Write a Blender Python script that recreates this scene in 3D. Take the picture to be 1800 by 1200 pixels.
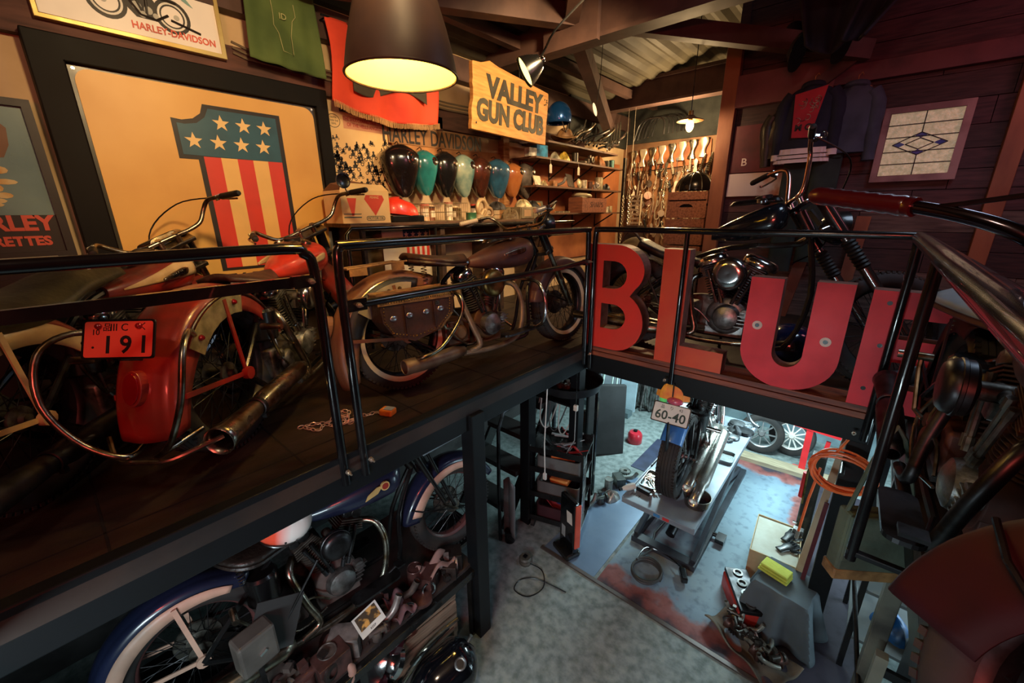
import bpy, math, random
import numpy as np
from mathutils import Vector, Matrix, Euler
from mathutils.geometry import tessellate_polygon
random.seed(7)
PI = math.pi
R = math.radians
V = Vector
scene = bpy.context.scene
col = scene.collection
for o in list(bpy.data.objects):
    bpy.data.objects.remove(o)

# ------------------------------------------------------------------ camera
CAM_Z = 2.8
PITCH, ROLL, AZ = math.atan(225.5 / 720.0), R(0.46), R(41.1)
fwdh = V((-math.sin(AZ), math.cos(AZ), 0)); rgt = V((math.cos(AZ), math.sin(AZ), 0)); zz = V((0, 0, 1))
FWD = fwdh * math.cos(PITCH) - zz * math.sin(PITCH)
up0 = zz * math.cos(PITCH) + fwdh * math.sin(PITCH)
RIGHT = rgt * math.cos(ROLL) - up0 * math.sin(ROLL)
UP = up0 * math.cos(ROLL) + rgt * math.sin(ROLL)
cam_data = bpy.data.cameras.new('camera')
cam_data.lens = 14.4; cam_data.sensor_width = 36; cam_data.clip_start = 0.02; cam_data.clip_end = 60
cam = bpy.data.objects.new('camera', cam_data); col.objects.link(cam)
m3 = Matrix((RIGHT, UP, -FWD)).transposed()
cam.matrix_world = Matrix.Translation((0, 0, CAM_Z)) @ m3.to_4x4()
scene.camera = cam

# ------------------------------------------------------------------ light
world = bpy.data.worlds.new('World'); scene.world = world; world.use_nodes = True
world.node_tree.nodes['Background'].inputs[0].default_value = (0.30, 0.24, 0.26, 1)
world.node_tree.nodes['Background'].inputs[1].default_value = 0.16
vs = scene.view_settings
vs.view_transform = 'Standard'; vs.look = 'None'; vs.gamma = 1.0; vs.use_curve_mapping = False
vs.exposure = 0.12

def lamp(name, kind, loc, energy, color, aim=None, size=0.1, size_y=None, spot=None, blend=0.5):
    d = bpy.data.lights.new(name, kind); d.energy = energy; d.color = color
    if kind == 'AREA':
        d.size = size
        if size_y: d.shape = 'RECTANGLE'; d.size_y = size_y
    else:
        d.shadow_soft_size = size
    if spot: d.spot_size = R(spot); d.spot_blend = blend
    o = bpy.data.objects.new(name, d); col.objects.link(o); o.location = loc
    if aim is not None:
        o.rotation_euler = (V(aim) - V(loc)).to_track_quat('-Z', 'Y').to_euler()
    return o
WARM = (1.0, 0.68, 0.33)
# the dome pendant's bulb, an added warm fill behind the camera, and the gallery spotlights on the roof beams
lamp('pendant_light', 'POINT', (-1.43, 1.04, 3.40), 36, (1.0, 0.74, 0.36), size=0.05)
lamp('beam_spot_sign', 'SPOT', (-0.7, 0.7, 4.15), 215, WARM, aim=(-3.4, 1.5, 3.15), size=0.12, spot=78, blend=0.8)
lamp('beam_spot_tanks', 'SPOT', (-1.1, 2.7, 4.2), 340, WARM, aim=(-3.4, 3.6, 3.1), size=0.12, spot=84, blend=0.8)
lamp('bulb_light', 'POINT', (-1.62, 4.5, 3.60), 60, (1.0, 0.70, 0.38), size=0.03)
lamp('tool_wall_fill', 'POINT', (-2.3, 6.0, 3.75), 95, WARM, size=0.08)  # added warm fill, no fixture hangs at the tool wall
lamp('near_roof_fill', 'POINT', (-0.5, -0.6, 4.1), 26, (1.0, 0.72, 0.5), size=0.12)
# red neon sign behind the camera
lamp('red_neon', 'AREA', (0.5, -1.3, 3.1), 30, (1.0, 0.12, 0.09), aim=(-0.3, 2.6, 2.4), size=0.9, size_y=0.25)
lamp('red_neon_corner', 'AREA', (1.25, 3.9, 4.0), 5, (0.9, 0.26, 0.34), aim=(-0.6, 4.6, 4.0), size=0.6)
# added cool fills: unseen daylight at workshop right, panels under the walkway, one upper right
lamp('side_daylight_fill', 'AREA', (1.75, 3.6, 1.0), 85, (0.62, 0.88, 1.0), aim=(-0.6, 3.7, 0.2), size=2.2, size_y=1.3)
lamp('workshop_fill_back', 'AREA', (-0.9, 4.6, 1.60), 98, (0.68, 0.95, 1.0), aim=(-0.9, 4.2, 0), size=1.6, size_y=0.3)
lamp('workshop_fill_front', 'AREA', (-0.5, -0.75, 1.62), 38, (0.74, 0.93, 1.0), aim=(-0.6, 1.9, 0), size=1.0, size_y=0.3)
lamp('upper_right_fill', 'AREA', (0.6, 3.0, 4.5), 15, (0.60, 0.78, 1.0), aim=(-0.3, 3.6, 2), size=0.8)

# ------------------------------------------------------------------ materials
def lin(c):
    return tuple((x / 255 / 12.92) if x / 255 <= 0.04045 else ((x / 255 + 0.055) / 1.055) ** 2.4 for x in c)
MATS = {}
def mat(name, c, rough=0.5, metal=0.0, c2=None, scale=6.0, var=0.25, bump=0.0, bscale=None, emit=0.0, coat=0.0,
        trans=0.0, rvar=0.12, stretch=(1, 1, 1), lo=0.40, hi=0.66, detail=5.0, alpha=1.0, spec=0.5):
    if name in MATS: return MATS[name]
    m = bpy.data.materials.new(name); m.use_nodes = True; MATS[name] = m
    nt = m.node_tree; N = nt.nodes; L = nt.links
    b = N['Principled BSDF']
    a = lin(c); b.inputs['Base Color'].default_value = (*a, 1)
    tc = N.new('ShaderNodeTexCoord'); mp = N.new('ShaderNodeMapping'); mp.inputs['Scale'].default_value = stretch
    L.new(tc.outputs['Object'], mp.inputs[0])
    nz = N.new('ShaderNodeTexNoise'); nz.inputs['Scale'].default_value = scale; nz.inputs['Detail'].default_value = detail
    L.new(mp.outputs[0], nz.inputs['Vector'])
    a2 = lin(c2) if c2 else tuple(x * (1 - var) for x in a)
    cr = N.new('ShaderNodeValToRGB'); cr.color_ramp.elements[0].position = lo; cr.color_ramp.elements[1].position = hi
    cr.color_ramp.elements[0].color = (*a, 1); cr.color_ramp.elements[1].color = (*a2, 1)
    L.new(nz.outputs['Fac'], cr.inputs[0]); L.new(cr.outputs[0], b.inputs['Base Color'])
    mr = N.new('ShaderNodeMapRange'); mr.inputs['To Min'].default_value = max(0.02, rough - rvar); mr.inputs['To Max'].default_value = min(1, rough + rvar)
    L.new(nz.outputs['Fac'], mr.inputs[0]); L.new(mr.outputs[0], b.inputs['Roughness'])
    b.inputs['Metallic'].default_value = metal; b.inputs['Specular IOR Level'].default_value = spec
    b.inputs['Coat Weight'].default_value = coat
    b.inputs['Transmission Weight'].default_value = trans
    b.inputs['Alpha'].default_value = alpha
    if bump:
        n2 = N.new('ShaderNodeTexNoise'); n2.inputs['Scale'].default_value = bscale or scale * 4; n2.inputs['Detail'].default_value = 4
        L.new(mp.outputs[0], n2.inputs['Vector'])
        bp = N.new('ShaderNodeBump'); bp.inputs['Strength'].default_value = bump; bp.inputs['Distance'].default_value = 0.01
        L.new(n2.outputs['Fac'], bp.inputs['Height']); L.new(bp.outputs[0], b.inputs['Normal'])
    if emit:
        b.inputs['Emission Color'].default_value = (*a, 1); b.inputs['Emission Strength'].default_value = emit
    return m

CHROME = mat('chrome', (205, 205, 205), 0.16, 1.0, var=0.2, rvar=0.08)
OLDCHROME = mat('old_chrome', (170, 165, 150), 0.30, 1.0, c2=(92, 72, 48), scale=14, rvar=0.12)
BRASS = mat('tarnished_brass', (150, 125, 75), 0.38, 1.0, c2=(80, 60, 34), scale=16)
ALLOY = mat('cast_alloy', (150, 150, 148), 0.42, 0.9, c2=(88, 86, 82), scale=18, bump=0.15)
DULLALLOY = mat('dull_alloy', (120, 116, 108), 0.5, 0.8, c2=(60, 54, 46), scale=16, bump=0.2)
STEEL = mat('dark_steel', (70, 70, 72), 0.4, 0.9, c2=(36, 34, 33), scale=14)
BLACK = mat('black_paint', (16, 16, 17), 0.28, 0.0, c2=(26, 24, 23), scale=5, coat=0.3)
SATIN = mat('satin_black_paint', (20, 20, 21), 0.42, 0.0, c2=(30, 28, 27), scale=7)
BEAMBLACK = mat('beam_black', (19, 22, 25), 0.42, 0.0, c2=(13, 14, 16), scale=3, spec=.3)
RUBBER = mat('tyre_rubber', (34, 33, 33), 0.75, 0.0, c2=(52, 46, 42), scale=9, bump=0.1)
GRIPRUB = mat('grip_rubber', (18, 17, 17), 0.55)
LEATHER = mat('black_leather', (28, 24, 22), 0.42, 0.0, c2=(52, 42, 34), scale=9, bump=0.3, bscale=60)
GREENLEATHER = mat('worn_green_leather', (58, 58, 40), 0.5, 0.0, c2=(28, 27, 20), scale=6, bump=0.2, bscale=50)
BROWNLEATHER = mat('brown_leather', (66, 38, 28), 0.5, 0.0, c2=(40, 26, 22), scale=9, bump=0.3, bscale=50)
TANLEATHER = mat('tan_leather', (150, 112, 70), 0.6, 0.0, c2=(96, 66, 40), scale=12, bump=0.3)
IVORY = mat('ivory_plastic', (226, 206, 168), 0.4)
WHITE = mat('white_paint', (228, 226, 218), 0.5, c2=(200, 196, 186))
PAPER = mat('paper', (226, 214, 190), 0.8, c2=(206, 188, 156), scale=4)
WOOD = mat('pine', (178, 128, 78), 0.62, c2=(132, 84, 46), scale=5, stretch=(1, 1, 8), bump=0.15, bscale=30)
WOODX = mat('pine_along', (176, 126, 78), 0.62, c2=(126, 82, 46), scale=6, stretch=(1, 10, 10), bump=0.15)
DARKWOOD = mat('dark_wood', (66, 44, 34), 0.6, c2=(36, 25, 22), scale=4, stretch=(1, 6, 6), bump=0.2)
REDGLASS = mat('red_glass', (134, 8, 16), 0.12, coat=0.6)
GLASS = mat('lamp_glass', (225, 225, 215), 0.1, coat=0.5)
INK = mat('black_ink', (24, 22, 24), 0.6, var=0.05)

# ------------------------------------------------------------------ mesh builder
def basis(axis):
    a = V(axis).normalized()
    h = V((0, 0, 1)) if abs(a.z) < 0.9 else V((1, 0, 0))
    u = h.cross(a).normalized(); w = a.cross(u).normalized()
    return u, w, a

class MB:
    def __init__(s):
        s.v = []; s.f = []; s.s = []; s.i = []; s.mi = 0
    def add(s, vs, fs, smooth=True):
        o = len(s.v); s.v += [tuple(p) for p in vs]
        for f in fs:
            s.f.append([o + k for k in f]); s.s.append(smooth); s.i.append(s.mi)
        return s
    def box(s, c, d, rot=None):
        c = V(c); x, y, z = d[0] / 2, d[1] / 2, d[2] / 2
        P = [V((i, j, k)) for i in (-x, x) for j in (-y, y) for k in (-z, z)]
        if rot is not None:
            m = rot if isinstance(rot, Matrix) else Euler(rot).to_matrix()
            P = [m @ p for p in P]
        return s.add([c + p for p in P], [(0, 1, 3, 2), (4, 6, 7, 5), (0, 4, 5, 1), (2, 3, 7, 6), (0, 2, 6, 4), (1, 5, 7, 3)], False)
    def beam(s, p, q, w, h, upv=(0, 0, 1)):
        p, q = V(p), V(q); a = (q - p); L = a.length; a.normalize()
        u = V(upv).cross(a)
        if u.length < 1e-4: u = V((1, 0, 0)).cross(a)
        u.normalize(); n = a.cross(u)
        m = Matrix((a, u, n)).transposed()
        return s.box((p + q) / 2, (L, w, h), m)
    def lathe(s, prof, org=(0, 0, 0), axis=(0, 0, 1), n=24, a0=0.0, a1=2 * PI, smooth=True, sx=1.0):
        u, w, a = basis(axis); org = V(org); full = abs(a1 - a0 - 2 * PI) < 1e-6
        k = n if full else n + 1; vs = []
        for j in range(k):
            t = a0 + (a1 - a0) * j / n; d = u * math.cos(t) * sx + w * math.sin(t)
            for r, z in prof: vs.append(org + d * r + a * z)
        m = len(prof); fs = []
        for j in range(n):
            j2 = (j + 1) % k if full else j + 1
            for i in range(m - 1):
                fs.append((j * m + i, j2 * m + i, j2 * m + i + 1, j * m + i + 1))
        return s.add(vs, fs, smooth)
    def cyl(s, p, q, r, r2=None, n=16, caps=True):
        p, q = V(p), V(q); L = (q - p).length; r2 = r if r2 is None else r2
        pr = [(r, 0), (r2, L)]
        if caps: pr = [(0, 0)] + pr + [(0, L)]
        return s.lathe(pr, p, q - p, n)
    def torus(s, c, axis, Rr, r, n=32, m=10, a0=0.0, a1=2 * PI, sq=1.0):
        pr = [(Rr + r * math.cos(2 * PI * k / m), sq * r * math.sin(2 * PI * k / m)) for k in range(m + 1)]
        return s.lathe(pr, c, axis, n, a0, a1)
    def tube(s, pts, r, n=8, closed=False, caps=True, sub=0):
        P = [V(p) for p in pts]
        if sub: P = smoothpath(P, sub, closed)
        k = len(P); rr = r if isinstance(r, (list, tuple)) else [r] * k
        if len(rr) != k: rr = [rr[min(len(rr) - 1, int(i * len(rr) / k))] for i in range(k)]
        T = []
        for i in range(k):
            a = P[(i + 1) % k] if (closed or i < k - 1) else P[i]
            b = P[i - 1] if (closed or i > 0) else P[i]
            t = a - b
            T.append(t.normalized() if t.length > 1e-9 else V((0, 0, 1)))
        u, w, _ = basis(T[0]); vs = []
        for i in range(k):
            t = T[i]; u = (u - t * u.dot(t))
            if u.length < 1e-6: u = basis(t)[0]
            u.normalize(); w = t.cross(u)
            for j in range(n):
                g = 2 * PI * j / n
                vs.append(P[i] + (u * math.cos(g) + w * math.sin(g)) * rr[i])
        fs = []
        for i in range(k if closed else k - 1):
            i2 = (i + 1) % k
            for j in range(n):
                j2 = (j + 1) % n
                fs.append((i * n + j, i * n + j2, i2 * n + j2, i2 * n + j))
        if caps and not closed:
            fs.append(tuple(range(n - 1, -1, -1))); fs.append(tuple((k - 1) * n + j for j in range(n)))
        return s.add(vs, fs, True)
    def sph(s, c, r, nu=20, nv=12, rot=None, v0=-PI / 2, v1=PI / 2):
        c = V(c); r = (r, r, r) if isinstance(r, (int, float)) else r
        m = None if rot is None else (rot if isinstance(rot, Matrix) else Euler(rot).to_matrix())
        vs = []
        for i in range(nv + 1):
            b = v0 + (v1 - v0) * i / nv
            for j in range(nu):
                a = 2 * PI * j / nu
                p = V((r[0] * math.cos(b) * math.cos(a), r[1] * math.cos(b) * math.sin(a), r[2] * math.sin(b)))
                if m: p = m @ p
                vs.append(c + p)
        fs = [(i * nu + j, i * nu + (j + 1) % nu, (i + 1) * nu + (j + 1) % nu, (i + 1) * nu + j) for i in range(nv) for j in range(nu)]
        return s.add(vs, fs)
    def grid(s, fn, nu, nv, smooth=True, cu=False):
        vs = [fn(i / nu, j / nv) for i in range(nu + (0 if cu else 1)) for j in range(nv + 1)]
        m = nv + 1; k = nu if cu else nu + 1; fs = []
        for i in range(nu):
            i2 = (i + 1) % k
            for j in range(nv): fs.append((i * m + j, i2 * m + j, i2 * m + j + 1, i * m + j + 1))
        return s.add(vs, fs, smooth)
    def loft(s, rings, caps=True, smooth=True):
        n = len(rings[0]); vs = [p for r in rings for p in r]; fs = []
        for i in range(len(rings) - 1):
            for j in range(n):
                j2 = (j + 1) % n; fs.append((i * n + j, i * n + j2, (i + 1) * n + j2, (i + 1) * n + j))
        if caps: fs += [tuple(range(n - 1, -1, -1)), tuple((len(rings) - 1) * n + j for j in range(n))]
        return s.add(vs, fs, smooth)
    def extr(s, loops, depth, org=(0, 0, 0), ux=(1, 0, 0), uy=(0, 1, 0), back=True):
        """extrude 2-D outline (with holes) by depth along ux x uy"""
        org = V(org); ux = V(ux); uy = V(uy); uz = ux.cross(uy).normalized()
        if not isinstance(loops[0][0], (list, tuple)): loops = [loops]
        L3 = [[V((p[0], p[1], 0)) for p in l] for l in loops]
        tri = tessellate_polygon(L3); flat = [p for l in L3 for p in l]; n = len(flat)
        W = lambda p, d: org + ux * p.x + uy * p.y + uz * d
        vs = [W(p, depth) for p in flat] + [W(p, 0) for p in flat]
        fs = []
        for t in tri:
            a, b, c = (flat[i] for i in t)
            t = tuple(t)
            if (b - a).cross(c - a).z < 0: t = t[::-1]
            fs.append(t)
            if back: fs.append(tuple(n + i for i in t[::-1]))
        o = 0
        if abs(depth) > 1e-6:
            for l in L3:
                k = len(l)
                for i in range(k):
                    j = (i + 1) % k; fs.append((o + i, n + o + i, n + o + j, o + j))
                o += k
        return s.add(vs, fs, False)
    def xf(s, m):
        s.v = [tuple(m @ V(p)) for p in s.v]; return s

def smoothpath(P, sub, closed=False):
    out = []; n = len(P)
    g = (lambda i: P[i % n]) if closed else (lambda i: P[max(0, min(n - 1, i))])
    for i in range(n if closed else n - 1):
        p0, p1, p2, p3 = g(i - 1), g(i), g(i + 1), g(i + 2)
        for k in range(sub):
            t = k / sub
            out.append(0.5 * ((2 * p1) + (p2 - p0) * t + (2 * p0 - 5 * p1 + 4 * p2 - p3) * t * t + (3 * p1 - p0 - 3 * p2 + p3) * t ** 3))
    if not closed: out.append(P[-1])
    return out

def mesh_of(mb, name, mats, fix=True):
    me = bpy.data.meshes.new(name); me.from_pydata(mb.v, [], mb.f); me.update()
    mats = mats if isinstance(mats, (list, tuple)) else [mats]
    for m in mats: me.materials.append(m)
    me.polygons.foreach_set('use_smooth', mb.s)
    if len(mats) > 1: me.polygons.foreach_set('material_index', mb.i)
    if any(mb.s): me.set_sharp_from_angle(angle=R(38))
    return me

def part(name, mb, mats, parent=None, bevel=0, solid=0, label=None):
    o = bpy.data.objects.new(name, mesh_of(mb, name, mats)); col.objects.link(o)
    if parent: o.parent = parent
    if solid:
        md = o.modifiers.new('solid', 'SOLIDIFY'); md.thickness = solid; md.offset = 0
    if bevel:
        md = o.modifiers.new('bevel', 'BEVEL'); md.width = bevel; md.segments = 2; md.limit_method = 'ANGLE'; md.angle_limit = R(40)
    if label: o['label'] = label
    return o
def tag(o, label, cat, group=None):
    o['label'] = label; o['category'] = cat
    if group: o['group'] = group
    return o
def thing(name, label, cat, loc=(0, 0, 0), rot=(0, 0, 0), group=None, scale=1.0):
    o = bpy.data.objects.new(name, None); col.objects.link(o); o.location = loc; o.rotation_euler = rot; o.scale = (scale,) * 3
    o.empty_display_size = 0.05
    return tag(o, label, cat, group)
def single(name, mb, mats, label, cat, group=None, loc=(0, 0, 0), rot=(0, 0, 0), **k):
    o = part(name, mb, mats, None, **k); o.location = loc; o.rotation_euler = rot
    return tag(o, label, cat, group)
def struct(name, mb, mats, **k):
    o = part(name, mb, mats, None, **k); o['kind'] = 'structure'; return o
def dup(root, loc, rot=None, label=None, group=None, scale=None, mats=None):
    def cp(o, par):
        c = o.copy(); col.objects.link(c); c.parent = par
        for ch in kids.get(o.name, []): cp(ch, c)
        return c
    kids = {}
    for o in root.children_recursive: kids.setdefault(o.parent.name, []).append(o)
    c = cp(root, None); c.location = loc
    if rot is not None: c.rotation_euler = rot
    if label: c['label'] = label
    if group: c['group'] = group
    if scale: c.scale = (scale,) * 3 if isinstance(scale, (int, float)) else scale
    return c
def text(s, size, m, parent, org, ux=(1, 0, 0), uy=(0, 1, 0), depth=0.002, name='lettering', align='CENTER', bold=0.0, sx=1.0, shear=0.0, top=None):
    """flat letters as a mesh; org is the centre of the line, ux/uy its directions"""
    cu = bpy.data.curves.new('t', 'FONT'); cu.body = s; cu.size = size; cu.align_x = align; cu.align_y = 'CENTER'
    cu.extrude = depth; cu.offset = bold; cu.shear = shear; cu.resolution_u = 3
    t = bpy.data.objects.new('t', cu); me = bpy.data.meshes.new_from_object(t); bpy.data.objects.remove(t)
    me.materials.clear(); me.materials.append(m)
    ux = V(ux).normalized(); uy = V(uy).normalized(); uz = ux.cross(uy).normalized(); org = V(org)
    M4 = Matrix((ux, uy, uz)).transposed().to_4x4(); M4.translation = org
    me.transform(M4 @ Matrix.Diagonal((sx, 1, 1, 1)))
    o = bpy.data.objects.new(name, me); col.objects.link(o)
    if parent: o.parent = parent
    return o
def ellipse(rx, ry, n=24, cx=0, cy=0, a0=0, a1=2 * PI):
    k = n if abs(a1 - a0 - 2 * PI) < 1e-6 else n + 1
    return [(cx + rx * math.cos(a0 + (a1 - a0) * i / n), cy + ry * math.sin(a0 + (a1 - a0) * i / n)) for i in range(k)]
def rrect(w, h, r, n=5, cx=0, cy=0):
    out = []
    for (sx, sy, a) in ((1, 1, 0), (-1, 1, 90), (-1, -1, 180), (1, -1, 270)):
        for k in range(n + 1):
            t = R(a + 90 * k / n); out.append((cx + sx * (w / 2 - r) + r * math.cos(t), cy + sy * (h / 2 - r) + r * math.sin(t)))
    return out
def star(cx, cy, r, k=0.40, rot=90):
    return [(cx + (r if i % 2 == 0 else r * k) * math.cos(R(rot + 36 * i)), cy + (r if i % 2 == 0 else r * k) * math.sin(R(rot + 36 * i))) for i in range(10)]
def superring(cx, cy, cz, w, h, n=20, e=2.6, axis='x'):
    out = []
    for i in range(n):
        a = 2 * PI * i / n; c, s_ = math.cos(a), math.sin(a)
        y = w * math.copysign(abs(c) ** (2 / e), c); z = h * math.copysign(abs(s_) ** (2 / e), s_)
        out.append((cx, cy + y, cz + z) if axis == 'x' else ((cx + y, cy, cz + z) if axis == 'y' else (cx + y, cy + z, cz)))
    return out

# ------------------------------------------------------------------ building shell
MZ = 1.77            # walkway floor
EX = -1.575          # pit edge left
EY = 2.73            # pit edge back
CONC = mat('concrete', (140, 152, 150), 0.75, c2=(100, 112, 110), scale=16, bump=0.35, bscale=60, detail=14, lo=0.38, hi=0.68, spec=.35)
BOARDS = mat('walkway_boards', (54, 40, 32), 0.55, c2=(30, 23, 20), scale=3, bump=0.15, stretch=(3, 1, 1))
CREAM = mat('cream_wall', (206, 178, 140), 0.8, c2=(176, 146, 110), scale=2)
BROWNBAND = mat('brown_band', (92, 54, 44), 0.7, c2=(66, 40, 34), scale=4, stretch=(1, 1, 6))
ROOFM = mat('roof_sheet', (84, 78, 64), 0.6, c2=(54, 48, 42), scale=2, spec=.3)
GIRD = mat('roof_beam_paint', (88, 66, 60), 0.6, c2=(68, 50, 47), scale=4, spec=.3)
PLK = [mat('plank_a', (84, 52, 54), 0.7, c2=(58, 38, 40), scale=4, stretch=(1, 1, 9), bump=0.2),
       mat('plank_b', (72, 42, 46), 0.7, c2=(50, 32, 36), scale=5, stretch=(1, 1, 9), bump=0.2),
       mat('plank_c', (104, 88, 80), 0.75, c2=(70, 56, 52), scale=4, stretch=(1, 1, 9), bump=0.3),
       mat('plank_d', (62, 40, 40), 0.7, c2=(44, 30, 32), scale=6, stretch=(1, 1, 9), bump=0.2)]
MAROON = mat('maroon_board', (96, 30, 42), 0.6, c2=(76, 28, 38))
RUSTWHITE = mat('rust_stained_white', (206, 190, 188), 0.7, c2=(168, 92, 62), scale=4.5, lo=0.55, hi=0.68)
POSTRED = mat('reddish_post', (150, 92, 62), 0.6, c2=(112, 62, 44), scale=5, stretch=(1, 1, .3))
REDWOOD = mat('red_brown_edge', (138, 74, 52), 0.5, c2=(84, 46, 38), scale=6, stretch=(.4, 6, 6))
DARKWALL = mat('dark_lower_wall', (60, 58, 58), 0.8, c2=(40, 38, 38))
PALEWALL = mat('pale_lower_wall', (120, 140, 146), 0.7, c2=(96, 114, 120))

def bx(x0, x1, y0, y1, z0, z1, mb=None):
    mb = mb or MB()
    return mb.box(((x0 + x1) / 2, (y0 + y1) / 2, (z0 + z1) / 2), (x1 - x0, y1 - y0, z1 - z0))
struct('floor', bx(-3.6, 2.2, -1.8, 7.0, -0.1, 0), CONC)
struct('wall_left', bx(-3.6, -3.5, -1.8, 7.0, 0, 5.4), [CREAM])
UPD = mat('dark_upper_wall', (44, 46, 42), .8, c2=(28, 30, 28))
struct('wall_upper_back', bx(-3.45, -1.4, 6.86, 6.9, 3.86, 5.4), UPD)
struct('wall_upper_left', bx(-3.50, -3.455, 5.2, 6.9, 3.80, 4.6), UPD)
struct('wall_shade_left', bx(-3.50, -3.46, -1.7, 4.7, 0, 1.69), DARKWALL)  # dark sheet added over the cream wall to blacken the gap under the walkway
struct('wall_right', bx(2.1, 2.2, -1.8, 7.0, 0, 5.4), DARKWALL)
struct('wall_front', bx(-3.6, 2.2, -1.8, -1.7, 0, 5.4), DARKWALL)
struct('wall_back', bx(-3.5, 2.1, 6.9, 7.0, 0, 5.4), mat('tool_wall_board', (128, 92, 62), 0.75, c2=(70, 52, 42), scale=3))
struct('wall_lower_back', bx(-1.2, 2.1, 6.0, 6.1, 0, 1.5), PALEWALL)
b = MB()
bx(-3.5, EX, -1.7, 6.9, 1.70, MZ, b)
struct('floor_walkway_left', b, BOARDS)
b = MB()
for k in range(13):   # board joints
    y = -1.3 + k * 0.62
    bx(-3.45, EX - 0.02, y, y + 0.008, MZ, MZ + 0.0015, b)
for x in (-1.80, -2.42, -3.0):
    bx(x, x + 0.006, -1.6, 6.8, MZ, MZ + 0.0015, b)
struct('trim_1', b, mat('board_joint', (14, 10, 9), 0.8))
struct('floor_walkway_back', bx(EX, 2.1, EY + 0.03, 6.9, 1.70, MZ), BOARDS)
struct('floor_walkway_right', bx(0.29, 2.1, -0.4, EY + 0.03, 1.70, MZ), BOARDS)
struct('floor_walkway_near', bx(EX, 2.1, -1.7, -0.4, 1.70, MZ), BOARDS)
# edge beams
struct('trim_2', bx(EX - 0.06, EX, -1.7, EY + 0.03, 1.60, 1.80), BEAMBLACK, bevel=0.006)
b = MB(); bx(EX, 0.17, EY, EY + 0.06, 1.585, 1.725, b)
struct('trim_3', b, BEAMBLACK, bevel=0.004)
b = MB(); bx(EX + .01, 0.15, EY - 0.005, EY + 0.05, 1.727, 1.762, b); bx(EX + .01, 0.15, EY - 0.002, EY + 0.05, 1.766, 1.80, b); bx(EX + .01, 0.15, EY + .05, EY + .2, 1.771, 1.80, b)
struct('trim_4', b, REDWOOD, bevel=0.003)
b = MB(); bx(0.29, 0.33, -0.4, EY, 1.60, 1.70, b); [bx(0.12, 0.30, y - .012, y + .012, 1.68, 1.70, b) for y in (.35, 1.6)]; bx(.52, .56, -1.7, 2.55, 0, 1.70, b)  # last box: side panel added below the walkway to keep the lower right dark
struct('trim_5', b, BEAMBLACK, bevel=0.004)
# columns under the walkways
for i, (x, y, w) in enumerate([(EX - 0.02, 1.47, 0.10), (-2.02, 2.52, 0.10), (-1.70, 2.80, 0.09), (0.145, 2.98, 0.11), (0.33, 2.05, 0.06)]):
    struct('trim_%d' % (6 + i), bx(x - w / 2, x + w / 2, y - w / 2, y + w / 2, 0, 1.70), BEAMBLACK if i < 4 else mat('worn_steel_post', (92, 90, 80), 0.5, c2=(50, 48, 44)), bevel=0.004)
# brown bands and cable duct along left wall
b = MB(); bx(-3.5, -3.44, -1.7, 1.9, 3.68, 3.86, b); bx(-3.5, -3.46, 1.9, 5.6, 3.60, 3.78, b); bx(-3.5, -3.46, 2.78, 2.95, 3.3, 3.7, b)
bx(-3.5, -3.46, -0.6, -0.5, 3.0, 3.7, b)
struct('trim_11', b, BROWNBAND)
struct('trim_12', bx(-3.5, -3.42, 3.80, 3.90, 2.3, 4.3), WOOD)
b = MB()
for k, z in enumerate((3.80, 3.83, 3.86)):
    b.tube([(-3.43, 1.17, z + .02), (-3.43, 1.25, z), (-3.43, 3.0, z - .03), (-3.43, 4.2, z)], 0.008, 6)
struct('trim_13', b, mat('cable_grey', (120, 104, 84), 0.6))
b = MB(); bx(-3.5, -3.40, -1.7, 6.9, 4.05, 4.25, b)
struct('trim_14', b, GIRD)
# tool recess side wall, wood-plank partition
struct('wall_recess', bx(-1.40, -1.32, 5.0, 6.9, 1.77, 5.4), PLK[3])
b = MB(); random.seed(3)
z = MZ; pats = []
while z < 5.35:
    h = random.choice((0.15, 0.17, 0.19)); x = -1.33
    while x < 2.1:
        w = random.uniform(0.7, 1.5); x2 = min(2.1, x + w)
        if z < 2.1: k = 2
        elif z < 3.0: k = random.choice((2, 2, 0, 3)) if x > -0.3 else random.choice((0, 3))
        else: k = random.choice((0, 1, 1, 3, 0, 3)) if not (3.2 < z < 3.4 and x > -.3) else 2
        b.mi = k
        off = random.uniform(0, 0.012)
        bx(x + 0.002, x2 - 0.002, 5.03 - off, 5.09, z + 0.002, z + h - 0.002, b)
        x = x2
    z += h
struct('wall_plank', b, PLK, bevel=0.002)
struct('trim_15', bx(-1.47, -1.33, 4.94, 5.03, MZ, 4.35), POSTRED, bevel=0.004)
struct('trim_16', bx(0.57, 0.68, 4.93, 5.02, MZ, 5.2), POSTRED, bevel=0.004)
struct('trim_17', bx(-1.33, 2.1, 4.94, 5.02, 3.84, 3.98), mat('dark_red_rail', (96, 50, 56), 0.6, c2=(70, 38, 44)), bevel=0.004)
struct('trim_18', bx(-1.33, -0.55, 4.92, 5.0, 3.78, 4.06), mat('mauve_rail', (112, 62, 66), 0.6), bevel=0.004)
b = MB(); b.beam((-0.62, 4.93, MZ), (-0.42, 4.93, 3.0), 0.05, 0.1); b.beam((-0.18, 4.93, MZ), (-0.13, 4.93, 2.75), 0.05, 0.1)
struct('trim_19', b, POSTRED)
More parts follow.
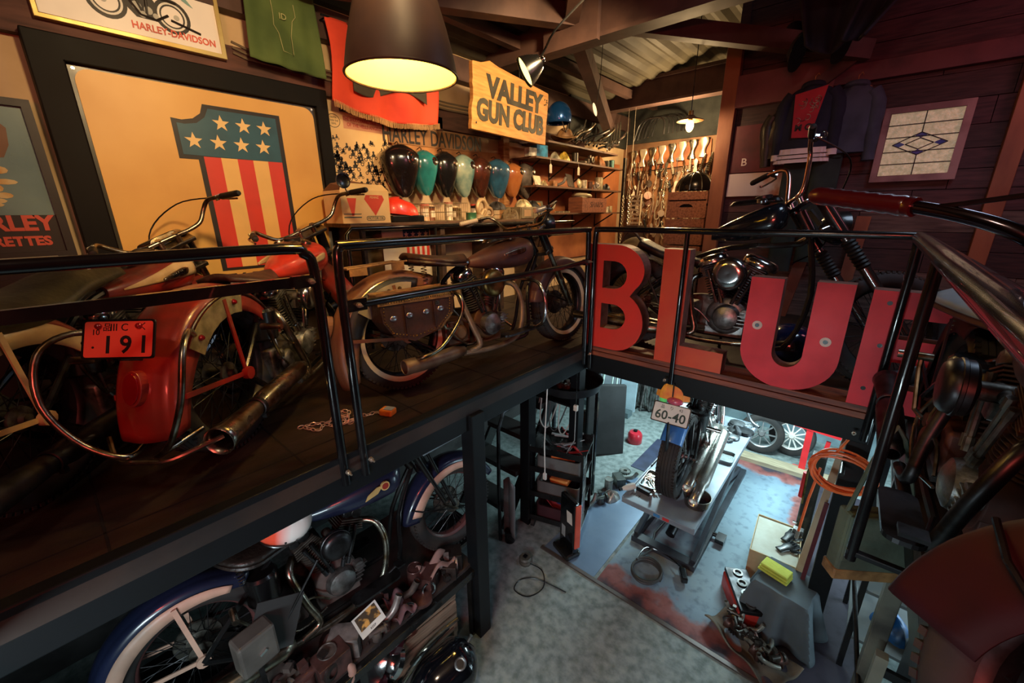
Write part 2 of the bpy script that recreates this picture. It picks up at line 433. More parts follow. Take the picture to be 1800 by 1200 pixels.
# painted boards on the plank wall
struct('trim_20', bx(-1.31, -0.90, 4.99, 5.02, 3.18, 3.62), MAROON)
struct('trim_21', bx(-1.31, -0.80, 4.985, 5.02, 2.95, 3.17), RUSTWHITE)
o = text('B', 0.10, mat('cream_letter', (226, 206, 196), 0.6), None, (-1.185, 4.985, 3.275), (1, 0, 0), (0, 0, 1), 0.002, 'painted_letter', bold=0.001)
tag(o, 'cream serif letter B painted on the maroon wall board', 'letter')
o = text('S', 0.10, mat('faded_letter', (120, 60, 62), 0.6), None, (-0.97, 4.985, 3.30), (1, 0, 0), (0, 0, 1), 0.002, 'painted_letter', bold=0.001)
tag(o, 'faded letter half hidden beside the hanging varsity jacket', 'letter')

# roof
b = MB()
def roof(u, v):
    x = -3.6 + 5.8 * u
    return V((x, -1.8 + 8.8 * v, 4.30 + (x + 3.5) * 0.24 + 0.03 * (1 if int(u * 116) % 4 < 2 else 0)))
b.grid(roof, 116, 2, smooth=False)
struct('ceiling', b, ROOFM, solid=0.004)
b = MB()
for y in (1.2, 3.55, 6.0):
    bx(-3.5, 2.1, y, y + 0.12, 4.22, 4.52, b)
    bx(-3.5, 2.1, y - 0.03, y + 0.15, 4.50, 4.54, b); bx(-3.5, 2.1, y - 0.03, y + 0.15, 4.20, 4.23, b)
struct('trim_22', b, GIRD)
b = MB()
H = (-2.35, 3.5, 4.40)
b.beam(H, (-3.25, 5.9, 3.95), 0.12, 0.16); b.beam(H, (-0.35, 4.9, 4.05), 0.10, 0.14); b.beam(H, (-3.3, 1.2, 4.25), 0.12, 0.16)
b.beam(H, (-0.6, 1.3, 4.75), 0.12, 0.16); b.box(H, (0.55, 0.05, 0.45)); b.box((H[0], H[1], H[2] + .1), (0.4, 0.4, 0.04))
b.beam((-0.35, 4.9, 4.1), (-0.75, 4.9, 3.8), 0.05, 0.10)
for x in (-3.0, -1.2, 0.4, 1.5): b.beam((x, -1.7, 4.24 + (x + 3.5) * .24), (x, 6.9, 4.24 + (x + 3.5) * .24), 0.08, 0.10)
struct('trim_23', b, GIRD)

# stained-glass window in the plank wall
GL = mat('leaded_glass', (226, 208, 170), 0.22, emit=0.22, c2=(150, 122, 84), scale=34, lo=0.35, hi=.65, bump=1.0, bscale=40, coat=0.5)
FR = mat('window_frame_paint', (158, 124, 122), 0.6, c2=(120, 90, 90), scale=6)
wx0, wx1, wz0, wz1, wy = -0.16, 0.37, 3.03, 3.61, 4.985
b = MB(); b.extr([[(wx0, wz0), (wx1, wz0), (wx1, wz1), (wx0, wz1)], [(wx0 + .05, wz0 + .05), (wx1 - .05, wz0 + .05), (wx1 - .05, wz1 - .05), (wx0 + .05, wz1 - .05)]], 0.05, (0, wy + .02, 0), (1, 0, 0), (0, 0, 1))
win = struct('window_1', b, FR, bevel=0.004)
part('window_pane', bx(wx0 + .05, wx1 - .05, wy - .005, wy + .005, wz0 + .05, wz1 - .05), GL, win)
b = MB(); cxm = (wx0 + wx1) / 2; czm = (wz0 + wz1) / 2; yy = wy - .008
def came(p, q): b.beam((p[0], yy, p[1]), (q[0], yy, q[1]), 0.007, 0.007)
iw0, iw1, iz0, iz1 = wx0 + .05, wx1 - .05, wz0 + .05, wz1 - .05
for z in (iz0 + .09, czm - .055, czm + .055, iz1 - .09): came((iw0, z), (cxm - .0 if abs(z - czm) > .06 else cxm, z)); came((cxm, z), (iw1, z))
came((cxm, iz0), (cxm, czm - .085)); came((cxm, czm + .085), (cxm, iz1))
D0 = [(cxm - .165, czm), (cxm, czm + .085), (cxm + .165, czm), (cxm, czm - .085)]
D1 = [(cxm - .085, czm), (cxm, czm + .042), (cxm + .085, czm), (cxm, czm - .042)]
for D in (D0, D1):
    for i in range(4): came(D[i], D[(i + 1) % 4])
part('lead_came', b, mat('lead', (40, 38, 44), 0.5, metal=0.5), win)
b = MB()
for (x, z, rx, rz) in ((cxm - .125, czm, .04, .021), (cxm + .125, czm, .04, .021), (cxm, czm + .064, .04, .021), (cxm, czm - .064, .04, .021)):
    b.extr([(x - rx, z), (x, z - rz), (x + rx, z), (x, z + rz)], 0.002, (0, yy + .002, 0), (1, 0, 0), (0, 0, 1))
part('blue_glass_lozenge', b, mat('blue_glass', (42, 62, 128), 0.15, emit=0.1, coat=.6), win, label='blue glass lozenges')

# ------------------------------------------------------------------ railings
RAILM = mat('rail_black', (15, 15, 17), 0.22, c2=(24, 22, 22), coat=0.5, scale=8)
BOLT = mat('bolt_zinc', (206, 196, 180), 0.3, metal=0.8)
TZ = 2.685
def bolt(par, p, d):
    b = MB(); p = V(p); d = V(d); b.cyl(p, p + d * 0.014, 0.011, n=6); b.cyl(p + d * .014, p + d * .035, 0.006, 0.004, n=6)
    part('bolt', b, BOLT, par)
r1 = thing('railing', 'black tubular railing in front of the two red motorcycles, nearest at left', 'railing', (EX, 0, MZ), group='steel railings round the pit')
def L(*P): return [(p[0] - EX, p[1], p[2] - MZ) for p in P]
part('handrail', MB().tube(L((EX, -1.6, TZ), (EX, 0.0, TZ), (EX, 0.58, TZ), (EX, 0.65, TZ - .02), (EX, 0.68, TZ - .09), (EX, 0.68, 2.2), (EX, 0.68, 1.66)), 0.019, 12, sub=3), RAILM, r1)
part('lower_rail', MB().beam(*L((EX - .01, -1.6, 2.565), (EX - .01, 0.60, 2.565)), 0.022, 0.036), RAILM, r1)
part('bracket', MB().box((0, .64, 2.565 - MZ), (.03, .09, .045)), RAILM, r1)
bolt(r1, (0.015, .655, 2.565 - MZ), (1, 0, 0)); bolt(r1, (.03, .68, 1.735 - MZ), (1, 0, 0))
r2 = thing('railing', 'black tubular railing in front of the rusty motorcycle with the leather bag', 'railing', (EX, 1.6, MZ), group='steel railings round the pit')
def L2(*P): return [(p[0] - EX, p[1] - 1.6, p[2] - MZ) for p in P]
part('handrail', MB().tube(L2((EX, 0.775, 1.66), (EX, .775, 2.2), (EX, .775, TZ - .07), (EX, .795, TZ - .01), (EX, .85, TZ), (EX, 1.6, TZ), (EX, 2.58, TZ), (EX, 2.63, TZ - .01), (EX, 2.655, TZ - .05), (EX, 2.66, 2.2), (EX, 2.66, 1.66)), 0.019, 12, sub=3), RAILM, r2)
part('lower_rail', MB().tube(L2((EX, .86, 2.445), (EX, 2.3, 2.445), (EX, 2.65, 2.46)), 0.017, 10), RAILM, r2)
part('bracket', MB().box((0, .82 - 1.6, 2.445 - MZ), (.03, .10, .05)).box((0, 2.63 - 1.6, 2.455 - MZ), (.03, .05, .04)), RAILM, r2)
bolt(r2, (0.015, .83 - 1.6, 2.445 - MZ), (1, 0, 0)); bolt(r2, (.03, .79 - 1.6, 1.745 - MZ), (1, 0, 0)); bolt(r2, (.015, 2.64 - 1.6, 2.46 - MZ), (1, 0, 0))
r3 = thing('railing', 'black tubular railing behind which the large red sign letters stand', 'railing', (-0.7, EY - .03, MZ), group='steel railings round the pit')
ey = EY - .03
def L3(*P): return [(p[0] + .7, p[1] - ey, p[2] - MZ) for p in P]
part('handrail', MB().tube(L3((EX + .03, ey, 1.62), (EX + .03, ey, 2.2), (EX + .03, ey, TZ - .06), (EX + .05, ey, TZ - .01), (EX + .1, ey, TZ), (-.7, ey, TZ), (.08, ey, TZ), (.125, ey, TZ - .01), (.145, ey, TZ - .05), (.145, ey, 2.2), (.145, ey, 1.62)), 0.019, 12, sub=3), RAILM, r3)
part('post', MB().tube(L3((-.90, ey, TZ), (-.90, ey, 1.66)), 0.015, 10), RAILM, r3)
bolt(r3, (-.93 + .7, -.02, 1.69 - MZ), (0, -1, 0)); bolt(r3, (.10 + .7, -.02, 1.66 - MZ), (0, -1, 0)); bolt(r3, (EX + .05 + .7, -.02, 1.75 - MZ), (0, -1, 0))
r4 = thing('railing', 'thick black handrail at right, running from the corner towards the viewer', 'railing', (0.135, 1.2, MZ), group='steel railings round the pit')
part('handrail', MB().tube([(0.01, 1.38, TZ - MZ - .02), (0, 1.30, TZ - MZ), (0, 0, TZ - MZ), (0, -1.6, TZ - MZ)], 0.026, 12, sub=2), RAILM, r4)
part('post', MB().tube([(0, .40, TZ - MZ), (0, .40, -.11)], 0.016, 10), RAILM, r4)
part('post', MB().tube([(0, -.9, TZ - MZ), (0, -.9, -.11)], 0.016, 10), RAILM, r4)
r5 = thing('railing', 'inner black railing standing against the shelf ledge beneath the motor oil carton', 'railing', (-2.9, 1.9, MZ))
part('handrail', MB().tube([(0, -.38, 0), (0, -.38, .89), (0, -.34, .93), (0, .4, .93), (0, 1.4, .93), (0, 2.6, .93)], 0.017, 10), RAILM, r5)
part('post', MB().tube([(0, -.27, 0), (0, -.27, .93)], 0.013, 8), RAILM, r5)
part('post', MB().tube([(0, .43, 0), (0, .43, .93)], 0.013, 8), RAILM, r5)
part('lower_rail', MB().tube([(0, -.38, .78), (0, 2.6, .78)], 0.010, 8), RAILM, r5)

# ------------------------------------------------------------------ motorcycles
# local frame of a bike: rear tyre contact at the origin, x forward, y to its left, z up
RADR = 0.335
def wheel(par, c, W_, name, rad=RADR, rimc=STEEL, tread='ribs', white=False, hubm=DULLALLOY, width=0.062, brake=True, mag=False):
    b = MB(); w = width; pr = []
    ribs = [(-1.0, .0)] if tread == 'none' else None
    # tyre profile (r, axial)
    side = [(rad - .092, -w * .62), (rad - .085, -w * .80), (rad - .055, -w * 1.0), (rad - .028, -w * .98), (rad - .012, -w * .82)]
    top = []
    nr = 5
    for k in range(nr):
        y0 = -w * .72 + k * (w * 1.44) / nr; y1 = y0 + w * 1.44 / nr
        f = lambda y: rad - 0.010 * (abs(y) / w) ** 2 * 1.6
        if tread == 'ribs': top += [(f(y0) - .006, y0 + .0012), (f(y0), y0 + .0022), (f(y1), y1 - .0022), (f(y1) - .006, y1 - .0012)]
        else: top += [(f(y0), y0)]
    prof = side + top + [(r, -a) for r, a in side[::-1]]
    b.lathe(prof, c, (0, 1, 0), 56)
    if tread == 'ribs':
        for k in range(72):
            a = 2 * PI * k / 72
            for sgn in (-1, 1):
                rr = rad - .011; d = V((math.cos(a), 0, math.sin(a)))
                m = Matrix((V((0, 1, 0)), V((-d.z, 0, d.x)), d)).transposed()
                b.box(V(c) + d * rr + V((0, sgn * w * .80, 0)), (w * .26, .016, .014), m)
    ty = part('tyre', b.xf(W_), RUBBER, par)
    if white:
        part('white_wall', MB().lathe([(rad - .086, -w * .86), (rad - .056, -w * 1.03)], c, (0, 1, 0), 48).lathe([(rad - .086, w * .86), (rad - .056, w * 1.03)], c, (0, 1, 0), 48).xf(W_), IVORY, ty)
    b = MB(); ri = rad - .088
    b.lathe([(ri - .018, -w * .35), (ri - .012, -w * .5), (ri + .004, -w * .66), (ri + .010, -w * .62), (ri + .004, -w * .4), (ri - .010, 0), (ri + .004, w * .4), (ri + .010, w * .62), (ri + .004, w * .66), (ri - .012, w * .5), (ri - .018, w * .35), (ri - .022, 0), (ri - .018, -w * .35)], c, (0, 1, 0), 48)
    part('rim', b.xf(W_), rimc, ty)
    b = MB(); b.lathe([(0, -.075), (.020, -.075), (.022, -.055), (.052, -.050), (.054, -.040), (.028, -.034), (.026, .034), (.054, .040), (.052, .050), (.022, .055), (.02, .075), (0, .075)], c, (0, 1, 0), 24)
    part('hub', b.xf(W_), hubm, ty)
    b = MB(); n = 40
    for k in range(n):
        a = 2 * PI * k / n; s = 1 if k % 2 else -1; a2 = a + (0.5 if (k // 2) % 2 else -0.5)
        p = V(c) + V((math.cos(a2) * .050, s * .044, math.sin(a2) * .050)); q = V(c) + V((math.cos(a) * (ri - .016), s * .006, math.sin(a) * (ri - .016)))
        b.cyl(p, q, 0.0020, n=5, caps=False)
    part('spokes', b.xf(W_), hubm if hubm is not DULLALLOY else STEEL, ty)
    if brake:
        part('brake_drum', MB().lathe([(0, .048), (.10, .048), (.104, .056), (.10, .070), (.03, .078), (0, .078)], c, (0, 1, 0), 32).xf(W_), DULLALLOY, ty)
    return ty

def fender(name, par, c, W_, m, Rf, a0, a1, hw=0.085, skirt=0.05, s1=None, flare=0.0, drop=0.035, panel=None, bead=None, n=40):
    """a0..a1 in degrees measured from +x over the top; skirt depth can be a function of t"""
    s1 = s1 or (lambda t: 1.0)
    def fn(u, v):
        a = R(a0 + (a1 - a0) * u); t = (v - .5) * 2; y = t * hw
        fl = flare * max(0, (u - .72) / .28) ** 2 + (flare * .6) * max(0, (.12 - u) / .12) ** 2
        if abs(t) < .55: rr = Rf - drop * .35 * (abs(t) / .55) ** 2; yy = y
        elif abs(t) < .82:
            k = (abs(t) - .55) / .27; rr = Rf - drop * .35 - drop * k * k; yy = math.copysign(hw * (.55 + .36 * math.sin(k * PI / 2)), t)
        else:
            k = (abs(t) - .82) / .18; rr = Rf - drop * 1.35 - skirt * s1(u) * k; yy = math.copysign(hw * .91 + .004 * k, t)
        rr += fl
        return V(c) + V((math.cos(a) * rr, yy, math.sin(a) * rr))
    f = part(name, MB().grid(fn, n, 28).xf(W_), m, par, solid=0.004)
    if panel:   # second colour along the skirts
        b = MB()
        for s in (-1, 1):
            def g(u, v):
                a = R(a0 + (a1 - a0) * (panel[1] + (panel[2] - panel[1]) * u)); uu = (panel[1] + (panel[2] - panel[1]) * u)
                fl = flare * max(0, (uu - .72) / .28) ** 2
                rr = Rf - drop * 1.30 - (skirt * s1(uu) + .003) * v + fl
                return V(c) + V((math.cos(a) * rr, s * (hw * .91 + .009 + .003 * v), math.sin(a) * rr))
            b.grid(g, n, 2)
        part('skirt_panel', b.xf(W_), panel[0], f, solid=0.003)
    if bead:
        b = MB()
        for s in (-1, 1):
            P = []
            for k in range(25):
                u = bead[1] + (bead[2] - bead[1]) * k / 24; a = R(a0 + (a1 - a0) * u); rr = Rf - drop * 1.25
                P.append(V(c) + V((math.cos(a) * rr, s * (hw * .93 + .004), math.sin(a) * rr)))
            b.tube(P, 0.005, 6)
        part('trim_bead', b.xf(W_), bead[0], f)
    return f

def motorcycle(label, loc, head, lean, scale, o, group=None):
    g = o.get
    t = thing('motorcycle', label, 'motorcycle', loc, (R(-lean), 0, R(head)), group, scale)
    t.rotation_mode = 'XYZ'
    t.matrix_world = Matrix.Translation(loc) @ Matrix.Rotation(R(head), 4, 'Z') @ Matrix.Rotation(R(-lean), 4, 'X') @ Matrix.Scale(scale, 4)
    t.rotation_euler = (Matrix.Rotation(R(head), 3, 'Z') @ Matrix.Rotation(R(-lean), 3, 'X')).to_euler(); t.scale = (scale,) * 3; t.location = loc
    I = Matrix.Identity(4)
    rake = R(g('rake', 29)); neck = V(g('neck', (1.20, 0, .86))); axd = V((-math.sin(rake), 0, math.cos(rake)))
    S = Matrix.Translation(neck) @ Matrix.Rotation(R(g('steer', 0)), 4, axd) @ Matrix.Translation(-neck)
    rad = g('rad', RADR); fc = V(g('front', (1.52, 0, rad))); rc = V((0, 0, rad))
    fm = g('frame', BLACK)
    def P(name, mb, m, par=None, steer=False, **k):
        return part(name, mb.xf(S if steer else I), m, par or t, **k)
    # wheels
    wheel(t, rc, I, 'rear', rad, rimc=g('rim', STEEL), tread=g('tread', 'ribs'), white=g('ww', False), hubm=g('hub', DULLALLOY), width=g('tyrew', .064))
    wheel(t, fc, S, 'front', rad if not g('frad') else g('frad'), rimc=g('rim', STEEL), tread=g('tread', 'ribs'), white=g('ww', False), hubm=g('hub', DULLALLOY), brake=not g('chop'))
    # fenders
    if g('fender'):
        f = fender('rear_fender', t, rc, I, g('fender'), rad + g('fr', .058), g('ra0', 62), g('ra1', 205), hw=g('fw', .092), skirt=g('rskirt', .075),
                   s1=lambda u: 0.45 + 0.55 * math.sin(PI * min(1, max(0, (u - .05) / .95))) ** .7, flare=g('flare', .04), panel=g('rpanel'), bead=g('rbead'))
        fw_ = g('fw', .092)
        for s in (-1, 1):
            b = MB(); y = s * (fw_ + .012)
            b.beam(rc + V((0, y, 0)), rc + V((math.cos(R(98)) * (rad + .0), y, math.sin(R(98)) * (rad + .0))), .020, .007, (0, 1, 0))
            b.beam(rc + V((0, y, 0)), rc + V((math.cos(R(172)) * (rad + .02), y, math.sin(R(172)) * (rad + .02))), .020, .007, (0, 1, 0))
            b.cyl(rc + V((0, y * .96, 0)), rc + V((0, y * 1.16, 0)), .030, n=10)
            P('fender_brace', b, g('brace', g('fender')), f)
    if g('plate_patch'):
        b = MB()
        for s in (-1, 1):
            pl = []
            for k in range(13):
                a = R(78 + 66 * k / 12); pl.append((math.cos(a) * (rad + .010), math.sin(a) * (rad + .010)))
            for k in range(7):
                a = R(144 - 66 * k / 6); rr = rad - .075 + .022 * math.sin(PI * k / 6) * 0; pl.append((math.cos(a) * rr, math.sin(a) * rr))
            if s < 0: b.extr(pl, .004, rc + V((0, -g('fw', .092) - .008, 0)), (1, 0, 0), (0, 0, 1))
            else: b.extr(pl[::-1] and pl, .004, rc + V((0, g('fw', .092) + .012, 0)), (1, 0, 0), (0, 0, 1))
        pp = P('side_plate', b, g('plate_patch'))
        for s in (-1, 1):
            for a in g('patch_studs', (88, 134)):
                q = rc + V((math.cos(R(a)) * (rad - .026), s * (g('fw', .092) + .013), math.sin(R(a)) * (rad - .026)))
                P('stud', MB().lathe([(0, .014), (.008, .012), (.013, .004), (.013, 0)], q, (0, s, 0), 10), g('stud', REDGLASS), pp)
    if g('ffender'):
        f = fender('front_fender', t, fc, S, g('ffender'), rad + .055, g('fa0', 18), g('fa1', 172), hw=.085, skirt=g('fskirt', .06),
                   s1=lambda u: 0.30 + 0.70 * u ** .8, flare=.03, panel=g('fpanel'), bead=g('fbead'))
        for s in (-1, 1):
            P('fender_brace', MB().tube([fc + V((0, s * .095, 0)), fc + V((-.28, s * .097, .12)), fc + V((-.345, s * .08, .16))], .006, 6), g('frame', BLACK), f, True)
    # frame
    b = MB()
    b.tube([neck + V((.03, 0, -.05)), (1.0, 0, .80), (.62, 0, .76), (.36, 0, .64), (.33, 0, .40), (.36, 0, .20)], .017, 8, sub=3)
    for s in (-1, 1):
        b.tube([neck + V((.05, s * .015, -.10)), (1.10, s * .045, .50), (1.04, s * .085, .20), (.90, s * .10, .145), (.30, s * .11, .15), (.14, s * .115, .24), (0, s * .12, rad)], .015, 8, sub=3)
        b.tube([(.36, s * .03, .62), (.20, s * .09, .52), (0, s * .12, rad)], .013, 8, sub=2)
    b.cyl(neck + axd * -.11, neck + axd * .05, .032, n=16)
    P('frame', b, fm)
    # engine
    ec = V((.66, 0, .31))
    eb = MB(); eb.lathe([(0, -.075), (.10, -.078), (.125, -.06), (.13, 0), (.125, .06), (.10, .078), (0, .078)], ec, (0, 1, 0), 30)
    eb.box(ec + V((0, 0, -.09)), (.24, .12, .10))
    en = P('crankcase', eb, g('case', ALLOY), bevel=.004)
    tb = MB(); tb.lathe([(0, -.135), (.045, -.132), (.075, -.118), (.088, -.085), (.09, -.07)], ec + V((.01, 0, -.005)), (0, 1, 0), 24)
    for k in range(5): tb.box(ec + V((.08 + .012 * k, -.095, -.055 + .024 * k)), (.075, .035, .006))
    tb.lathe([(0, -.11), (.03, -.105), (.036, -.07)], ec + V((.12, 0, .03)), (0, 1, 0), 16)
    P('timing_cover', tb, g('timing', ALLOY), en)
    for sx_, nm in ((-1, 'rear'), (1, 'front')):
        ang = R(22.5) * sx_; d = V((math.sin(ang), 0, math.cos(ang))); q = V((d.z, 0, -d.x))
        mcy = Matrix((q, V((0, 1, 0)), d)).transposed()
        cb = MB(); cb.cyl(ec + d * .10, ec + d * .29, .052, n=20)
        for k in range(9):
            c0 = ec + d * (.135 + .0175 * k); rr = .078 if k < 7 else .074
            cb.lathe([(0, 0), (rr - .004, 0), (rr, .002), (rr, .0045), (rr - .004, .0065), (0, .0065)], c0, d, 20, sx=1.0)
        cy = P('cylinder', cb, g('cyl', DULLALLOY), en)
        hb = MB()
        for k in range(5):
            hb.box(ec + d * (.30 + .014 * k), (.155 - .008 * k, .145, .006), mcy)
        hb.box(ec + d * .325, (.10, .10, .07), mcy)
        P('cylinder_head', hb, g('cyl', DULLALLOY), en)
        rb = MB()
        if g('pan', True):
            rs = g('rocks', 1.0); rb.loft([[ec + d * h + q * x + V((0, y, 0)) for x, y in rrect(w_, w_ * .92, w_ * .42, 4)] for h, w_ in ((.365, .155 * rs), (.385, .158 * rs), (.405, .150 * rs), (.42, .125 * rs), (.428, .08 * rs))])
        else:
            rb.box(ec + d * .385, (.11, .12, .03), mcy); rb.cyl(ec + d * .395 + V((0, -.07, 0)) + q * .02, ec + d * .395 + V((0, .07, 0)) + q * .02, .032, n=14); rb.cyl(ec + d * .395 + V((0, -.07, 0)) - q * .035, ec + d * .395 + V((0, .07, 0)) - q * .035, .026, n=14)
        P('rocker_cover', rb, g('rocker', CHROME), en, bevel=.003)
        for s in (-1, 1):
            base = ec + V((sx_ * .045 + s * .016, -.095, .09)); top = ec + d * .335 + q * (s * .022) + V((0, -.082, 0))
            P('pushrod_tube', MB().cyl(base, top, .0085, n=8).cyl(base, base + (top - base) * .18, .013, n=8).cyl(top - (top - base) * .15, top, .012, n=8), g('rocker', CHROME), en)
    # carburettor and air cleaner
    ac = V((.66, -.17, .60))
    cb = MB().cyl((.66, .0, .60), (.66, -.12, .60), .028, n=14).cyl((.60, -.07, .60), (.72, -.07, .60), .02, n=12).box((.66, -.07, .555), (.05, .05, .05))
    P('carburettor', cb, DULLALLOY, en)
    if g('cleaner', True):
        ra = g('cleaner_r', .082)
        P('air_cleaner', MB().lathe([(0, -.028), (ra * .5, -.030), (ra * .8, -.026), (ra * .95, -.014), (ra, 0), (ra, .03), (ra * .9, .038), (0, .038)], ac, (0, 1, 0), 32), g('cleanerm', CHROME), en)
        P('air_cleaner_band', MB().lathe([(ra + .001, .002), (ra + .004, .004), (ra + .004, .012), (ra + .001, .014)], ac, (0, 1, 0), 32), STEEL, en)
    # transmission, oil tank, primary
    P('gearbox', MB().box((.37, -.01, .30), (.20, .20, .17)).cyl((.37, -.12, .30), (.37, -.155, .30), .062, .045, n=18).cyl((.30, -.12, .35), (.30, -.15, .35), .03, n=12), g('case', ALLOY), bevel=.014)
    P('kick_lever', MB().tube([(.30, -.15, .35), (.24, -.17, .36), (.16, -.18, .50), (.15, -.18, .54)], .009, 8).tube([(.15, -.15, .545), (.15, -.25, .545)], .016, 10), g('bright', OLDCHROME))
    P('oil_tank', MB().lathe([(0, -.085), (.07, -.085), (.082, -.07), (.082, .07), (.07, .085), (0, .085)], (.30, -.055, .52), (0, 0, 1), 20).lathe([(0, -.085), (.07, -.085), (.08, -.07), (.08, .07), (.07, .085), (0, .085)], (.30, .06, .52), (0, 0, 1), 20), g('oil', BLACK))
    P('primary_cover', MB().loft([[(.36 + .0, y, .30 + 0) for y in ()] or [V((x, yy_, z)) for x, z in [(.52 + .26 * math.copysign(abs(math.cos(a)) ** .8, math.cos(a)) * k, .31 + .115 * math.sin(a) * k) for a in [2 * PI * j / 28 for j in range(28)]]] for yy_, k in ((.10, 1.0), (.15, 1.0), (.165, .93))]), g('primary', DULLALLOY))
    # oil lines
    P('oil_line', MB().tube([(.34, -.12, .46), (.40, -.15, .38), (.50, -.13, .34), (.58, -.13, .27)], .006, 6, sub=4), g('bright', OLDCHROME))
    P('oil_line', MB().tube([(.28, -.13, .44), (.27, -.16, .34), (.40, -.16, .22), (.56, -.12, .22)], .006, 6, sub=4), g('bright', OLDCHROME))
    # exhaust
    if g('exhaust', 'fishtail'):
        em = g('exm', OLDCHROME); kind = g('exhaust', 'fishtail')
        P('header_pipe', MB().tube([(.86, -.02, .58), (.93, -.08, .55), (.95, -.13, .40), (.86, -.155, .19), (.60, -.17, .15), (.36, -.18, .17)], .020, 10, sub=4), em)
        P('header_pipe', MB().tube([(.46, -.03, .57), (.42, -.10, .52), (.46, -.15, .34), (.50, -.17, .20), (.40, -.18, .17)], .020, 10, sub=4), em)
        x0, x1 = g('muf', (-.42, .30))
        z0, z1 = g('mufz', (.25, .18)); yy0 = g('mufy', -.20)
        L_ = x1 - x0
        if kind == 'fishtail':
            ps = [(x1, .024), (x1 - .06, .044), (x1 - L_ * .55, .047), (x1 - L_ * .62, .034), (x1 - L_ * .66, .038), (x0 + .04, .052), (x0, .058)]
            P('muffler', MB().tube([(x, yy0 - .0, z1 + (z0 - z1) * (x1 - x) / L_) for x, _ in ps], [r for _, r in ps], 20, caps=False), em, solid=.003)
            P('muffler_clamp', MB().lathe([(.041, -.012), (.046, -.010), (.046, .010), (.041, .012)], (x1 - L_ * .63, yy0, z1 + (z0 - z1) * .63), (1, 0, 0), 20).box((x1 - L_ * .63, yy0 - .03, z1 + (z0 - z1) * .63 - .04), (.02, .02, .02)), STEEL)
        elif kind == 'tube':
            P('muffler', MB().tube([(x1, yy0, z1), (x1 - .08, yy0, z1 + .0), (x0 + .22, yy0, z0), (x0 + .20, yy0, z0), (x0 + .01, yy0, z0 + .0), (x0, yy0, z0)], [.024, .042, .042, .046, .046, .042], 20, caps=False), em, solid=.003)
        elif kind == 'twin':
            for dy, dz, dx in ((0, 0, 0), (-.075, -.01, -.12)):
                P('muffler', MB().tube([(x1, yy0 + dy * .3, z1), (x1 - .12, yy0 + dy, z1 + dz), (x0 + .26 + dx, yy0 + dy, z0 + dz), (x0 + .22 + dx, yy0 + dy, z0 + dz), (x0 + dx, yy0 + dy, z0 + dz)], [.02, .040, .044, .030, .030], 20, caps=False), em, solid=.003)
    # tank
    if g('tank'):
        tx, tz, tl, tw, th = g('tankg', (.86, .80, .56, .155, .105))
        rings = []
        for k in range(15):
            u = k / 14; x = tx - tl / 2 + tl * u
            w = tw * (0.18 + 0.82 * min(1, math.sin(min(1, u * 1.12) * PI / 2) ** .85)) * (1 - .55 * max(0, (u - .86) / .14) ** 2)
            h = th * (0.30 + 0.70 * math.sin(min(1, u * 1.25) * PI / 2)) * (1 - .50 * max(0, (u - .86) / .14) ** 2)
            z = tz - (1 - u) * g('tank_slope', .055)
            rings.append(superring(x, 0, z, w, h, 28, 2.5))
        tk = P('fuel_tank', MB().loft(rings), g('tank'))
        if g('tpanel'):
            b = MB()
            for s in (-1, 1):
                def fn(u, v):
                    x = tx - tl * .40 + tl * .86 * u; i = (x - tx + tl / 2) / tl
                    w = tw * (0.18 + 0.82 * min(1, math.sin(min(1, i * 1.12) * PI / 2) ** .85)) * (1 - .55 * max(0, (i - .86) / .14) ** 2)
                    h = th * (0.30 + 0.70 * math.sin(min(1, i * 1.25) * PI / 2)) * (1 - .50 * max(0, (i - .86) / .14) ** 2)
                    zc = tz - (1 - i) * g('tank_slope', .055)
                    a = (-.10 + .10 * (1 - u) + v * 1.05 * (.10 + .90 * u ** .8)) * 1.0
                    c_, s_ = abs(math.cos(a)) ** (2 / 2.5), math.copysign(abs(math.sin(a)) ** (2 / 2.5), math.sin(a))
                    return V((x, s * (w * c_ + .0035), zc + h * s_ + .001))
                b.grid(fn, 18, 8)
            P('tank_panel', b, g('tpanel'), tk, solid=.002)
        if g('badge'):
            for s in (-1, 1):
                b = MB()
                def fn(u, v):
                    x = tx - .08 + .21 * u; yv = (v - .5) * .045 * (1 - .75 * (1 - u) ** 2) * (1 - .5 * max(0, (u - .8) / .2) ** 2)
                    return V((x, s * (tw * .985 + .010), tz - .004 + yv + .03 * (u - .5)))
                b.grid(fn, 12, 4)
                P('tank_badge', b, g('badge'), tk, solid=.010)
            if g('badge_text'):
                for s in (-1, 1):
                    text('HARLEY', .034, g('badge_textm', CHROME), tk, (tx + .045, s * (tw * .985 + .018), tz + .002), (-s, 0, -s * .14), (0, 0, 1), .003, 'badge_lettering')
        if g('wing_badge'):
            for s in (-1, 1):
                w_ = P('tank_wing', MB().extr([(-.10, -.035), (-.02, -.02), (.0, .0), (.03, .02), (-.02, .022), (-.08, -.005)], .004, (tx + .10, s * (tw + .002) , tz), (-s, 0, 0) if s > 0 else (1, 0, 0), (0, 0, 1)), mat('badge_yellow', (206, 176, 110), .4), tk)
                P('tank_roundel', MB().cyl((tx + .13 , s * (tw * .98), tz + .01), (tx + .13, s * (tw + .010), tz + .01), .028, n=22), mat('badge_yellow', (206, 176, 110), .4), w_); P('roundel_centre', MB().cyl((tx + .13 , s * (tw * .98), tz + .01), (tx + .13, s * (tw + .012), tz + .01), .020, n=22), mat('badge_red', (150, 50, 40), .4), w_)
        dash = MB(); dash.loft([[(tx + .02 + x * 1.0, y * .9, tz + th * 0.86 + k * .026 - (0.05 - x) * .10) for x, y in rrect(.30 - k * .04, .12 - k * .03, .05 - k * .01, 4)] for k in (0, 1)])
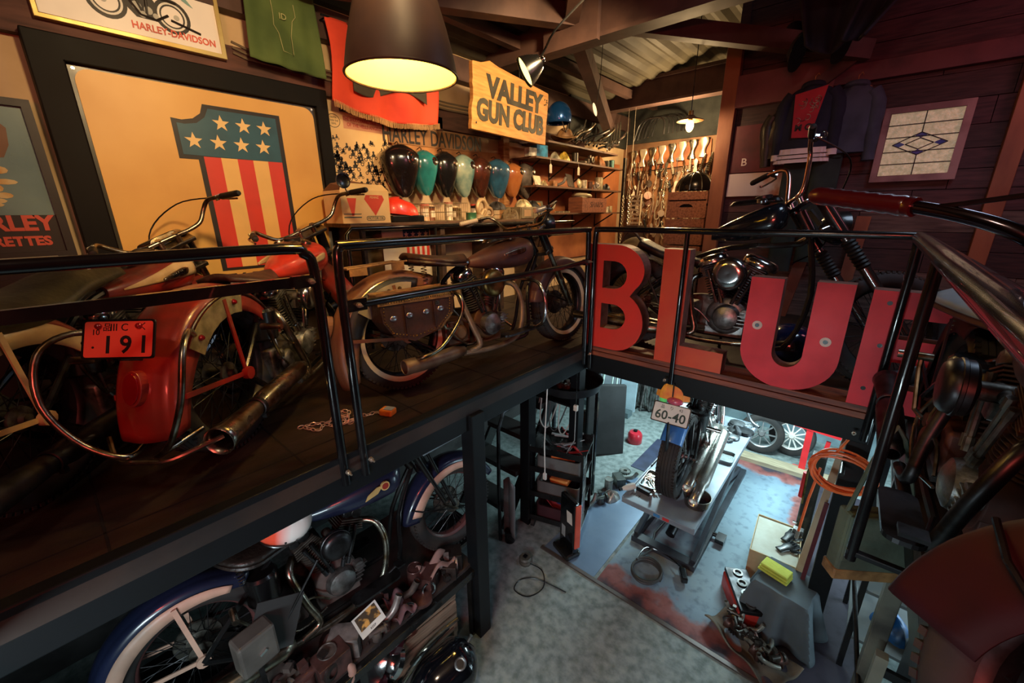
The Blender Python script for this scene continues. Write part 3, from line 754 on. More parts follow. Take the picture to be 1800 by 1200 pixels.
        P('dash_panel', dash, g('dash', OLDCHROME), tk, bevel=.006)
        for s in (-1, 1):
            P('filler_cap', MB().lathe([(0, .020), (.018, .020), (.028, .014), (.030, 0)], (tx + .06, s * tw * .55, tz + th * .88), (0, s * .35, 1), 18), g('bright', CHROME), tk)
        P('speedometer', MB().lathe([(.048, -.01), (.050, .018), (.042, .022), (.040, .018), (0, .018)], (tx + .06, 0, tz + th * .86 + .02), (-.2, 0, 1), 20), STEEL, tk)
    # seat
    sk = g('seat', 'solo'); smt = g('seatm', LEATHER)
    if sk == 'solo':
        sz_ = g('seatz', .76); sx0 = g('seatx', .34)
        def fn(u, v):
            a = u; t = (v - .5) * 2
            x = sx0 - .20 + .44 * a
            w = .165 * math.sin(min(1, a * 3.2 + .08) * PI / 2) ** .6 * (1 - .80 * max(0, (a - .38) / .62) ** .9) + .006
            z = sz_ + .055 * (1 - a) ** 2 - .012 + .035 * a * 0 - .045 * (abs(t) ** 2.4) + .020 * t * t * (1 - a) + .02 * (a - .5)
            return V((x, t * w, z))
        st = P('saddle', MB().grid(fn, 22, 14), smt, solid=.028)
        P('saddle_skirt', MB().tube([fn(u / 20, 0) + V((0, 0, -.012)) for u in range(21)], .011, 6).tube([fn(u / 20, 1) + V((0, 0, -.012)) for u in range(21)], .011, 6), g('seat_skirt', smt), st)
        for s in (-1, 1):
            b = MB()
            b.tube([(sx0 - .12 + .05 * math.sin(k * 1.7 + 0) * 0 + .016 * math.cos(k * .9), s * .08 + .016 * math.sin(k * .9), sz_ - .16 + .13 * k / 48) for k in range(49)], .003, 5)
            P('saddle_spring', b, g('bright', OLDCHROME), st)
    elif sk == 'long':
        def fn(u, v):
            t = (v - .5) * 2; x = -.40 + 1.02 * u
            w = .150 - .085 * max(0, (u - .55) / .45) ** 1.2 - .04 * max(0, (.1 - u) / .1) ** 2
            z = .83 - .045 * math.sin(min(1, max(0, (u - .15) / .6)) * PI) + .04 * max(0, (u - .6) / .4) - .05 * abs(t) ** 3 + .018 * max(0, .15 - u) / .15
            return V((x, t * w, z))
        st = P('seat', MB().grid(fn, 34, 14), smt, solid=.075)
        P('seat_rail', MB().tube([(-.34, -.15, .76), (-.40, -.12, .80), (-.43, 0, .82), (-.40, .12, .80), (-.34, .15, .76)], .009, 8, sub=4), g('bright', CHROME), st)
    elif sk == 'chop':
        def fn(u, v):
            t = (v - .5) * 2; x = .02 + .50 * u
            w = .115 - .04 * u
            z = .66 + .12 * (1 - u) ** 2.2 - .02 * abs(t) ** 3
            return V((x, t * w, z))
        P('seat', MB().grid(fn, 20, 10), smt, solid=.045)
    # fork
    top_ = neck + axd * .10; bot = fc
    fd = (V((fc.x, 0, fc.z)) - (neck + axd * .04)); fl = fd.length; fdir = fd.normalized()
    off = V((math.cos(rake), 0, math.sin(rake))) * .05
    if g('fork', 'tele') == 'tele':
        for s in (-1, 1):
            a_ = neck + axd * .10 + off + V((0, s * g('fkw', .105), 0)); e_ = fc + V((0, s * g('fkw', .105), 0)); dd = (e_ - a_); Lg = dd.length; dd.normalize()
            fk = P('fork_leg', MB().cyl(a_, a_ + dd * (Lg * .62), .021, n=16).cyl(a_ + dd * (Lg * g('slider', .55)), e_ + dd * .03, .030, .024, n=18), g('slm', g('bright', CHROME)), None, True)
            P('fork_cover', MB().cyl(a_ + dd * .03, a_ + dd * (Lg * .33), .033, n=18), g('forkc', BLACK), fk, True)
            if g('gaiter'):
                b = MB(); pr = []
                L0, L1 = Lg * .36, Lg * .56
                for k in range(17): pr.append((.030 + (.008 if k % 2 else 0), L0 + (L1 - L0) * k / 16))
                b.lathe(pr, a_, dd, 18)
                P('fork_gaiter', b, GRIPRUB, fk, True)
        P('triple_clamp', MB().box(neck + off * .6 + axd * .08, (.12, .27, .025), Matrix.Rotation(-rake, 3, 'Y')).box(neck + off * .6 - axd * .11, (.10, .26, .03), Matrix.Rotation(-rake, 3, 'Y')), g('clampm', g('bright', CHROME)), None, True, bevel=.006)
    else:
        for s in (-1, 1):
            a_ = neck + off + V((0, s * .06, .02)); e_ = fc + V((-.09, s * .085, .10))
            fk = P('fork_leg', MB().tube([a_, a_ + (e_ - a_) * .7, e_], .020, 12), fm, None, True)
            a2 = neck + off * 2.0 + V((.03, s * .05, .05)); e2 = fc + V((-.015, s * .09, .03))
            P('spring_fork_leg', MB().tube([a2, a2 + (e2 - a2) * .7, e2], .014, 10), fm, fk, True)
            P('rocker', MB().beam(fc + V((-.10, s * .095, .08)), fc + V((0, s * .095, 0)), .012, .03, (0, 1, 0)), g('bright', OLDCHROME), fk, True)
            dd = (e2 - a2).normalized(); b = MB(); u_, w_, _ = basis(dd)
            b.tube([a2 + V((.035, 0, -.0)) * 0 + dd * (-.12 + .24 * k / 60) + u_ * .020 * math.cos(k * .8) + w_ * .020 * math.sin(k * .8) for k in range(61)], .0045, 6)
            P('fork_spring', b, g('bright', OLDCHROME), fk, True)
    # headlight
    if g('light', True):
        hc = neck + V((.20, 0, .02 + g('lightz', 0)))
        h = P('headlight', MB().lathe([(0, -.11), (.035, -.105), (.075, -.075), (.095, -.02), (.098, .0), (.100, .008), (.092, .014)], hc, (1, 0, .0), 28), g('lightm', BLACK), None, True)
        P('headlight_lens', MB().lathe([(0, .030), (.05, .024), (.092, .008)], hc, (1, 0, 0), 28), GLASS, h, True)
        P('headlight_bracket', MB().beam(neck + off + axd * .04, hc - V((.03, 0, .07)), .04, .012), g('bright', CHROME), h, True)
    if g('nacelle'):
        P('nacelle', MB().loft([[neck + V((x_, y, z_)) for y, z_ in [(p[0], p[1] + h_) for p in rrect(w_, hh, .03, 3)]] for x_, w_, hh, h_ in ((-.02, .16, .10, .10), (.06, .27, .20, .05), (.16, .27, .24, .0), (.21, .22, .20, -.01))]), g('nacelle'), None, True, bevel=.004)
        P('fork_shroud', MB().extr([(-.12, -.30), (.12, -.30), (.14, .02), (-.14, .02)], .012, neck + off * 2.2 + V((.04, 0, .02)), (0, 1, 0), axd), g('nacelle'), None, True, bevel=.003)
    # handlebar
    if g('bars', 'low'):
        kind = g('bars', 'low'); bc = neck + axd * .13 + V((-.01, 0, 0)); b = MB()
        if kind == 'low':
            half = [(0, 0, 0), (0, .07, 0), (0, .14, .0), (-.005, .21, .015), (-.015, .27, .07), (-.05, .31, .105), (-.12, .345, .098), (-.28, .39, .07)]; gi = ((-.15, .355, .092), (-.285, .392, .069))
        elif kind == 'wide':
            half = [(0, 0, 0), (0, .08, 0), (0, .18, .0), (-.01, .27, .01), (-.06, .33, .03), (-.16, .38, .035), (-.34, .44, .025)]; gi = ((-.18, .388, .034), (-.37, .450, .022))
        elif kind == 'narrow':
            half = [(0, 0, 0), (0, .06, 0), (.01, .09, .05), (.01, .11, .20), (-.01, .14, .25), (-.05, .22, .26), (-.10, .32, .25)]; gi = ((-.06, .24, .26), (-.11, .345, .247))
        P1 = [bc + V((p[0], -p[1], p[2])) for p in half][::-1] + [bc + V(p) for p in half][1:]
        hb = P('handlebar', MB().tube(P1, .0125, 12, sub=5), g('barm', g('bright', CHROME)), None, True)
        P('riser', MB().cyl(bc + V((0, -.05, 0)) - axd * .06, bc + V((0, -.05, .015)), .018, n=12).cyl(bc + V((0, .05, 0)) - axd * .06, bc + V((0, .05, .015)), .018, n=12), g('bright', CHROME), hb, True)
        for s in (-1, 1):
            p, q = bc + V((gi[0][0], s * gi[0][1], gi[0][2])), bc + V((gi[1][0], s * gi[1][1], gi[1][2]))
            gg = MB(); d_ = (q - p); Lg = d_.length; d_.normalize()
            prg = [(0, 0), (.017, 0), (.018, .01)]; gs = g('grips', 1.0)
            for k in range(7): prg += [(.0165, .015 + (Lg - .02) * k / 7), (.0185, .02 + (Lg - .02) * k / 7)]
            prg += [(.018, Lg), (.014, Lg + .012), (0, Lg + .014)]
            P('grip', gg.lathe([(a_ * gs, b_) for a_, b_ in prg], p, d_, 16), g('gripm', GRIPRUB), hb, True)
            lv = [p + V((.02, 0, -.005)), p + V((.06, s * .02, -.01)), q + V((.065, 0, -.02)), q + V((.05, s * .0, -.02))]
            if g('levers', True): P('lever', MB().tube(lv, .006, 8, sub=3).box(p + V((.02, 0, 0)) - d_ * .02, (.03, .03, .03)), g('bright', CHROME), hb, True)
        if g('mirror'):
            s = g('mirror'); p = bc + V((gi[0][0], s * gi[0][1], gi[0][2])) - V((0, s * .02, 0)); mc = p + V((-.02, s * -.0, .085))
            mm = P('mirror', MB().lathe([(0, .016), (.030, .015), (.047, .008), (.050, 0), (.050, -.004), (.046, -.004), (.044, 0)], mc, (1, 0, .1), 26), BLACK, hb, True)
            P('mirror_stem', MB().tube([p, p + V((.01, 0, .03)), mc + V((.014, 0, -.04))], .005, 6), g('bright', CHROME), mm, True)
        if g('cable', True):
            P('cable', MB().tube([bc + V((gi[0][0], .0 - gi[0][1] * 1, gi[0][2])) + V((.02, 0, 0)), bc + V((.16, -.22, .16)), bc + V((.26, 0, .06)), neck + V((.18, .10, -.10)), neck + V((.0, .06, -.25))], .0045, 6, sub=6), STEEL, hb, True)
    # plate, tail light
    if g('plate'):
        pc = V(g('platec', (-.43, 0, .66))); tilt = R(g('ptilt', 22)); uy_ = V((math.sin(tilt), 0, math.cos(tilt))); ux_ = V((0, -1, 0)); pn = ux_.cross(uy_)
        pl = P('number_plate', MB().extr(rrect(.235, .128, .008, 2), .003, pc, ux_, uy_), g('platem'), None)
        P('plate_frame', MB().extr([rrect(.245, .138, .010, 2), rrect(.232, .125, .008, 2)[::1]], .006, pc - pn * .001, ux_, uy_), STEEL, pl)
        for sx_, sy_, sz_, st_, bo in g('plate'):
            text(st_, sz_, g('platei', INK), pl, pc + ux_ * sx_ + uy_ * sy_ + pn * .0035, ux_, uy_, .0006, 'plate_lettering', bold=bo)
        P('plate_bracket', MB().beam(pc - uy_ * .05 - pn * .004, rc + V((-.36, 0, .22)), .05, .01, (0, 1, 0)), STEEL, pl)
        if g('plate_bolts', True):
            for k in (-.068, .068): P('plate_bolt', MB().sph(pc + ux_ * k + uy_ * .045 + pn * .006, .011, 10, 8), REDGLASS, pl)
    if g('tail', True) and g('fender'):
        tc_ = V(g('tailc', (-.425, 0, .47))); ux_ = V((0, -1, 0)); uy_ = V((.30, 0, .954)); pn = ux_.cross(uy_)
        tl_ = P('tail_light', MB().extr(ellipse(.036, .066, 24), .04, tc_ - pn * .02, ux_, uy_), g('tailm', g('fender')), None, bevel=.006)
        P('tail_lens', MB().extr(ellipse(.028, .056, 24), .008, tc_ + pn * .018, ux_, uy_), REDGLASS, tl_, bevel=.004)
    # guards, boards, stand
    if g('rear_guard'):
        gm = g('rear_guard')
        for s in (-1, 1):
            P('rear_crash_bar', MB().tube([(-.30, s * .13, .62), (-.40, s * .19, .64), (-.50, s * .20, .58), (-.56, s * .17, .42), (-.54, s * .09, .27), (-.46, s * .05, .22), (-.30, s * .10, .24)] if not g('big_guard') else
                                             [(-.25, s * .12, .62), (-.38, s * .20, .67), (-.48, s * .24, .62), (-.53, s * .23, .46), (-.52, s * .15, .30), (-.47, s * .05, .22), (-.30, s * .10, .24)], .011, 10, sub=5), gm)
        P('bumper_bar', MB().tube([(-.36, -.22, .235), (-.47, -.10, .205), (-.48, 0, .20), (-.47, .10, .205), (-.36, .22, .235)], .010, 8, sub=4), gm)
    if g('front_guard'):
        P('front_crash_bar', MB().tube([(1.05, -.04, .58), (1.06, -.20, .56), (1.06, -.27, .42), (1.05, -.24, .26), (1.03, -.09, .20)], .013, 10, sub=5).tube([(1.05, .04, .58), (1.06, .20, .56), (1.06, .27, .42), (1.05, .24, .26), (1.03, .09, .20)], .013, 10, sub=5), g('front_guard'))
    if g('boards', True):
        for s in (-1, 1):
            P('footboard', MB().extr(rrect(.30, .095, .035, 4), .014, (.82, s * .215, .225), (1, 0, .04), (0, 1, 0)), g('boardm', STEEL), None)
        P('brake_pedal', MB().tube([(.72, -.13, .20), (.86, -.16, .20), (.97, -.19, .27)], .008, 8).box((.98, -.21, .285), (.05, .06, .012)), STEEL)
    if g('stand', True):
        P('kickstand', MB().tube([(.62, .12, .16), (.60, .22, .06), (.59, .27, -.02 + .0)], .011, 8), STEEL)
    P('chain', MB().tube([(.30, .125, .33), (0, .115, rad + .05), (-.05, .115, rad), (0, .115, rad - .05), (.30, .125, .27)], .008, 6, sub=3), STEEL)
    if g('bag'):
        bl_, bs_ = g('bag')
        for s in (-1, 1):
            ox, oz = g('bagc', (.02, .52)); y = s * .135
            pf = [(-.235, .12), (.20, .12), (.23, .08), (.215, -.03), (.13, -.11), (-.05, -.14), (-.19, -.10), (-.24, -.02)]
            bb = MB().extr(pf if s > 0 else pf, .11, (ox, y - (0 if s > 0 else 0), oz), (1, 0, 0), (0, 0, 1)) if s < 0 else MB().extr(pf, .11, (ox, y + .11, oz), (1, 0, 0), (0, 0, 1))
            bg = P('saddlebag', bb, bl_, None, bevel=.018)
            yo = y - .113 if s < 0 else y + .113
            P('flap', MB().extr([(-.245, .135), (.22, .135), (.22, .075), (-.245, .08)], .118, (ox, y + .002 if s < 0 else y + .118, oz), (1, 0, 0), (0, 0, 1)), bs_, bg, bevel=.012)
            b = MB()
            for k in range(46):
                a = k / 45; i = a * 7; i0 = int(min(6, i)); p0, p1 = pf[(i0 + 2) % 8], pf[(i0 + 3) % 8]; f_ = i - i0
                b.sph((ox + (p0[0] * (1 - f_) + p1[0] * f_) * .93, yo, oz + (p0[1] * (1 - f_) + p1[1] * f_) * .92), (.005, .004, .005), 8, 5)
            for k in range(30): b.sph((ox - .235 + .45 * k / 29, yo - .006 * (1 if s < 0 else -1), oz + .088 + .0015 * math.sin(k)), (.005, .004, .005), 8, 5)
            P('rivets', b, BRASS, bg)
            for k, xk in enumerate((-.17, -.07, .04, .14)):
                P('concho', MB().sph((ox + xk, yo, oz - .005 + .004 * k), (.022, .006, .016), 14, 8), mat('concho_silver', (196, 200, 205), .3, metal=.9), bg)
            P('strap', MB().beam((ox - .10, yo, oz + .06), (ox - .10, yo, oz - .10), .006, .022, (0, 1, 0)).beam((ox + .09, yo, oz + .06), (ox + .09, yo, oz - .09), .006, .022, (0, 1, 0)), bl_, bg)
            P('bag_guard', MB().tube([(ox - .02, s * .14, .22), (ox - .04, s * .27, .24), (ox + .10, s * .285, .28), (ox + .26, s * .28, .44), (ox + .28, s * .26, .56), (ox + .25, s * .12, .60)], .012, 10, sub=5), g('bright', CHROME))
    if g('rack'):
        P('rack', MB().tube([(-.30, -.10, .78), (-.30, .10, .78), (.06, .10, .80), (.06, -.10, .80)], .006, 6, closed=True).beam((-.30, 0, .78), (.06, 0, .80), .02, .006).box((-.24, -.10, .765), (.10, .006, .05)).box((.0, -.10, .775), (.08, .006, .05)), g('rack'))
    if g('horn'):
        P('horn', MB().lathe([(.012, 0), (.02, .06), (.045, .10), (.05, .105)], (1.10, -.06, .62), (1, 0, 0), 18), g('bright', CHROME))
    return t

REDP = mat('worn_red_paint', (150, 36, 28), 0.34, c2=(92, 48, 38), scale=3.2, coat=0.3, lo=.42, hi=.68, bump=.05)
REDP2 = mat('orange_red_paint', (196, 52, 36), 0.36, c2=(150, 44, 32), scale=5, coat=0.3)
CREAMP = mat('cream_paint', (206, 176, 128), 0.42, c2=(166, 136, 92), scale=5, coat=0.2)
GREYFEND = mat('worn_grey_plate', (150, 138, 104), 0.5, c2=(104, 92, 62), scale=18, metal=.3)
RUSTP = mat('rusty_maroon', (96, 58, 44), 0.5, c2=(62, 40, 42), scale=5, bump=.1)
DUSTF = mat('dusty_brown_fender', (118, 80, 52), 0.5, c2=(92, 36, 32), scale=3, lo=.5, hi=.72)
DARKSKIRT = mat('dark_blue_band', (30, 30, 38), 0.5)
PLATERED = mat('plate_red', (248, 96, 76), 0.5, var=.05, emit=0.0)
NAVY = mat('navy_paint', (30, 36, 62), 0.3, c2=(22, 26, 46), scale=4, coat=.5)
PEACH = mat('ivory_fender_side', (214, 168, 146), 0.45, c2=(176, 140, 122), scale=6)
ZF = 1.77
b2 = dict(fender=REDP, ffender=REDP, tank=REDP2, tpanel=None, badge=CREAMP, seat='solo', seatm=BROWNLEATHER, steer=50, bars='low', mirror=-1,
          plate=[(-.078, .024, .028, '10', 0), (.0, .040, .036, 'III C', 0), (-.040, .040, .030, '品', 0), (.082, .042, .030, 'く', 0), (-.085, -.030, .05, '·', .001), (-.035, -.022, .085, '1', .0015), (.025, -.022, .085, '9', .0015), (.085, -.022, .085, '1', .0015)],
          platem=PLATERED, plate_patch=GREYFEND, patch_studs=(88, 134), rear_guard=OLDCHROME, big_guard=True, bright=OLDCHROME, oil=BLACK, rbead=(OLDCHROME, .12, .68),
          muf=(-.40, .34), mufz=(.23, .27), mufy=-.225, brace=REDP, rskirt=.085, fw=.118, fr=.055, tyrew=.080, ra0=12, ra1=192, rad=.362, frad=.335, ww=False, nacelle=None, lightm=BLACK, front_guard=None, case=DULLALLOY, flare=.05)
motorcycle('red motorcycle at left with red plate 191 on its rear fender', (-2.14, .43, ZF), 133, 0, .965, b2)
b1 = dict(b2, tank=REDP, tpanel=CREAMP, badge=OLDCHROME, badge_text=True, seat='long', seatm=GREENLEATHER, steer=55, mirror=None, plate=None, tail=True, rpanel=(CREAMP, .08, .92),
          rear_guard=None, plate_patch=None, nacelle=OLDCHROME, light=False, brace=CREAMP, exm=STEEL, rbead=None, rack=None)
motorcycle('red and cream motorcycle with long dark green seat, far left by the number sign', (-2.24, -.20, ZF), 138, -1, .93, b1)
b3 = dict(fender=DUSTF, ffender=RUSTP, tank=RUSTP, badge=OLDCHROME, seat='solo', seatm=BROWNLEATHER, seatx=.30, seatz=.80, steer=4, bars='low', gripm=IVORY, rpanel=(DARKSKIRT, .10, .75), rbead=(OLDCHROME, .10, .78),
          plate_patch=mat('pale_grey_plate', (176, 172, 150), .5, c2=(140, 132, 108)), patch_studs=(92, 105, 118, 131), stud=BRASS, bag=(BROWNLEATHER, TANLEATHER), bagc=(.03, .50), fr=.080, ww=True, front_guard=CHROME,
          bright=OLDCHROME, muf=(-.10, .34), mufz=(.19, .20), mufy=-.21, exhaust='tube', exm=mat('matte_pipe', (140, 120, 96), .5, c2=(96, 70, 52), metal=.6), cleanerm=BRASS, cleaner_r=.095, case=mat('rusty_case', (120, 84, 50), .5, c2=(64, 38, 28), metal=.5),
          rack=TANLEATHER, ra0=55, ra1=212, rskirt=.09, flare=.05, lightm=BLACK, lightz=.10)
motorcycle('rusty brown motorcycle with studded leather saddlebag along the walkway', (-2.06, 1.35, ZF), 83, 5, .96, b3)
ch = dict(chop=True, seat='chop', seatm=LEATHER, tank=mat('black_blue_tank', (20, 28, 36), .2, coat=.8), tankg=(.70, .955, .42, .105, .10), tank_slope=.12, dash=BLACK, boards=False, neck=(.99, 0, .94), rake=31, front=(1.50, 0, .34), frad=.34, steer=35, fkw=.125, rocks=1.38, mufy=-.13,
          fork='tele', gaiter=True, bars='narrow', barm=mat('rose_chrome', (205, 170, 160), .2, metal=1), bright=CHROME, slider=.56, light=True, lightz=-.05, fender=BLACK, ra0=100, ra1=175, tail=True, exhaust='twin', muf=(-.30, .36), mufz=(.20, .19), cleaner_r=.102, cyl=STEEL, case=ALLOY)
motorcycle('black chopper with long chrome fork standing behind the red sign letters', (-1.40, 3.13, ZF), 2, 3, 1.04, ch)
# motorcycle at right, its bars reaching over the handrail
MAROONP = mat('maroon_paint', (50, 12, 20), 0.62, c2=(38, 10, 16), spec=.3)
PALESEAT = mat('pale_blue_leather', (150, 172, 182), 0.45, c2=(120, 142, 152), scale=5, bump=.15)
rb = dict(fender=MAROONP, ffender=MAROONP, tank=MAROONP, seat='solo', seatm=PALESEAT, seat_skirt=RUSTP, steer=41, bars='wide', grips=1.05, seatx=.03, neck=(1.2, 0, .80), fskirt=.15, levers=False, cleanerm=STEEL, gripm=mat('maroon_grip', (58, 10, 20), .3, c2=(76, 20, 26), coat=.5), barm=mat('dark_chrome', (120, 110, 120), .12, metal=1), bright=OLDCHROME, exm=STEEL, light=False, fa0=-8, fa1=195, case=mat('rusty_engine', (96, 50, 40), .6, c2=(56, 34, 30), metal=.3), cyl=mat('rusty_engine2', (90, 60, 50), .6, metal=.3), rocker=DULLALLOY, rear_guard=None)
motorcycle('dark maroon motorcycle at far right with its grip over the handrail', (.37, 2.2, ZF), -88, 0, .95, rb)

# lower level bikes
bl = dict(fender=NAVY, ffender=NAVY, tank=NAVY, badge=None, wing_badge=True, seat='solo', seatm=LEATHER, fork='springer', rpanel=(PEACH, .06, .97), fpanel=(PEACH, .10, .95), fskirt=.07, rskirt=.06, bars=None, light=False, brace=PEACH, ra0=50, ra1=200, steer=0, rim=mat('maroon_rim', (96, 60, 58), .4), case=mat('grey_case', (116, 104, 98), .6, c2=(70, 50, 46), scale=9, metal=.4), rocker=STEEL, cleanerm=STEEL, exm=OLDCHROME, exhaust='fishtail', muf=(-.42, .36), mufz=(.22, .22), mufy=-.22, bright=OLDCHROME, stand=False, tail=False, dash=mat('maroon_dash', (80, 26, 32), .4), pan=False)
motorcycle('navy motorcycle with ivory fender sides on the rack beneath the walkway', (-1.97, .09, .605), 85, 5, .92, bl)
lf = dict(ffender=None, fender=mat('bright_blue_paint', (70, 132, 206), .35, coat=.4), ra0=112, ra1=140, rskirt=.004, flare=0, brace=STEEL, tyrew=.072, fw=.08, tank=None, seat='none', bars=None, light=False, exhaust='twin', muf=(-.30, .66), mufz=(.27, .34), mufy=-.15, exm=mat('bright_pipe', (206, 206, 200), .28, metal=.9, c2=(150, 146, 136)), bright=CHROME, boards=False, stand=False, cleaner=False, case=ALLOY, cyl=ALLOY, rocker=CHROME, primary=ALLOY, tail=False, neck=(1.20, 0, .86),
          plate=[(-.058, -.018, .085, '60', .0015), (0, -.018, .08, '-', .0015), (.058, -.018, .085, '40', .0015), (-.06, .038, .028, '品', 0), (.0, .038, .028, 'り', 0), (.06, .038, .026, '42', 0)], platem=mat('plate_white', (214, 222, 220), .5, var=.06), platei=mat('plate_green', (40, 70, 64), .6), platec=(-.36, 0, .83), ptilt=28, plate_bolts=False, hub=ALLOY, oil=BLACK)
motorcycle('stripped motorcycle with plate 60-40 standing on the grey lift table', (-.885, 3.03, .60), 94, 0, 1.03, lf)

# ------------------------------------------------------------------ left wall: signs
XY = dict(ux=(0, 1, 0), uy=(0, 0, 1))
def wallp(mb, loops, x, d=0.004, y0=0, z0=0): return mb.extr(loops, d, (x, y0, z0), (0, 1, 0), (0, 0, 1))
def rect(a, b_, c, d): return [(a, c), (b_, c), (b_, d), (a, d)]
ORANGEY = mat('sign_cream', (232, 182, 96), 0.45, c2=(206, 150, 72), scale=1.6, lo=.3, hi=.8)
SBLUE = mat('sign_blue', (42, 88, 104), 0.45, c2=(34, 76, 92)); SRED = mat('sign_red', (214, 62, 44), 0.45, var=.08); SINK = mat('sign_ink', (34, 26, 22), 0.5)
t = thing('number_sign', 'big framed sign with a stars and stripes number 1 on orange cream', 'sign', (-3.41, 1.01, 2.9))
def T(loops): return [[(y - 1.0, z - 2.9) for y, z in l] for l in loops]
b = MB(); wallp(b, T([rect(.20, 1.74, 2.05, 3.70), rect(.335, 1.645, 2.17, 3.575)]), -.08, .11)
part('frame', b, mat('sign_frame', (17, 15, 13), .6, c2=(26, 22, 19), scale=3, spec=.15), t, bevel=.006)
b = MB(); wallp(b, T([rrect(1.32, 1.42, .03, 4, .99, 2.87)]), -.03, .03)
part('metal_border', b, mat('dark_enamel', (62, 56, 44), .35, c2=(40, 36, 30)), t)
b = MB(); wallp(b, T([rrect(1.27, 1.37, .07, 6, .99, 2.875)]), 0.0, .006)
face = part('sign_face', b, ORANGEY, t)
one = [(.745, 3.155), (.745, 3.385), (.79, 3.38), (.85, 3.395), (.90, 3.43), (.925, 3.475), (1.385, 3.475), (1.385, 3.13), (1.385, 2.44), (.88, 2.44), (.88, 3.155)]
# outline (with the photographed step between flag head and stem)
outl = [(.735, 3.145), (.735, 3.375), (.79, 3.37), (.85, 3.385), (.895, 3.42), (.915, 3.475), (1.375, 3.475), (1.375, 2.43), (.835, 2.43), (.835, 3.145)]
b = MB(); wallp(b, T([outl]), .006, .002); part('numeral_outline', b, SINK, face)
b = MB(); wallp(b, T([[(.76, 3.17), (.76, 3.35), (.80, 3.347), (.865, 3.36), (.915, 3.40), (.94, 3.452), (1.345, 3.452), (1.345, 3.165)]]), .008, .002); part('numeral_star_field', b, SBLUE, face)
b = MB(); sw = (1.345 - .865) / 5
for k in range(5): b.mi = k % 2; wallp(b, T([rect(.865 + sw * k, .865 + sw * (k + 1), 2.45, 3.165)]), .008, .002)
part('numeral_stripes', b, [SRED, mat('stripe_cream', (236, 190, 112), .45, var=.08)], face)
b = MB()
for y, z in ((1.0, 3.375), (1.13, 3.375), (1.26, 3.375), (.83, 3.255), (.965, 3.255), (1.10, 3.255), (1.235, 3.255)): wallp(b, T([star(y, z, .05)]), .010, .001)
part('numeral_stars', b, mat('star_cream', (240, 204, 136), .45, var=.08), face)
text('HARLEY-DAVIDSON', .105, SINK, face, (.008, 1.08 - 1.0, 2.365 - 2.9), depth=.001, bold=.002, sx=1.15, **XY)
b = MB()
for y, z in ((.36, 3.555), (1.62, 3.555)): b.cyl((-.002, y - 1, z - 2.9), (.004, y - 1, z - 2.9), .008, n=10)
part('screw', b, OLDCHROME, t)

t = thing('poster', 'pale blue framed cigarette poster with a brown bird, cut by the left edge', 'poster', (-3.44, -.15, 2.95))
part('frame', wallp(MB(), [rect(-.45, .32, -.36, .42), rect(-.42, .285, -.33, .385)], .0, .03), SINK, t)
p = part('poster_sheet', wallp(MB(), [rect(-.43, .295, -.14, .39)], .005, .003), mat('poster_blue', (122, 146, 146), .25, c2=(98, 124, 128), scale=3, coat=.5), t)
part('text_band', wallp(MB(), [rect(-.43, .295, -.34, -.14)], .005, .003), SINK, t)
part('bird_figure', wallp(MB(), [[(.00, .12), (.08, .13), (.17, .14), (.20, .20), (.21, .28), (.17, .33), (.12, .36), (.14, .29), (.10, .24), (.02, .20), (-.1, .18), (-.2, .16), (-.16, .10), (-.06, .09)]], .008, .001), mat('bird_brown', (112, 72, 40), .5), p)
b = MB(); random.seed(5)
for k in range(22):
    a, c = random.uniform(-.15, .16), random.uniform(-.10, .09); w = random.uniform(.02, .05)
    wallp(b, [ellipse(w, random.uniform(.012, .03), 9, a, c)], .0085 + k * .00005, .0006)
part('crest_figure', b, mat('poster_cream', (206, 184, 130), .4, c2=(190, 140, 60), scale=12), p)
PRED = mat('poster_red', (206, 84, 62), .5, var=.1)
text('HARLEY', .105, PRED, p, (.010, .08, -.185), depth=.001, bold=.004, **XY); text('CIGARETTES', .064, PRED, p, (.010, .06, -.275), depth=.001, bold=.003, **XY)

t = thing('light_box_sign', 'lit white picture sign of a motorcycle, in a gold frame above the number sign', 'sign', (-3.425, .70, 4.0), (0, 0, 0))
GOLDF = mat('gold_frame', (214, 190, 120), .35, metal=.5, c2=(180, 150, 84))
YA, YB, ZA, ZB = -.42, .42, -.24, .26; PZ = -.045
part('frame', wallp(MB(), [rect(YA, YB, ZA, ZB), rect(YA + .022, YB - .022, ZA + .022, ZB - .022)], -.07, .10), GOLDF, t, bevel=.003)
face = part('sign_face', wallp(MB(), [rect(YA + .02, YB - .02, ZA + .02, ZB - .02)], 0, .01), mat('lit_white', (226, 214, 196), .4, var=.06, emit=.12), t)
b = MB()
wallp(b, [[(-.02, .24), (.26, .24), (.26, .075), (-.02, .125)]], .010, .001)
for y in (-.12, .17): wallp(b, [ellipse(.088, .088, 26, y, -.03 + PZ), ellipse(.052, .052, 26, y, -.03 + PZ)], .0105, .001)
b.mi = 0
for P_ in ([(-.13, -.03), (-.07, .08), (-.06, .12)], [(-.06, .08), (.02, .07), (.10, .05), (.2, .04)], [(-.04, .03), (.02, -.06), (.09, -.07), (.15, -.03)], [(0, .05), (.03, -.04)], [(.06, .05), (.05, -.05)], [(.16, -.05), (.30, -.085)]):
    b.tube([(.012, y, z + PZ) for y, z in P_], .007, 6)
wallp(b, [[(-.05, .035 + PZ), (.09, .03 + PZ), (.12, -.02 + PZ), (.10, -.075 + PZ), (.0, -.075 + PZ), (-.04, -.03 + PZ)]], .0112, .001)
mp_ = part('motorcycle_picture', b, SINK, face)
b = MB()
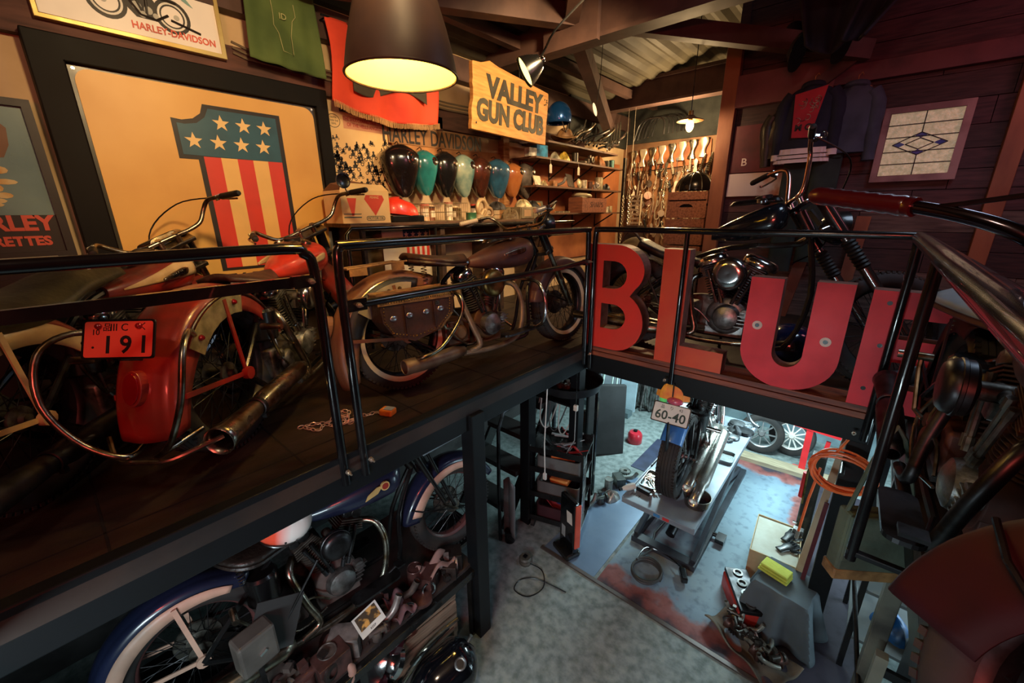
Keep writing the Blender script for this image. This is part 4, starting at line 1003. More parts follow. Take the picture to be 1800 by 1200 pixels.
for y, z, r_ in ((.01, -.02, .022), (.06, -.03, .02), (.03, -.055, .018), (.09, -.05, .014), (.0, .02, .015), (-.13, -.03, .014), (.19, -.03, .014)): wallp(b, [ellipse(r_, r_, 14, y, z + PZ)], .0125, .001)
part('engine_picture', b, mat('picture_grey', (180, 180, 172), .4), face)
b = MB()
for y in (-.12, .17): wallp(b, [ellipse(.070, .070, 26, y, -.03 + PZ), ellipse(.060, .060, 26, y, -.03 + PZ)], .0118, .001)
part('white_wall_picture', b, WHITE, face)
part('fender_picture', wallp(MB(), [[(.10, .045), (.16, .075), (.24, .055), (.285, 0), (.26, .01), (.2, .045), (.14, .03)], [(.12, .05), (.125, .05), (.125, .055)]][:1], .013, .001), mat('picture_teal', (132, 176, 172), .4), face)
text('ELECTRA GLIDE', .062, WHITE, face, (.0125, .115, .155), (0, 1, -.10), (0, 0, 1), .001, bold=.0015)
text('HARLEY-DAVIDSON', .050, mat('letter_red', (222, 92, 66), .5), face, (.0145, .17, -.165), depth=.001, bold=.001, sx=.9, **XY)

# cloth helper: hanging grid with folds
def cloth(y0, y1, z0, z1, x, fold=.02, nf=5, fn=None, nu=40, nv=26, slope=0.0):
    def g(u, v):
        y = y0 + (y1 - y0) * u; z = z1 + (z0 - z1) * v + slope * u
        if fn: y, z = fn(u, v, y, z)
        return V((x + fold * math.sin(u * nf * 2 * PI + v * 1.3) * (.3 + .7 * v) + fold * .4 * math.sin(u * 11 + v * 5), y, z))
    return MB().grid(g, nu, nv)
t = thing('cloth', 'green cloth with a stitched state outline, hanging above the number sign', 'cloth', (-3.30, 1.48, 4.0))
GREENC = mat('green_cloth', (84, 104, 52), .85, c2=(64, 84, 42), scale=3)
part('cloth_sheet', cloth(-.26, .24, -.25, .28, 0, .012, 3, lambda u, v, y, z: (y + .05 * (1 - v) * (.5 - u), z + .05 * (1 - u) * v * .6)), GREENC, t, solid=.003)
part('stitched_outline', MB().tube([(.018, y, z) for y, z in ((-.085, .16), (-.08, .06), (-.085, .0), (-.06, -.04), (-.045, -.14), (.02, -.15), (.02, -.04), (.04, .05), (.065, .08), (.06, .15))], .0022, 5), mat('thread', (176, 176, 120), .8), t)
text('ID', .05, mat('thread', (176, 176, 120), .8), t, (.019, -.02, .06), depth=.0005, name='stitched_mark', **XY)

t = thing('banner', 'orange red fringed banner with a dark centre, hanging behind the dome lamp', 'banner', (-3.30, 2.26, 3.86))
BRED = mat('banner_red', (226, 72, 40), .8, c2=(196, 56, 34), scale=3); BDARK = mat('banner_dark', (70, 62, 48), .85)
def bf(u, v, y, z): return (y + .02 * math.sin(v * 4), z - .06 * math.sin(u * PI) * v - .03 * u * v)
part('banner_sheet', cloth(-.50, .50, -.24, .30, 0, .016, 3, bf, 60, 30), BRED, t, solid=.003)
part('dark_centre', cloth(-.34, .36, -.10, .20, .022, .010, 2, lambda u, v, y, z: (y, z - .05 * math.sin(u * 6 + .6) * v - .02 * v)), BDARK, t, solid=.003)
b = MB(); 
for k in range(90):
    u = k / 89; y = -.50 + 1.0 * u; z = -.24 - .06 * math.sin(u * PI) - .03 * u; x = .016 * math.sin(u * 3 * 2 * PI + 1.3) + .006 * math.sin(u * 11 + 5)
    b.beam((x, y, z + .01), (x + .002, y + random.uniform(-.003, .003), z - .036 - random.uniform(0, .006)), .009, .003, (0, 1, 0))
part('pole', MB().cyl((0, -.52, .30), (0, .52, .27), .008, n=8).cyl((0, -.48, .30), (-.19, -.48, .30), .006, n=6).cyl((0, .48, .27), (-.19, .48, .27), .006, n=6), STEEL, t)
part('fringe', b, mat('fringe_cream', (224, 178, 122), .9), t)

t = thing('poster', 'black and white drawn poster of a riding crowd, behind the motor oil carton', 'poster', (-3.46, 2.03, 3.28))
p = part('poster_sheet', wallp(MB(), [rect(-.28, .275, -.30, .30)], 0, .003), mat('aged_paper', (232, 198, 142), .8, c2=(222, 182, 126), scale=3), t)
TR = mat('title_red', (178, 74, 64), .6)
part('title_band', wallp(MB(), [rect(-.13, .27, .19, .285)], .003, .0006), mat('title_pink', (206, 146, 114), .7), p)
text('THE SHUDDERING TRUE STORY', .038, TR, p, (.0045, .07, .262), depth=.0005, bold=.001, sx=.72, **XY)
text("OF THE HELLS ANGELS'", .038, TR, p, (.0045, .06, .222), depth=.0005, bold=.001, sx=.80, **XY)
part('speech_bubble', MB().extr([ellipse(.055, .05, 20, -.21, .235), ellipse(.051, .046, 20, -.21, .235)], .0006, (.003, 0, 0), (0, 1, 0), (0, 0, 1)), SINK, p)
for k, s_ in enumerate(('FASTER', 'THAN THE', 'DEVIL')): text(s_, .020, SINK, p, (.004, -.21, .258 - .022 * k), depth=.0004, sx=.8, **XY)
b = MB(); random.seed(11)
for k in range(70):   # ink riders: body, head, wheels
    y, z = random.uniform(-.25, .25), random.uniform(-.27, .12); s_ = random.uniform(.65, 1.3) * (1.35 - (z + .27) * 1.3)
    wallp(b, [ellipse(.009 * s_, .011 * s_, 8, y, z + .022 * s_)], .003, .0007)
    wallp(b, [[(y - .012 * s_, z - .01 * s_), (y + .012 * s_, z - .008 * s_), (y + .016 * s_, z + .008 * s_), (y, z + .016 * s_), (y - .016 * s_, z + .004 * s_)]], .003, .0007)
    for dy in (-.02, .02): wallp(b, [ellipse(.012 * s_, .012 * s_, 9, y + dy * s_, z - .015 * s_), ellipse(.007 * s_, .007 * s_, 9, y + dy * s_, z - .015 * s_)], .003, .0007)
    a = random.uniform(-.008, .008); b.beam((.0036, y, z), (.0036, y + a, z + .02 * s_), .003, .0008, (0, 1, 0))
part('ink_drawing', b, SINK, p)

t = thing('sign', 'long tan name strip with black capitals above the hung fuel tanks', 'sign', (-3.46, 2.87, 3.50))
p = part('strip_board', wallp(MB(), [[(-.56, -.09), (.56, -.075), (.56, .085), (-.56, .06)]], 0, .01), mat('strip_tan', (150, 106, 64), .7, c2=(126, 86, 52)), t)
text('HARLEY DAVIDSON', .190, SINK, p, (.011, -.01, -.012), (0, 1, .02), (0, 0, 1), .001, bold=.003, sx=.72)
single('wall_board', wallp(MB(), [rect(-.6, 1.05, -.06, .06)], 0, .012), mat('hook_board', (176, 120, 66), .7, c2=(140, 92, 52)), 'orange brown board with hooks carrying the hung fuel tanks', 'board', loc=(-3.47, 2.95, 3.385))

# ------------------------------------------------------------------ hung fuel tanks
TG = 'fuel tanks hung in a row on the left wall'
tk = [(2.36, .28, .40, (34, 26, 26), None, 'black fuel tank with a chrome cap, first of the row beside the drawn poster'),
      (2.61, .21, .36, (44, 128, 130), None, 'turquoise fuel tank hung second in the wall row'),
      (2.855, .22, .38, (22, 20, 22), None, 'plain black fuel tank hung right of the turquoise tank'),
      (3.10, .21, .37, (70, 110, 112), (160, 170, 150), 'grey green streaked fuel tank in the middle of the wall row'),
      (3.34, .20, .37, (30, 20, 18), (84, 40, 26), 'dark brown fuel tank hung left of the blue tank'),
      (3.62, .25, .37, (46, 92, 122), (30, 50, 66), 'steel blue fuel tank with an open round filler'),
      (3.88, .20, .33, (178, 112, 62), (150, 84, 44), 'tan primer fuel tank near the end of the wall row'),
      (4.10, .20, .36, (20, 18, 20), (120, 110, 100), 'small black fuel tank with pale badge, last of the wall row')]
for i, (y, w, h, c, c2, lb) in enumerate(tk):
    h *= 1.10; w *= 1.12
    t = thing('fuel_tank', lb, 'fuel tank', (-3.40, y, 3.165), (0, 0, R(-8 + 3 * (i % 3))), TG)
    m = mat('hung_tank_%d' % i, c, .2, c2=c2 or tuple(int(x * .7) for x in c), scale=5, coat=.7)
    rings = []
    for k in range(17):
        u = k / 16; z = h / 2 - h * u
        ww = w * 1.12 / 2 * (math.sin(min(1, u * 4.0 + .16) * PI / 2)) * (1 - .62 * max(0, (u - .34) / .66) ** 1.35) * (1 - .5 * max(0, (u - .93) / .07))
        dd = .115 * (math.sin(min(1, u * 3.4 + .15) * PI / 2)) * (1 - .60 * max(0, (u - .4) / .6) ** 1.4)
        rings.append([(.05 + p_[0] * 1.0, p_[1] - .012 * math.sin(u * PI), z) for p_ in superring(0, 0, 0, dd, ww, 24, 2.6, 'z')])
    part('tank_body', MB().loft(rings), m, t)
    part('tank_seam', MB().tube([(r_[0][0] * 0 + .02, max(q[1] for q in r_), r_[0][2]) for r_ in rings], .004, 5), m, t)
    cx_ = .05 + .108
    if i == 5: part('filler_neck', MB().torus((cx_ - .006, .045, h * .22), (1, .3, .2), .022, .006, 20, 8), BLACK, t)
    elif i != 2 or True:
        cc = MB(); c0 = V((cx_ - .02, w * .22, h * .25))
        cc.lathe([(0, .030), (.018, .030), (.034, .022), (.040, .004), (.038, 0)], c0, (1, .45, .25), 20)
        if i == 0: cc.torus(c0 + V((.01, -.01, -.0)), (1, .3, .2), .052, .006, 22, 8)
        part('filler_cap', cc, CHROME if i in (0, 1, 3) else OLDCHROME, t)
    part('hook', MB().tube([(-.05, 0, h / 2 + .02), (.0, 0, h / 2 + .03), (.02, 0, h / 2 + .0), (.01, 0, h / 2 - .02)], .004, 6, sub=3), STEEL, t)

# ------------------------------------------------------------------ ledge with clutter
LZ = 2.735
t = thing('shelf', 'long wooden ledge along the left wall beneath the hung fuel tanks', 'shelf', (-3.2, 2.9, LZ))
part('shelf_board', bx(-.29, .22, -1.30, 1.25, -.03, 0), mat('ledge_wood', (96, 66, 44), .6, c2=(60, 42, 32), stretch=(6, 1, 6)), t, bevel=.003)
for y in (-1.2, -.4, .4, 1.15): part('support', bx(-.27, .16, y, y + .05, -.96, -.03), DARKWOOD, t)
# motor oil carton
t = thing('carton', 'open cardboard carton with red triangles reading motor oil', 'box', (-3.13, 1.76, LZ), (0, 0, R(0)))
CARD = mat('carton_card', (240, 208, 150), .8, c2=(222, 184, 124), scale=3)
b = MB(); w2, d2, h2 = .20, .13, .235
b.box((-d2, 0, h2 / 2), (.004, 2 * w2, h2)); b.box((d2, 0, h2 / 2), (.004, 2 * w2, h2)); b.box((0, -w2, h2 / 2), (2 * d2, .004, h2)); b.box((0, w2, h2 / 2), (2 * d2, .004, h2)); b.box((0, 0, .003), (2 * d2, 2 * w2, .004))
p = part('carton_body', b, CARD, t)
part('carton_flap', MB().add([(d2, -w2, h2), (d2, w2, h2), (d2 - .05, w2 * .9, h2 + .05), (d2 - .08, 0, h2 + .035), (d2 - .04, -w2 * .8, h2 + .055)], [(0, 1, 2, 3, 4)], False), CARD, t, solid=.004)
part('carton_flap', MB().add([(-d2, -w2, h2), (-d2, w2, h2), (-d2 + .06, w2 * .9, h2 + .06), (-d2 + .03, 0, h2 + .085), (-d2 + .05, -w2 * .8, h2 + .055)], [(0, 1, 2, 3, 4)], False), mat('card_inside', (128, 84, 54), .8), t, solid=.004)
CR = mat('carton_red', (214, 74, 52), .6, var=.1)
b = MB(); b.extr([(.0, .205), (.14, .205), (.155, .175), (.07, .055), (-.015, .175)], .001, (d2 + .003, 0, 0), (0, 1, 0), (0, 0, 1))
part('red_triangle', b, CR, p)
b = MB(); b.extr([(-.155, .18), (-.08, .18), (-.11, .055), (-.125, .055)], .001, (d2 + .003, 0, 0), (0, 1, 0), (0, 0, 1))
part('red_triangle', b, CR, p)
b = MB(); b.extr([rrect(.16, .034, .014, 4, .07, .035), rrect(.152, .026, .010, 4, .07, .035)], .001, (d2 + .003, 0, 0), (0, 1, 0), (0, 0, 1)); b.extr([rect(-.19, -.05, .04, .048)], .001, (d2 + .003, 0, 0), (0, 1, 0), (0, 0, 1)); b.extr([rect(-.19, -.05, .064, .070)], .001, (d2 + .003, 0, 0), (0, 1, 0), (0, 0, 1))
part('label_border', b, mat('label_teal', (70, 96, 90), .6), p)
text('MOTOR OIL', .026, mat('label_teal', (70, 96, 90), .6), p, (d2 + .004, .07, .035), depth=.0006, **XY); text('PENNZ', .024, CARD, p, (d2 + .005, .07, .188), depth=.0004, **XY)

# red lidded bag, baskets, cans, drawers
t = thing('plastic_cowl', 'bright red plastic cowl on a black base beside the carton', 'cowl', (-3.12, 2.16, LZ))
part('cowl_shell', MB().grid(lambda u, v: V((.11 * math.cos(u * 2 * PI) * math.cos(v * PI / 2) ** .7, -.015 + .17 * math.sin(u * 2 * PI) * math.cos(v * PI / 2) ** .55 + .0 * v, .055 + .13 * math.sin(v * PI / 2) - .02 * math.sin(u * 2 * PI))), 28, 12), mat('cowl_red', (228, 56, 34), .35, coat=.5, var=.1), t)
part('base', bx(-.11, .11, -.17, .15, 0, .055), BLACK, t, bevel=.01)
WIRE = mat('basket_wire', (150, 130, 100), .45, metal=.7)
def basket(lb, y, w, h, x=-3.14, d=.2, grp='wire baskets on the ledge'):
    t = thing('wire_basket', lb, 'basket', (x, y, LZ), (0, 0, 0), grp)
    b = MB(); n = int(w / .022)
    for k in range(n + 1):
        for xx in (-d / 2, d / 2): b.cyl((xx, -w / 2 + w * k / n, 0), (xx, -w / 2 + w * k / n, h), .0016, n=4)
    for k in range(8):
        for yy in (-w / 2, w / 2): b.cyl((-d / 2 + d * k / 7, yy, 0), (-d / 2 + d * k / 7, yy, h), .0016, n=4)
    part('wires', b, WIRE, t)
    b = MB()
    for z in (.004, h * .5, h): b.tube([(-d / 2, -w / 2, z), (d / 2, -w / 2, z), (d / 2, w / 2, z), (-d / 2, w / 2, z)], .003 if z > .01 else .002, 5, closed=True)
    part('rim_wire', b, WIRE, t)
    part('basket_base', bx(-d / 2, d / 2, -w / 2, w / 2, 0, .003), WIRE, t)
basket('wire basket of jars beside the red cowl', 2.46, .24, .15); basket('tall wire basket of tins, middle of the ledge', 2.73, .24, .16); basket('low wire basket left of the grey drawers', 3.46, .24, .10)
def can(lb, y, x, r_, h, c, c2=None, lid=None, z=LZ, grp='tins and jars on the ledge', **k):
    t = thing('tin', lb, 'tin', (x, y, z + .004), (0, 0, random.uniform(0, 6)), grp)
    part('tin_body', MB().lathe([(0, 0), (r_, 0), (r_, .004), (r_ * .98, .006), (r_ * .98, h - .006), (r_, h - .004), (r_, h), (r_ * .9, h), (r_ * .9, h - .004), (0, h - .004)], (0, 0, 0), n=20), mat('tin_%d_%d_%d' % c, c, .35, metal=.3, c2=c2), t)
    if lid: part('lid', MB().lathe([(r_ * 1.03, h - .012), (r_ * 1.03, h + .004), (0, h + .006)], (0, 0, 0), n=20), mat('lid_%d_%d_%d' % lid, lid, .35), t)
    part('paper_label', MB().lathe([(r_ * .995, h * .25), (r_ * .995, h * .75)], (0, 0, 0), n=20, a0=.3, a1=2.6), PAPER, t)
can('cream jar with a pinkish lid in the basket', 2.40, -3.12, .042, .14, (214, 170, 130), lid=(190, 110, 90)); can('brown jar at the back of the basket', 2.50, -3.16, .038, .12, (140, 84, 52), lid=(60, 40, 30))
can('white tin in the tall basket', 2.68, -3.12, .04, .16, (206, 190, 160), lid=(200, 120, 100)); can('dark olive tin in the tall basket', 2.78, -3.12, .045, .11, (96, 78, 48)); can('amber jar beyond the tall basket', 2.84, -3.22, .036, .13, (150, 96, 40), lid=(210, 190, 150))
can('short glass jar of green beads', 2.95, -3.10, .055, .07, (60, 110, 76), c2=(30, 60, 40)); can('pale tin under the hanging grey tank', 3.06, -3.10, .05, .05, (196, 176, 140)); can('black spray tin behind the carved skull', 3.14, -3.26, .033, .15, (30, 28, 28), lid=(180, 60, 40))
t = thing('carburettor_casting', 'curled pale metal casting lying between tins and drawers', 'engine part', (-3.12, 3.12, LZ))
b = MB(); b.torus((0, 0, .12), (1, .2, 0), .075, .022, 26, 10); b.torus((.0, .10, .07), (1, -.3, .1), .05, .018, 22, 9); b.cyl((0, -.05, .0), (0, .03, .10), .025); b.box((0, .05, .02), (.10, .14, .04))
part('casting', b, mat('bone_metal', (190, 160, 118), .5, c2=(130, 100, 70), metal=.3), t)
t = thing('drawer_unit', 'pair of small grey steel drawers at the end of the ledge', 'drawers', (-3.12, 3.82, LZ))
GD = mat('drawer_grey', (150, 134, 104), .5, c2=(112, 98, 76), scale=9, metal=.3)
part('cabinet', bx(-.12, .11, -.21, .21, 0, .13), GD, t, bevel=.004)
for y in (-.105, .105):
    d_ = part('drawer', bx(.10, .125, y - .098, y + .098, .008, .122), GD, t, bevel=.004)
    if y > 0: part('drawer_pull', MB().tube([(.127, y - .035, .08), (.140, y - .035, .05), (.140, y + .035, .05), (.127, y + .035, .08)], .005, 6), STEEL, d_)
    else: part('paper_label', bx(.1255, .127, y - .06, y + .06, .03, .10), mat('tan_label', (176, 140, 104), .8), d_)
# rags and parts heaped on the drawers
for i, (y, z, s_, c, lb) in enumerate(((3.36, LZ + .10, .07, (40, 34, 32), 'black rag draped over the low basket'), (3.60, LZ + .0, .10, (112, 92, 62), 'olive crumpled cloth behind the drawers'), (3.80, LZ + .13, .07, (206, 190, 150), 'shiny crumpled foil parts on top of the drawers'), (3.98, LZ + .13, .06, (30, 28, 26), 'black leather glove on the drawers'))):
    b = MB(); rr = random.Random(i)
    ph = [rr.uniform(0, 6) for _ in range(6)]
    b.grid(lambda u, v: V((.09 * math.cos(u * 2 * PI) * math.cos(v * PI / 2) * (1 + .25 * math.sin(5 * u * 2 * PI + ph[0])), s_ * 1.4 * math.sin(u * 2 * PI) * math.cos(v * PI / 2) * (1 + .2 * math.sin(3 * u * 2 * PI + ph[1])), s_ * (math.sin(v * PI / 2) * (1 + .25 * math.sin(7 * u * 2 * PI + ph[2] + 4 * v))))), 40, 12)
    single('rag', b, mat('rag_%d' % i, c, .6, metal=.7 if i == 2 else 0, bump=.4, bscale=30), lb, 'rag', loc=(-3.14, y, z))
# poster under the ledge and pale boards
t = thing('poster', 'white poster with a small stars and stripes flag below the ledge', 'poster', (-3.2, 2.27, 2.53))
p = part('poster_sheet', wallp(MB(), [rect(-.28, .25, -.30, .20)], 0, .004), PAPER, t)
part('flag_blue', wallp(MB(), [rect(-.07, .22, .03, .16)], .004, .001), mat('flag_blue', (44, 72, 120), .6), p)
b = MB(); [wallp(b, [star(-.035 + .072 * k, .095, .028)], .005, .001) for k in range(4)]
part('flag_stars', b, WHITE, p)
b = MB(); [wallp(b, [rect(-.04 + .056 * k, -.012 + .056 * k, -.12, .03)], .004, .001) for k in range(5)]
part('flag_stripes', b, SRED, p)
single('wall_panel', wallp(MB(), [rect(-.35, .35, -.35, .42)], 0, .02), mat('pale_blue_board', (206, 208, 204), .6), 'pale blue grey board standing under the ledge at its near end', 'board', loc=(-3.42, 1.98, 2.25))
single('wall_panel', wallp(MB(), [rect(-.28, .28, -.42, .42)], 0, .02), mat('khaki_board', (140, 116, 82), .7), 'khaki board standing under the ledge behind the rusty motorcycle', 'board', loc=(-3.36, 2.2, 2.2))
# wooden board sign
t = thing('sign', 'tan wooden board with carved dark capitals in two lines, hung at an angle', 'sign', (-2.98, 3.42, 3.78), (0, R(4), R(4)))
CW = mat('carved_board', (206, 150, 82), .6, c2=(176, 118, 58), scale=5, stretch=(1, 1, 9), lo=.35, hi=.7, bump=.15)
rr = random.Random(4); L_ = []
for k in range(14): L_.append((-.60 + rr.uniform(-.012, .012), -.26 + .52 * k / 13))
R_ = [(.60 + rr.uniform(-.008, .008), .24 - .50 * k / 9) for k in range(10)]
pts_ = L_ + [(-.50, .27), (-.38, .31), (-.25, .29)] + R_
p = part('board', MB().extr(pts_[::-1], .045, (0, 0, 0), (0, 1, 0), (0, 0, 1)), CW, t, bevel=.006)
CL = mat('carved_letter', (66, 62, 48), .6, c2=(44, 40, 34))
text('VALLEY', .235, CL, p, (.047, .03, .105), (0, 1, .0), (0, 0, 1), .003, bold=.011, sx=1.12)
text('GUN CLUB', .235, CL, p, (.047, -.01, -.095), (0, 1, .0), (0, 0, 1), .003, bold=.011, sx=.92)
b = MB(); b.beam((.047, .56, .15), (.047, .585, .15), .003, .01); [b.sph((.048, y, z), (.003, .009, .009), 8, 5) for y, z in ((.53, .17), (.56, .13), (.53, .12), (.57, .17), (-.55, -.2))]
part('nail', b, STEEL, p); [part('wire', MB().cyl((.02, y_, .27), (.02, y_ - .02, .46), .003, n=5), STEEL, t) for y_ in (.10, .22)]
# clip spotlight in front of it
t = thing('clip_spotlight', 'small round clip spotlight shining on the wooden board', 'lamp', (-2.05, 2.50, 3.72), (0, 0, 0), None, 1.25)
dv = V((-.58, -.62, -.52)).normalized()
sh_ = part('lamp_shade', MB().lathe([(.012, -.11), (.04, -.10), (.066, -.05), (.082, 0), (.080, 0), (.060, -.045), (.03, -.09)], (0, 0, 0), dv, 28), BLACK, t)
part('bulb_face', MB().lathe([(0, -.012), (.075, -.012)], (0, 0, 0), dv, 28), mat('spot_glow', (255, 226, 130), .4, emit=3), t)
part('lamp_arm', MB().tube([-dv * .10, -dv * .13 + V((0, 0, .04)), (.18, .10, .22), (.25, .6, .60), (.25, 1.08, .62)], .006, 6, sub=4), BLACK, t)
part('swivel', MB().sph(-dv * .12, .016, 12, 8), CHROME, t)
lamp('clip_spot_light', 'SPOT', V((-2.05, 2.50, 3.72)) + dv * .02, 12, WARM, aim=V((-2.05, 2.50, 3.72)) + dv, size=.05, spot=95)

# ------------------------------------------------------------------ pendant dome lamp
t = thing('pendant_lamp', 'large dark dome pendant lamp with glowing yellow inside', 'lamp', (-1.43, 1.04, 3.28))
pr = [(.200, 0), (.197, .025), (.186, .08), (.168, .15), (.150, .21), (.131, .27), (.108, .33), (.08, .375), (.055, .40), (.035, .415), (.03, .50)]
dm = part('lamp_shade', MB().lathe(pr, n=48), mat('dome_outer', (58, 42, 34), .5, c2=(46, 34, 32), metal=.0, spec=.25), t)
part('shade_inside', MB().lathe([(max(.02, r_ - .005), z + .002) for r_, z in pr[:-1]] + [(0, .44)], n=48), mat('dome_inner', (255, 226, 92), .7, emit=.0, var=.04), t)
part('rolled_rim', MB().torus((0, 0, 0), (0, 0, 1), .2, .005, 48, 8), mat('dome_outer', (70, 56, 50)), t)
part('bulb', MB().sph((0, 0, .12), (.032, .032, .045), 18, 12).cyl((0, 0, .16), (0, 0, .25), .018), mat('bulb_glow', (255, 214, 120), .3, emit=14), t)
part('lamp_cord', MB().tube([(0, 0, .50), (0, 0, 1.6)], .005, 6), BLACK, t)
for o in t.children:
    if o.name.startswith('bulb'): o.visible_shadow = True
# bare bulb lamp further back
t = thing('pendant_lamp', 'bare glowing bulb under a flat enamel shade before the tool wall', 'lamp', (-1.60, 4.5, 3.60))
part('bulb', MB().sph((0, 0, 0), (.036, .036, .055), 18, 12), mat('bulb_glow2', (255, 205, 120), .3, emit=30), t)
part('lamp_shade', MB().lathe([(.03, .09), (.05, .07), (.12, .045), (.125, .04)], n=32), mat('enamel_shade', (150, 120, 90), .35), t, solid=.003)
part('socket', MB().cyl((0, 0, .045), (0, 0, .13), .022), BRASS, t)
part('lamp_cord', MB().tube([(0, 0, .13), (0, 0, 1.32)], .004, 6), BLACK, t)
# ceiling light glow string: small bright reflector
t = thing('reflector_lamp', 'small pale torpedo lamp hanging near the roof brace', 'lamp', (-2.55, 4.3, 3.85))
part('lamp_body', MB().sph((0, 0, 0), (.018, .018, .07), 14, 10, (R(0), R(-18), 0)), mat('pale_glow', (235, 210, 160), .3, emit=1.2), t)
part('lamp_cord', MB().tube([(.02, 0, .06), (.02, .05, .3), (0, .1, .62)], .004, 5), BLACK, t)

# ------------------------------------------------------------------ wall shelves at the far left
SHW = mat('shelf_wood', (104, 70, 48), .6, c2=(72, 48, 36), stretch=(6, 1, 6))
for i, (z, lb) in enumerate(((3.42, 'upper wall shelf under the chrome pipes, crowded with parts'), (3.11, 'middle wall shelf with pale round parts'), (2.80, 'lower wall shelf carrying the brown lettered crate'))):
    t = thing('shelf', lb, 'shelf', (-3.28, 5.05, z), group='wall shelves at the far left')
    part('shelf_board', bx(-.2, .18, -1.05, 1.1, -.02, 0), SHW, t)
    for y in (-.9, -.3, .3, .95): part('bracket', MB().beam((-.19, y, -.2), (.12, y, -.02), .018, .006, (0, 1, 0)).beam((-.19, y, -.22), (-.19, y, -.02), .02, .01, (0, 1, 0)), STEEL, t)
single('wall_panel', wallp(MB(), [rect(-1.1, 1.7, -.95, .45)], 0, .015), mat('amber_wall_board', (182, 112, 66), .7, c2=(140, 80, 48), scale=2.5), 'amber brown board behind the far left wall shelves', 'board', loc=(-3.49, 5.05, 3.1))
rr = random.Random(21)
def smallpart(kind, name, lb, cat, loc, c, grp, s_=1.0, metal=.6, rz=0):
    m = mat('small_%d_%d_%d' % c, c, .38, metal=metal, c2=tuple(int(x * .55) for x in c), scale=14)
    b = MB()
    if kind == 'carb': b.cyl((0, 0, .0), (0, 0, .07 * s_), .032 * s_); b.cyl((-.05 * s_, 0, .06 * s_), (.05 * s_, 0, .06 * s_), .022 * s_); b.lathe([(.022 * s_, 0), (.036 * s_, .0), (.036 * s_, .012 * s_), (.02 * s_, .014 * s_)], (.05 * s_, 0, .06 * s_), (1, 0, 0), 14); b.box((0, .02, .10 * s_), (.03 * s_, .03 * s_, .03 * s_))
    elif kind == 'disc': b.lathe([(0, 0), (.06 * s_, 0), (.07 * s_, .012 * s_), (.065 * s_, .03 * s_), (.02 * s_, .04 * s_), (0, .04 * s_)], n=24)
    elif kind == 'standdisc': b.lathe([(0, 0), (.06 * s_, 0), (.07 * s_, .012 * s_), (.05 * s_, .03 * s_), (0, .035 * s_)], (0, 0, .07 * s_), (1, .2, .2), 24)
    elif kind == 'box': b.box((0, 0, .05 * s_), (.09 * s_, .13 * s_, .10 * s_))
    elif kind == 'cyl': b.cyl((0, 0, 0), (0, 0, .11 * s_), .04 * s_, n=20); b.torus((0, 0, .11 * s_), (0, 0, 1), .038 * s_, .004, 20, 6)
    elif kind == 'gear':
        b.lathe([(.02 * s_, 0), (.05 * s_, 0), (.05 * s_, .02), (.02 * s_, .02), (.02 * s_, 0)], n=20)
        for k in range(14): a = 2 * PI * k / 14; b.box((math.cos(a) * .052 * s_, math.sin(a) * .052 * s_, .01), (.012, .008, .02), (0, 0, a))
    elif kind == 'pipe': b.tube([(0, -.09 * s_, .02), (0, -.03 * s_, .03), (.02, .04 * s_, .06 * s_), (.02, .08 * s_, .12 * s_)], .018 * s_, 12, sub=4, caps=False)
    elif kind == 'lump':
        ph = [rr.uniform(0, 6) for _ in range(3)]
        b.grid(lambda u, v: V((.06 * s_ * math.cos(u * 2 * PI) * math.cos(v * PI / 2) * (1 + .2 * math.sin(5 * u * 6.28 + ph[0])), .075 * s_ * math.sin(u * 2 * PI) * math.cos(v * PI / 2) * (1 + .2 * math.sin(3 * u * 6.28 + ph[1])), .08 * s_ * math.sin(v * PI / 2) * (1 + .2 * math.sin(4 * u * 6.28 + ph[2])))), 24, 8)
    elif kind == 'panel': b.box((0, 0, .06 * s_), (.012, .17 * s_, .11 * s_), (0, R(-18), 0))
    elif kind == 'skull':
        b.sph((0, 0, .075 * s_), (.05 * s_, .045 * s_, .055 * s_), 18, 12); b.box((.02 * s_, 0, .02 * s_), (.05 * s_, .05 * s_, .04 * s_)); b.sph((.04 * s_, -.018 * s_, .075 * s_), .012 * s_, 8, 6); b.sph((.04 * s_, .018 * s_, .075 * s_), .012 * s_, 8, 6)
    return single(name, b, m, lb, cat, grp, loc=loc, rot=(0, 0, rz), bevel=.002 if kind in ('box', 'panel') else 0)
G1, G2, G3 = 'parts on the upper wall shelf', 'parts on the middle wall shelf', 'parts on the lower wall shelf'
UP_ = [('box', 'box', 'blue picture box at the near end of the upper shelf', 'box', 4.18, (60, 150, 200), 1.3), ('lump', 'cloth', 'yellow folded cloth on the upper shelf', 'cloth', 4.70, (236, 204, 90), 1.2), ('lump', 'engine_part', 'bright alloy casting beside the yellow cloth', 'engine part', 4.50, (214, 206, 180), 1.0), ('box', 'box', 'white small carton at the shelf end by the board sign', 'box', 4.02, (220, 214, 200), .9),
       ('cyl', 'canister', 'dark canister right of the yellow cloth', 'canister', 4.95, (60, 54, 44), 1.1), ('disc', 'engine_part', 'flat round cover under the dark canister', 'engine part', 5.12, (120, 100, 80), 1.1), ('carb', 'carburettor', 'old carburettor on the upper shelf', 'carburettor', 5.30, (110, 100, 86), 1.1), ('lump', 'leather_bag', 'orange brown leather pouch on the upper shelf', 'bag', 5.55, (160, 100, 52), 1.5), ('cyl', 'canister', 'teal glass jar at the far end of the upper shelf', 'jar', 5.95, (80, 120, 116), 1.0), ('box', 'box', 'grey tin at the far end beside the teal jar', 'box', 5.78, (84, 84, 74), .9)]
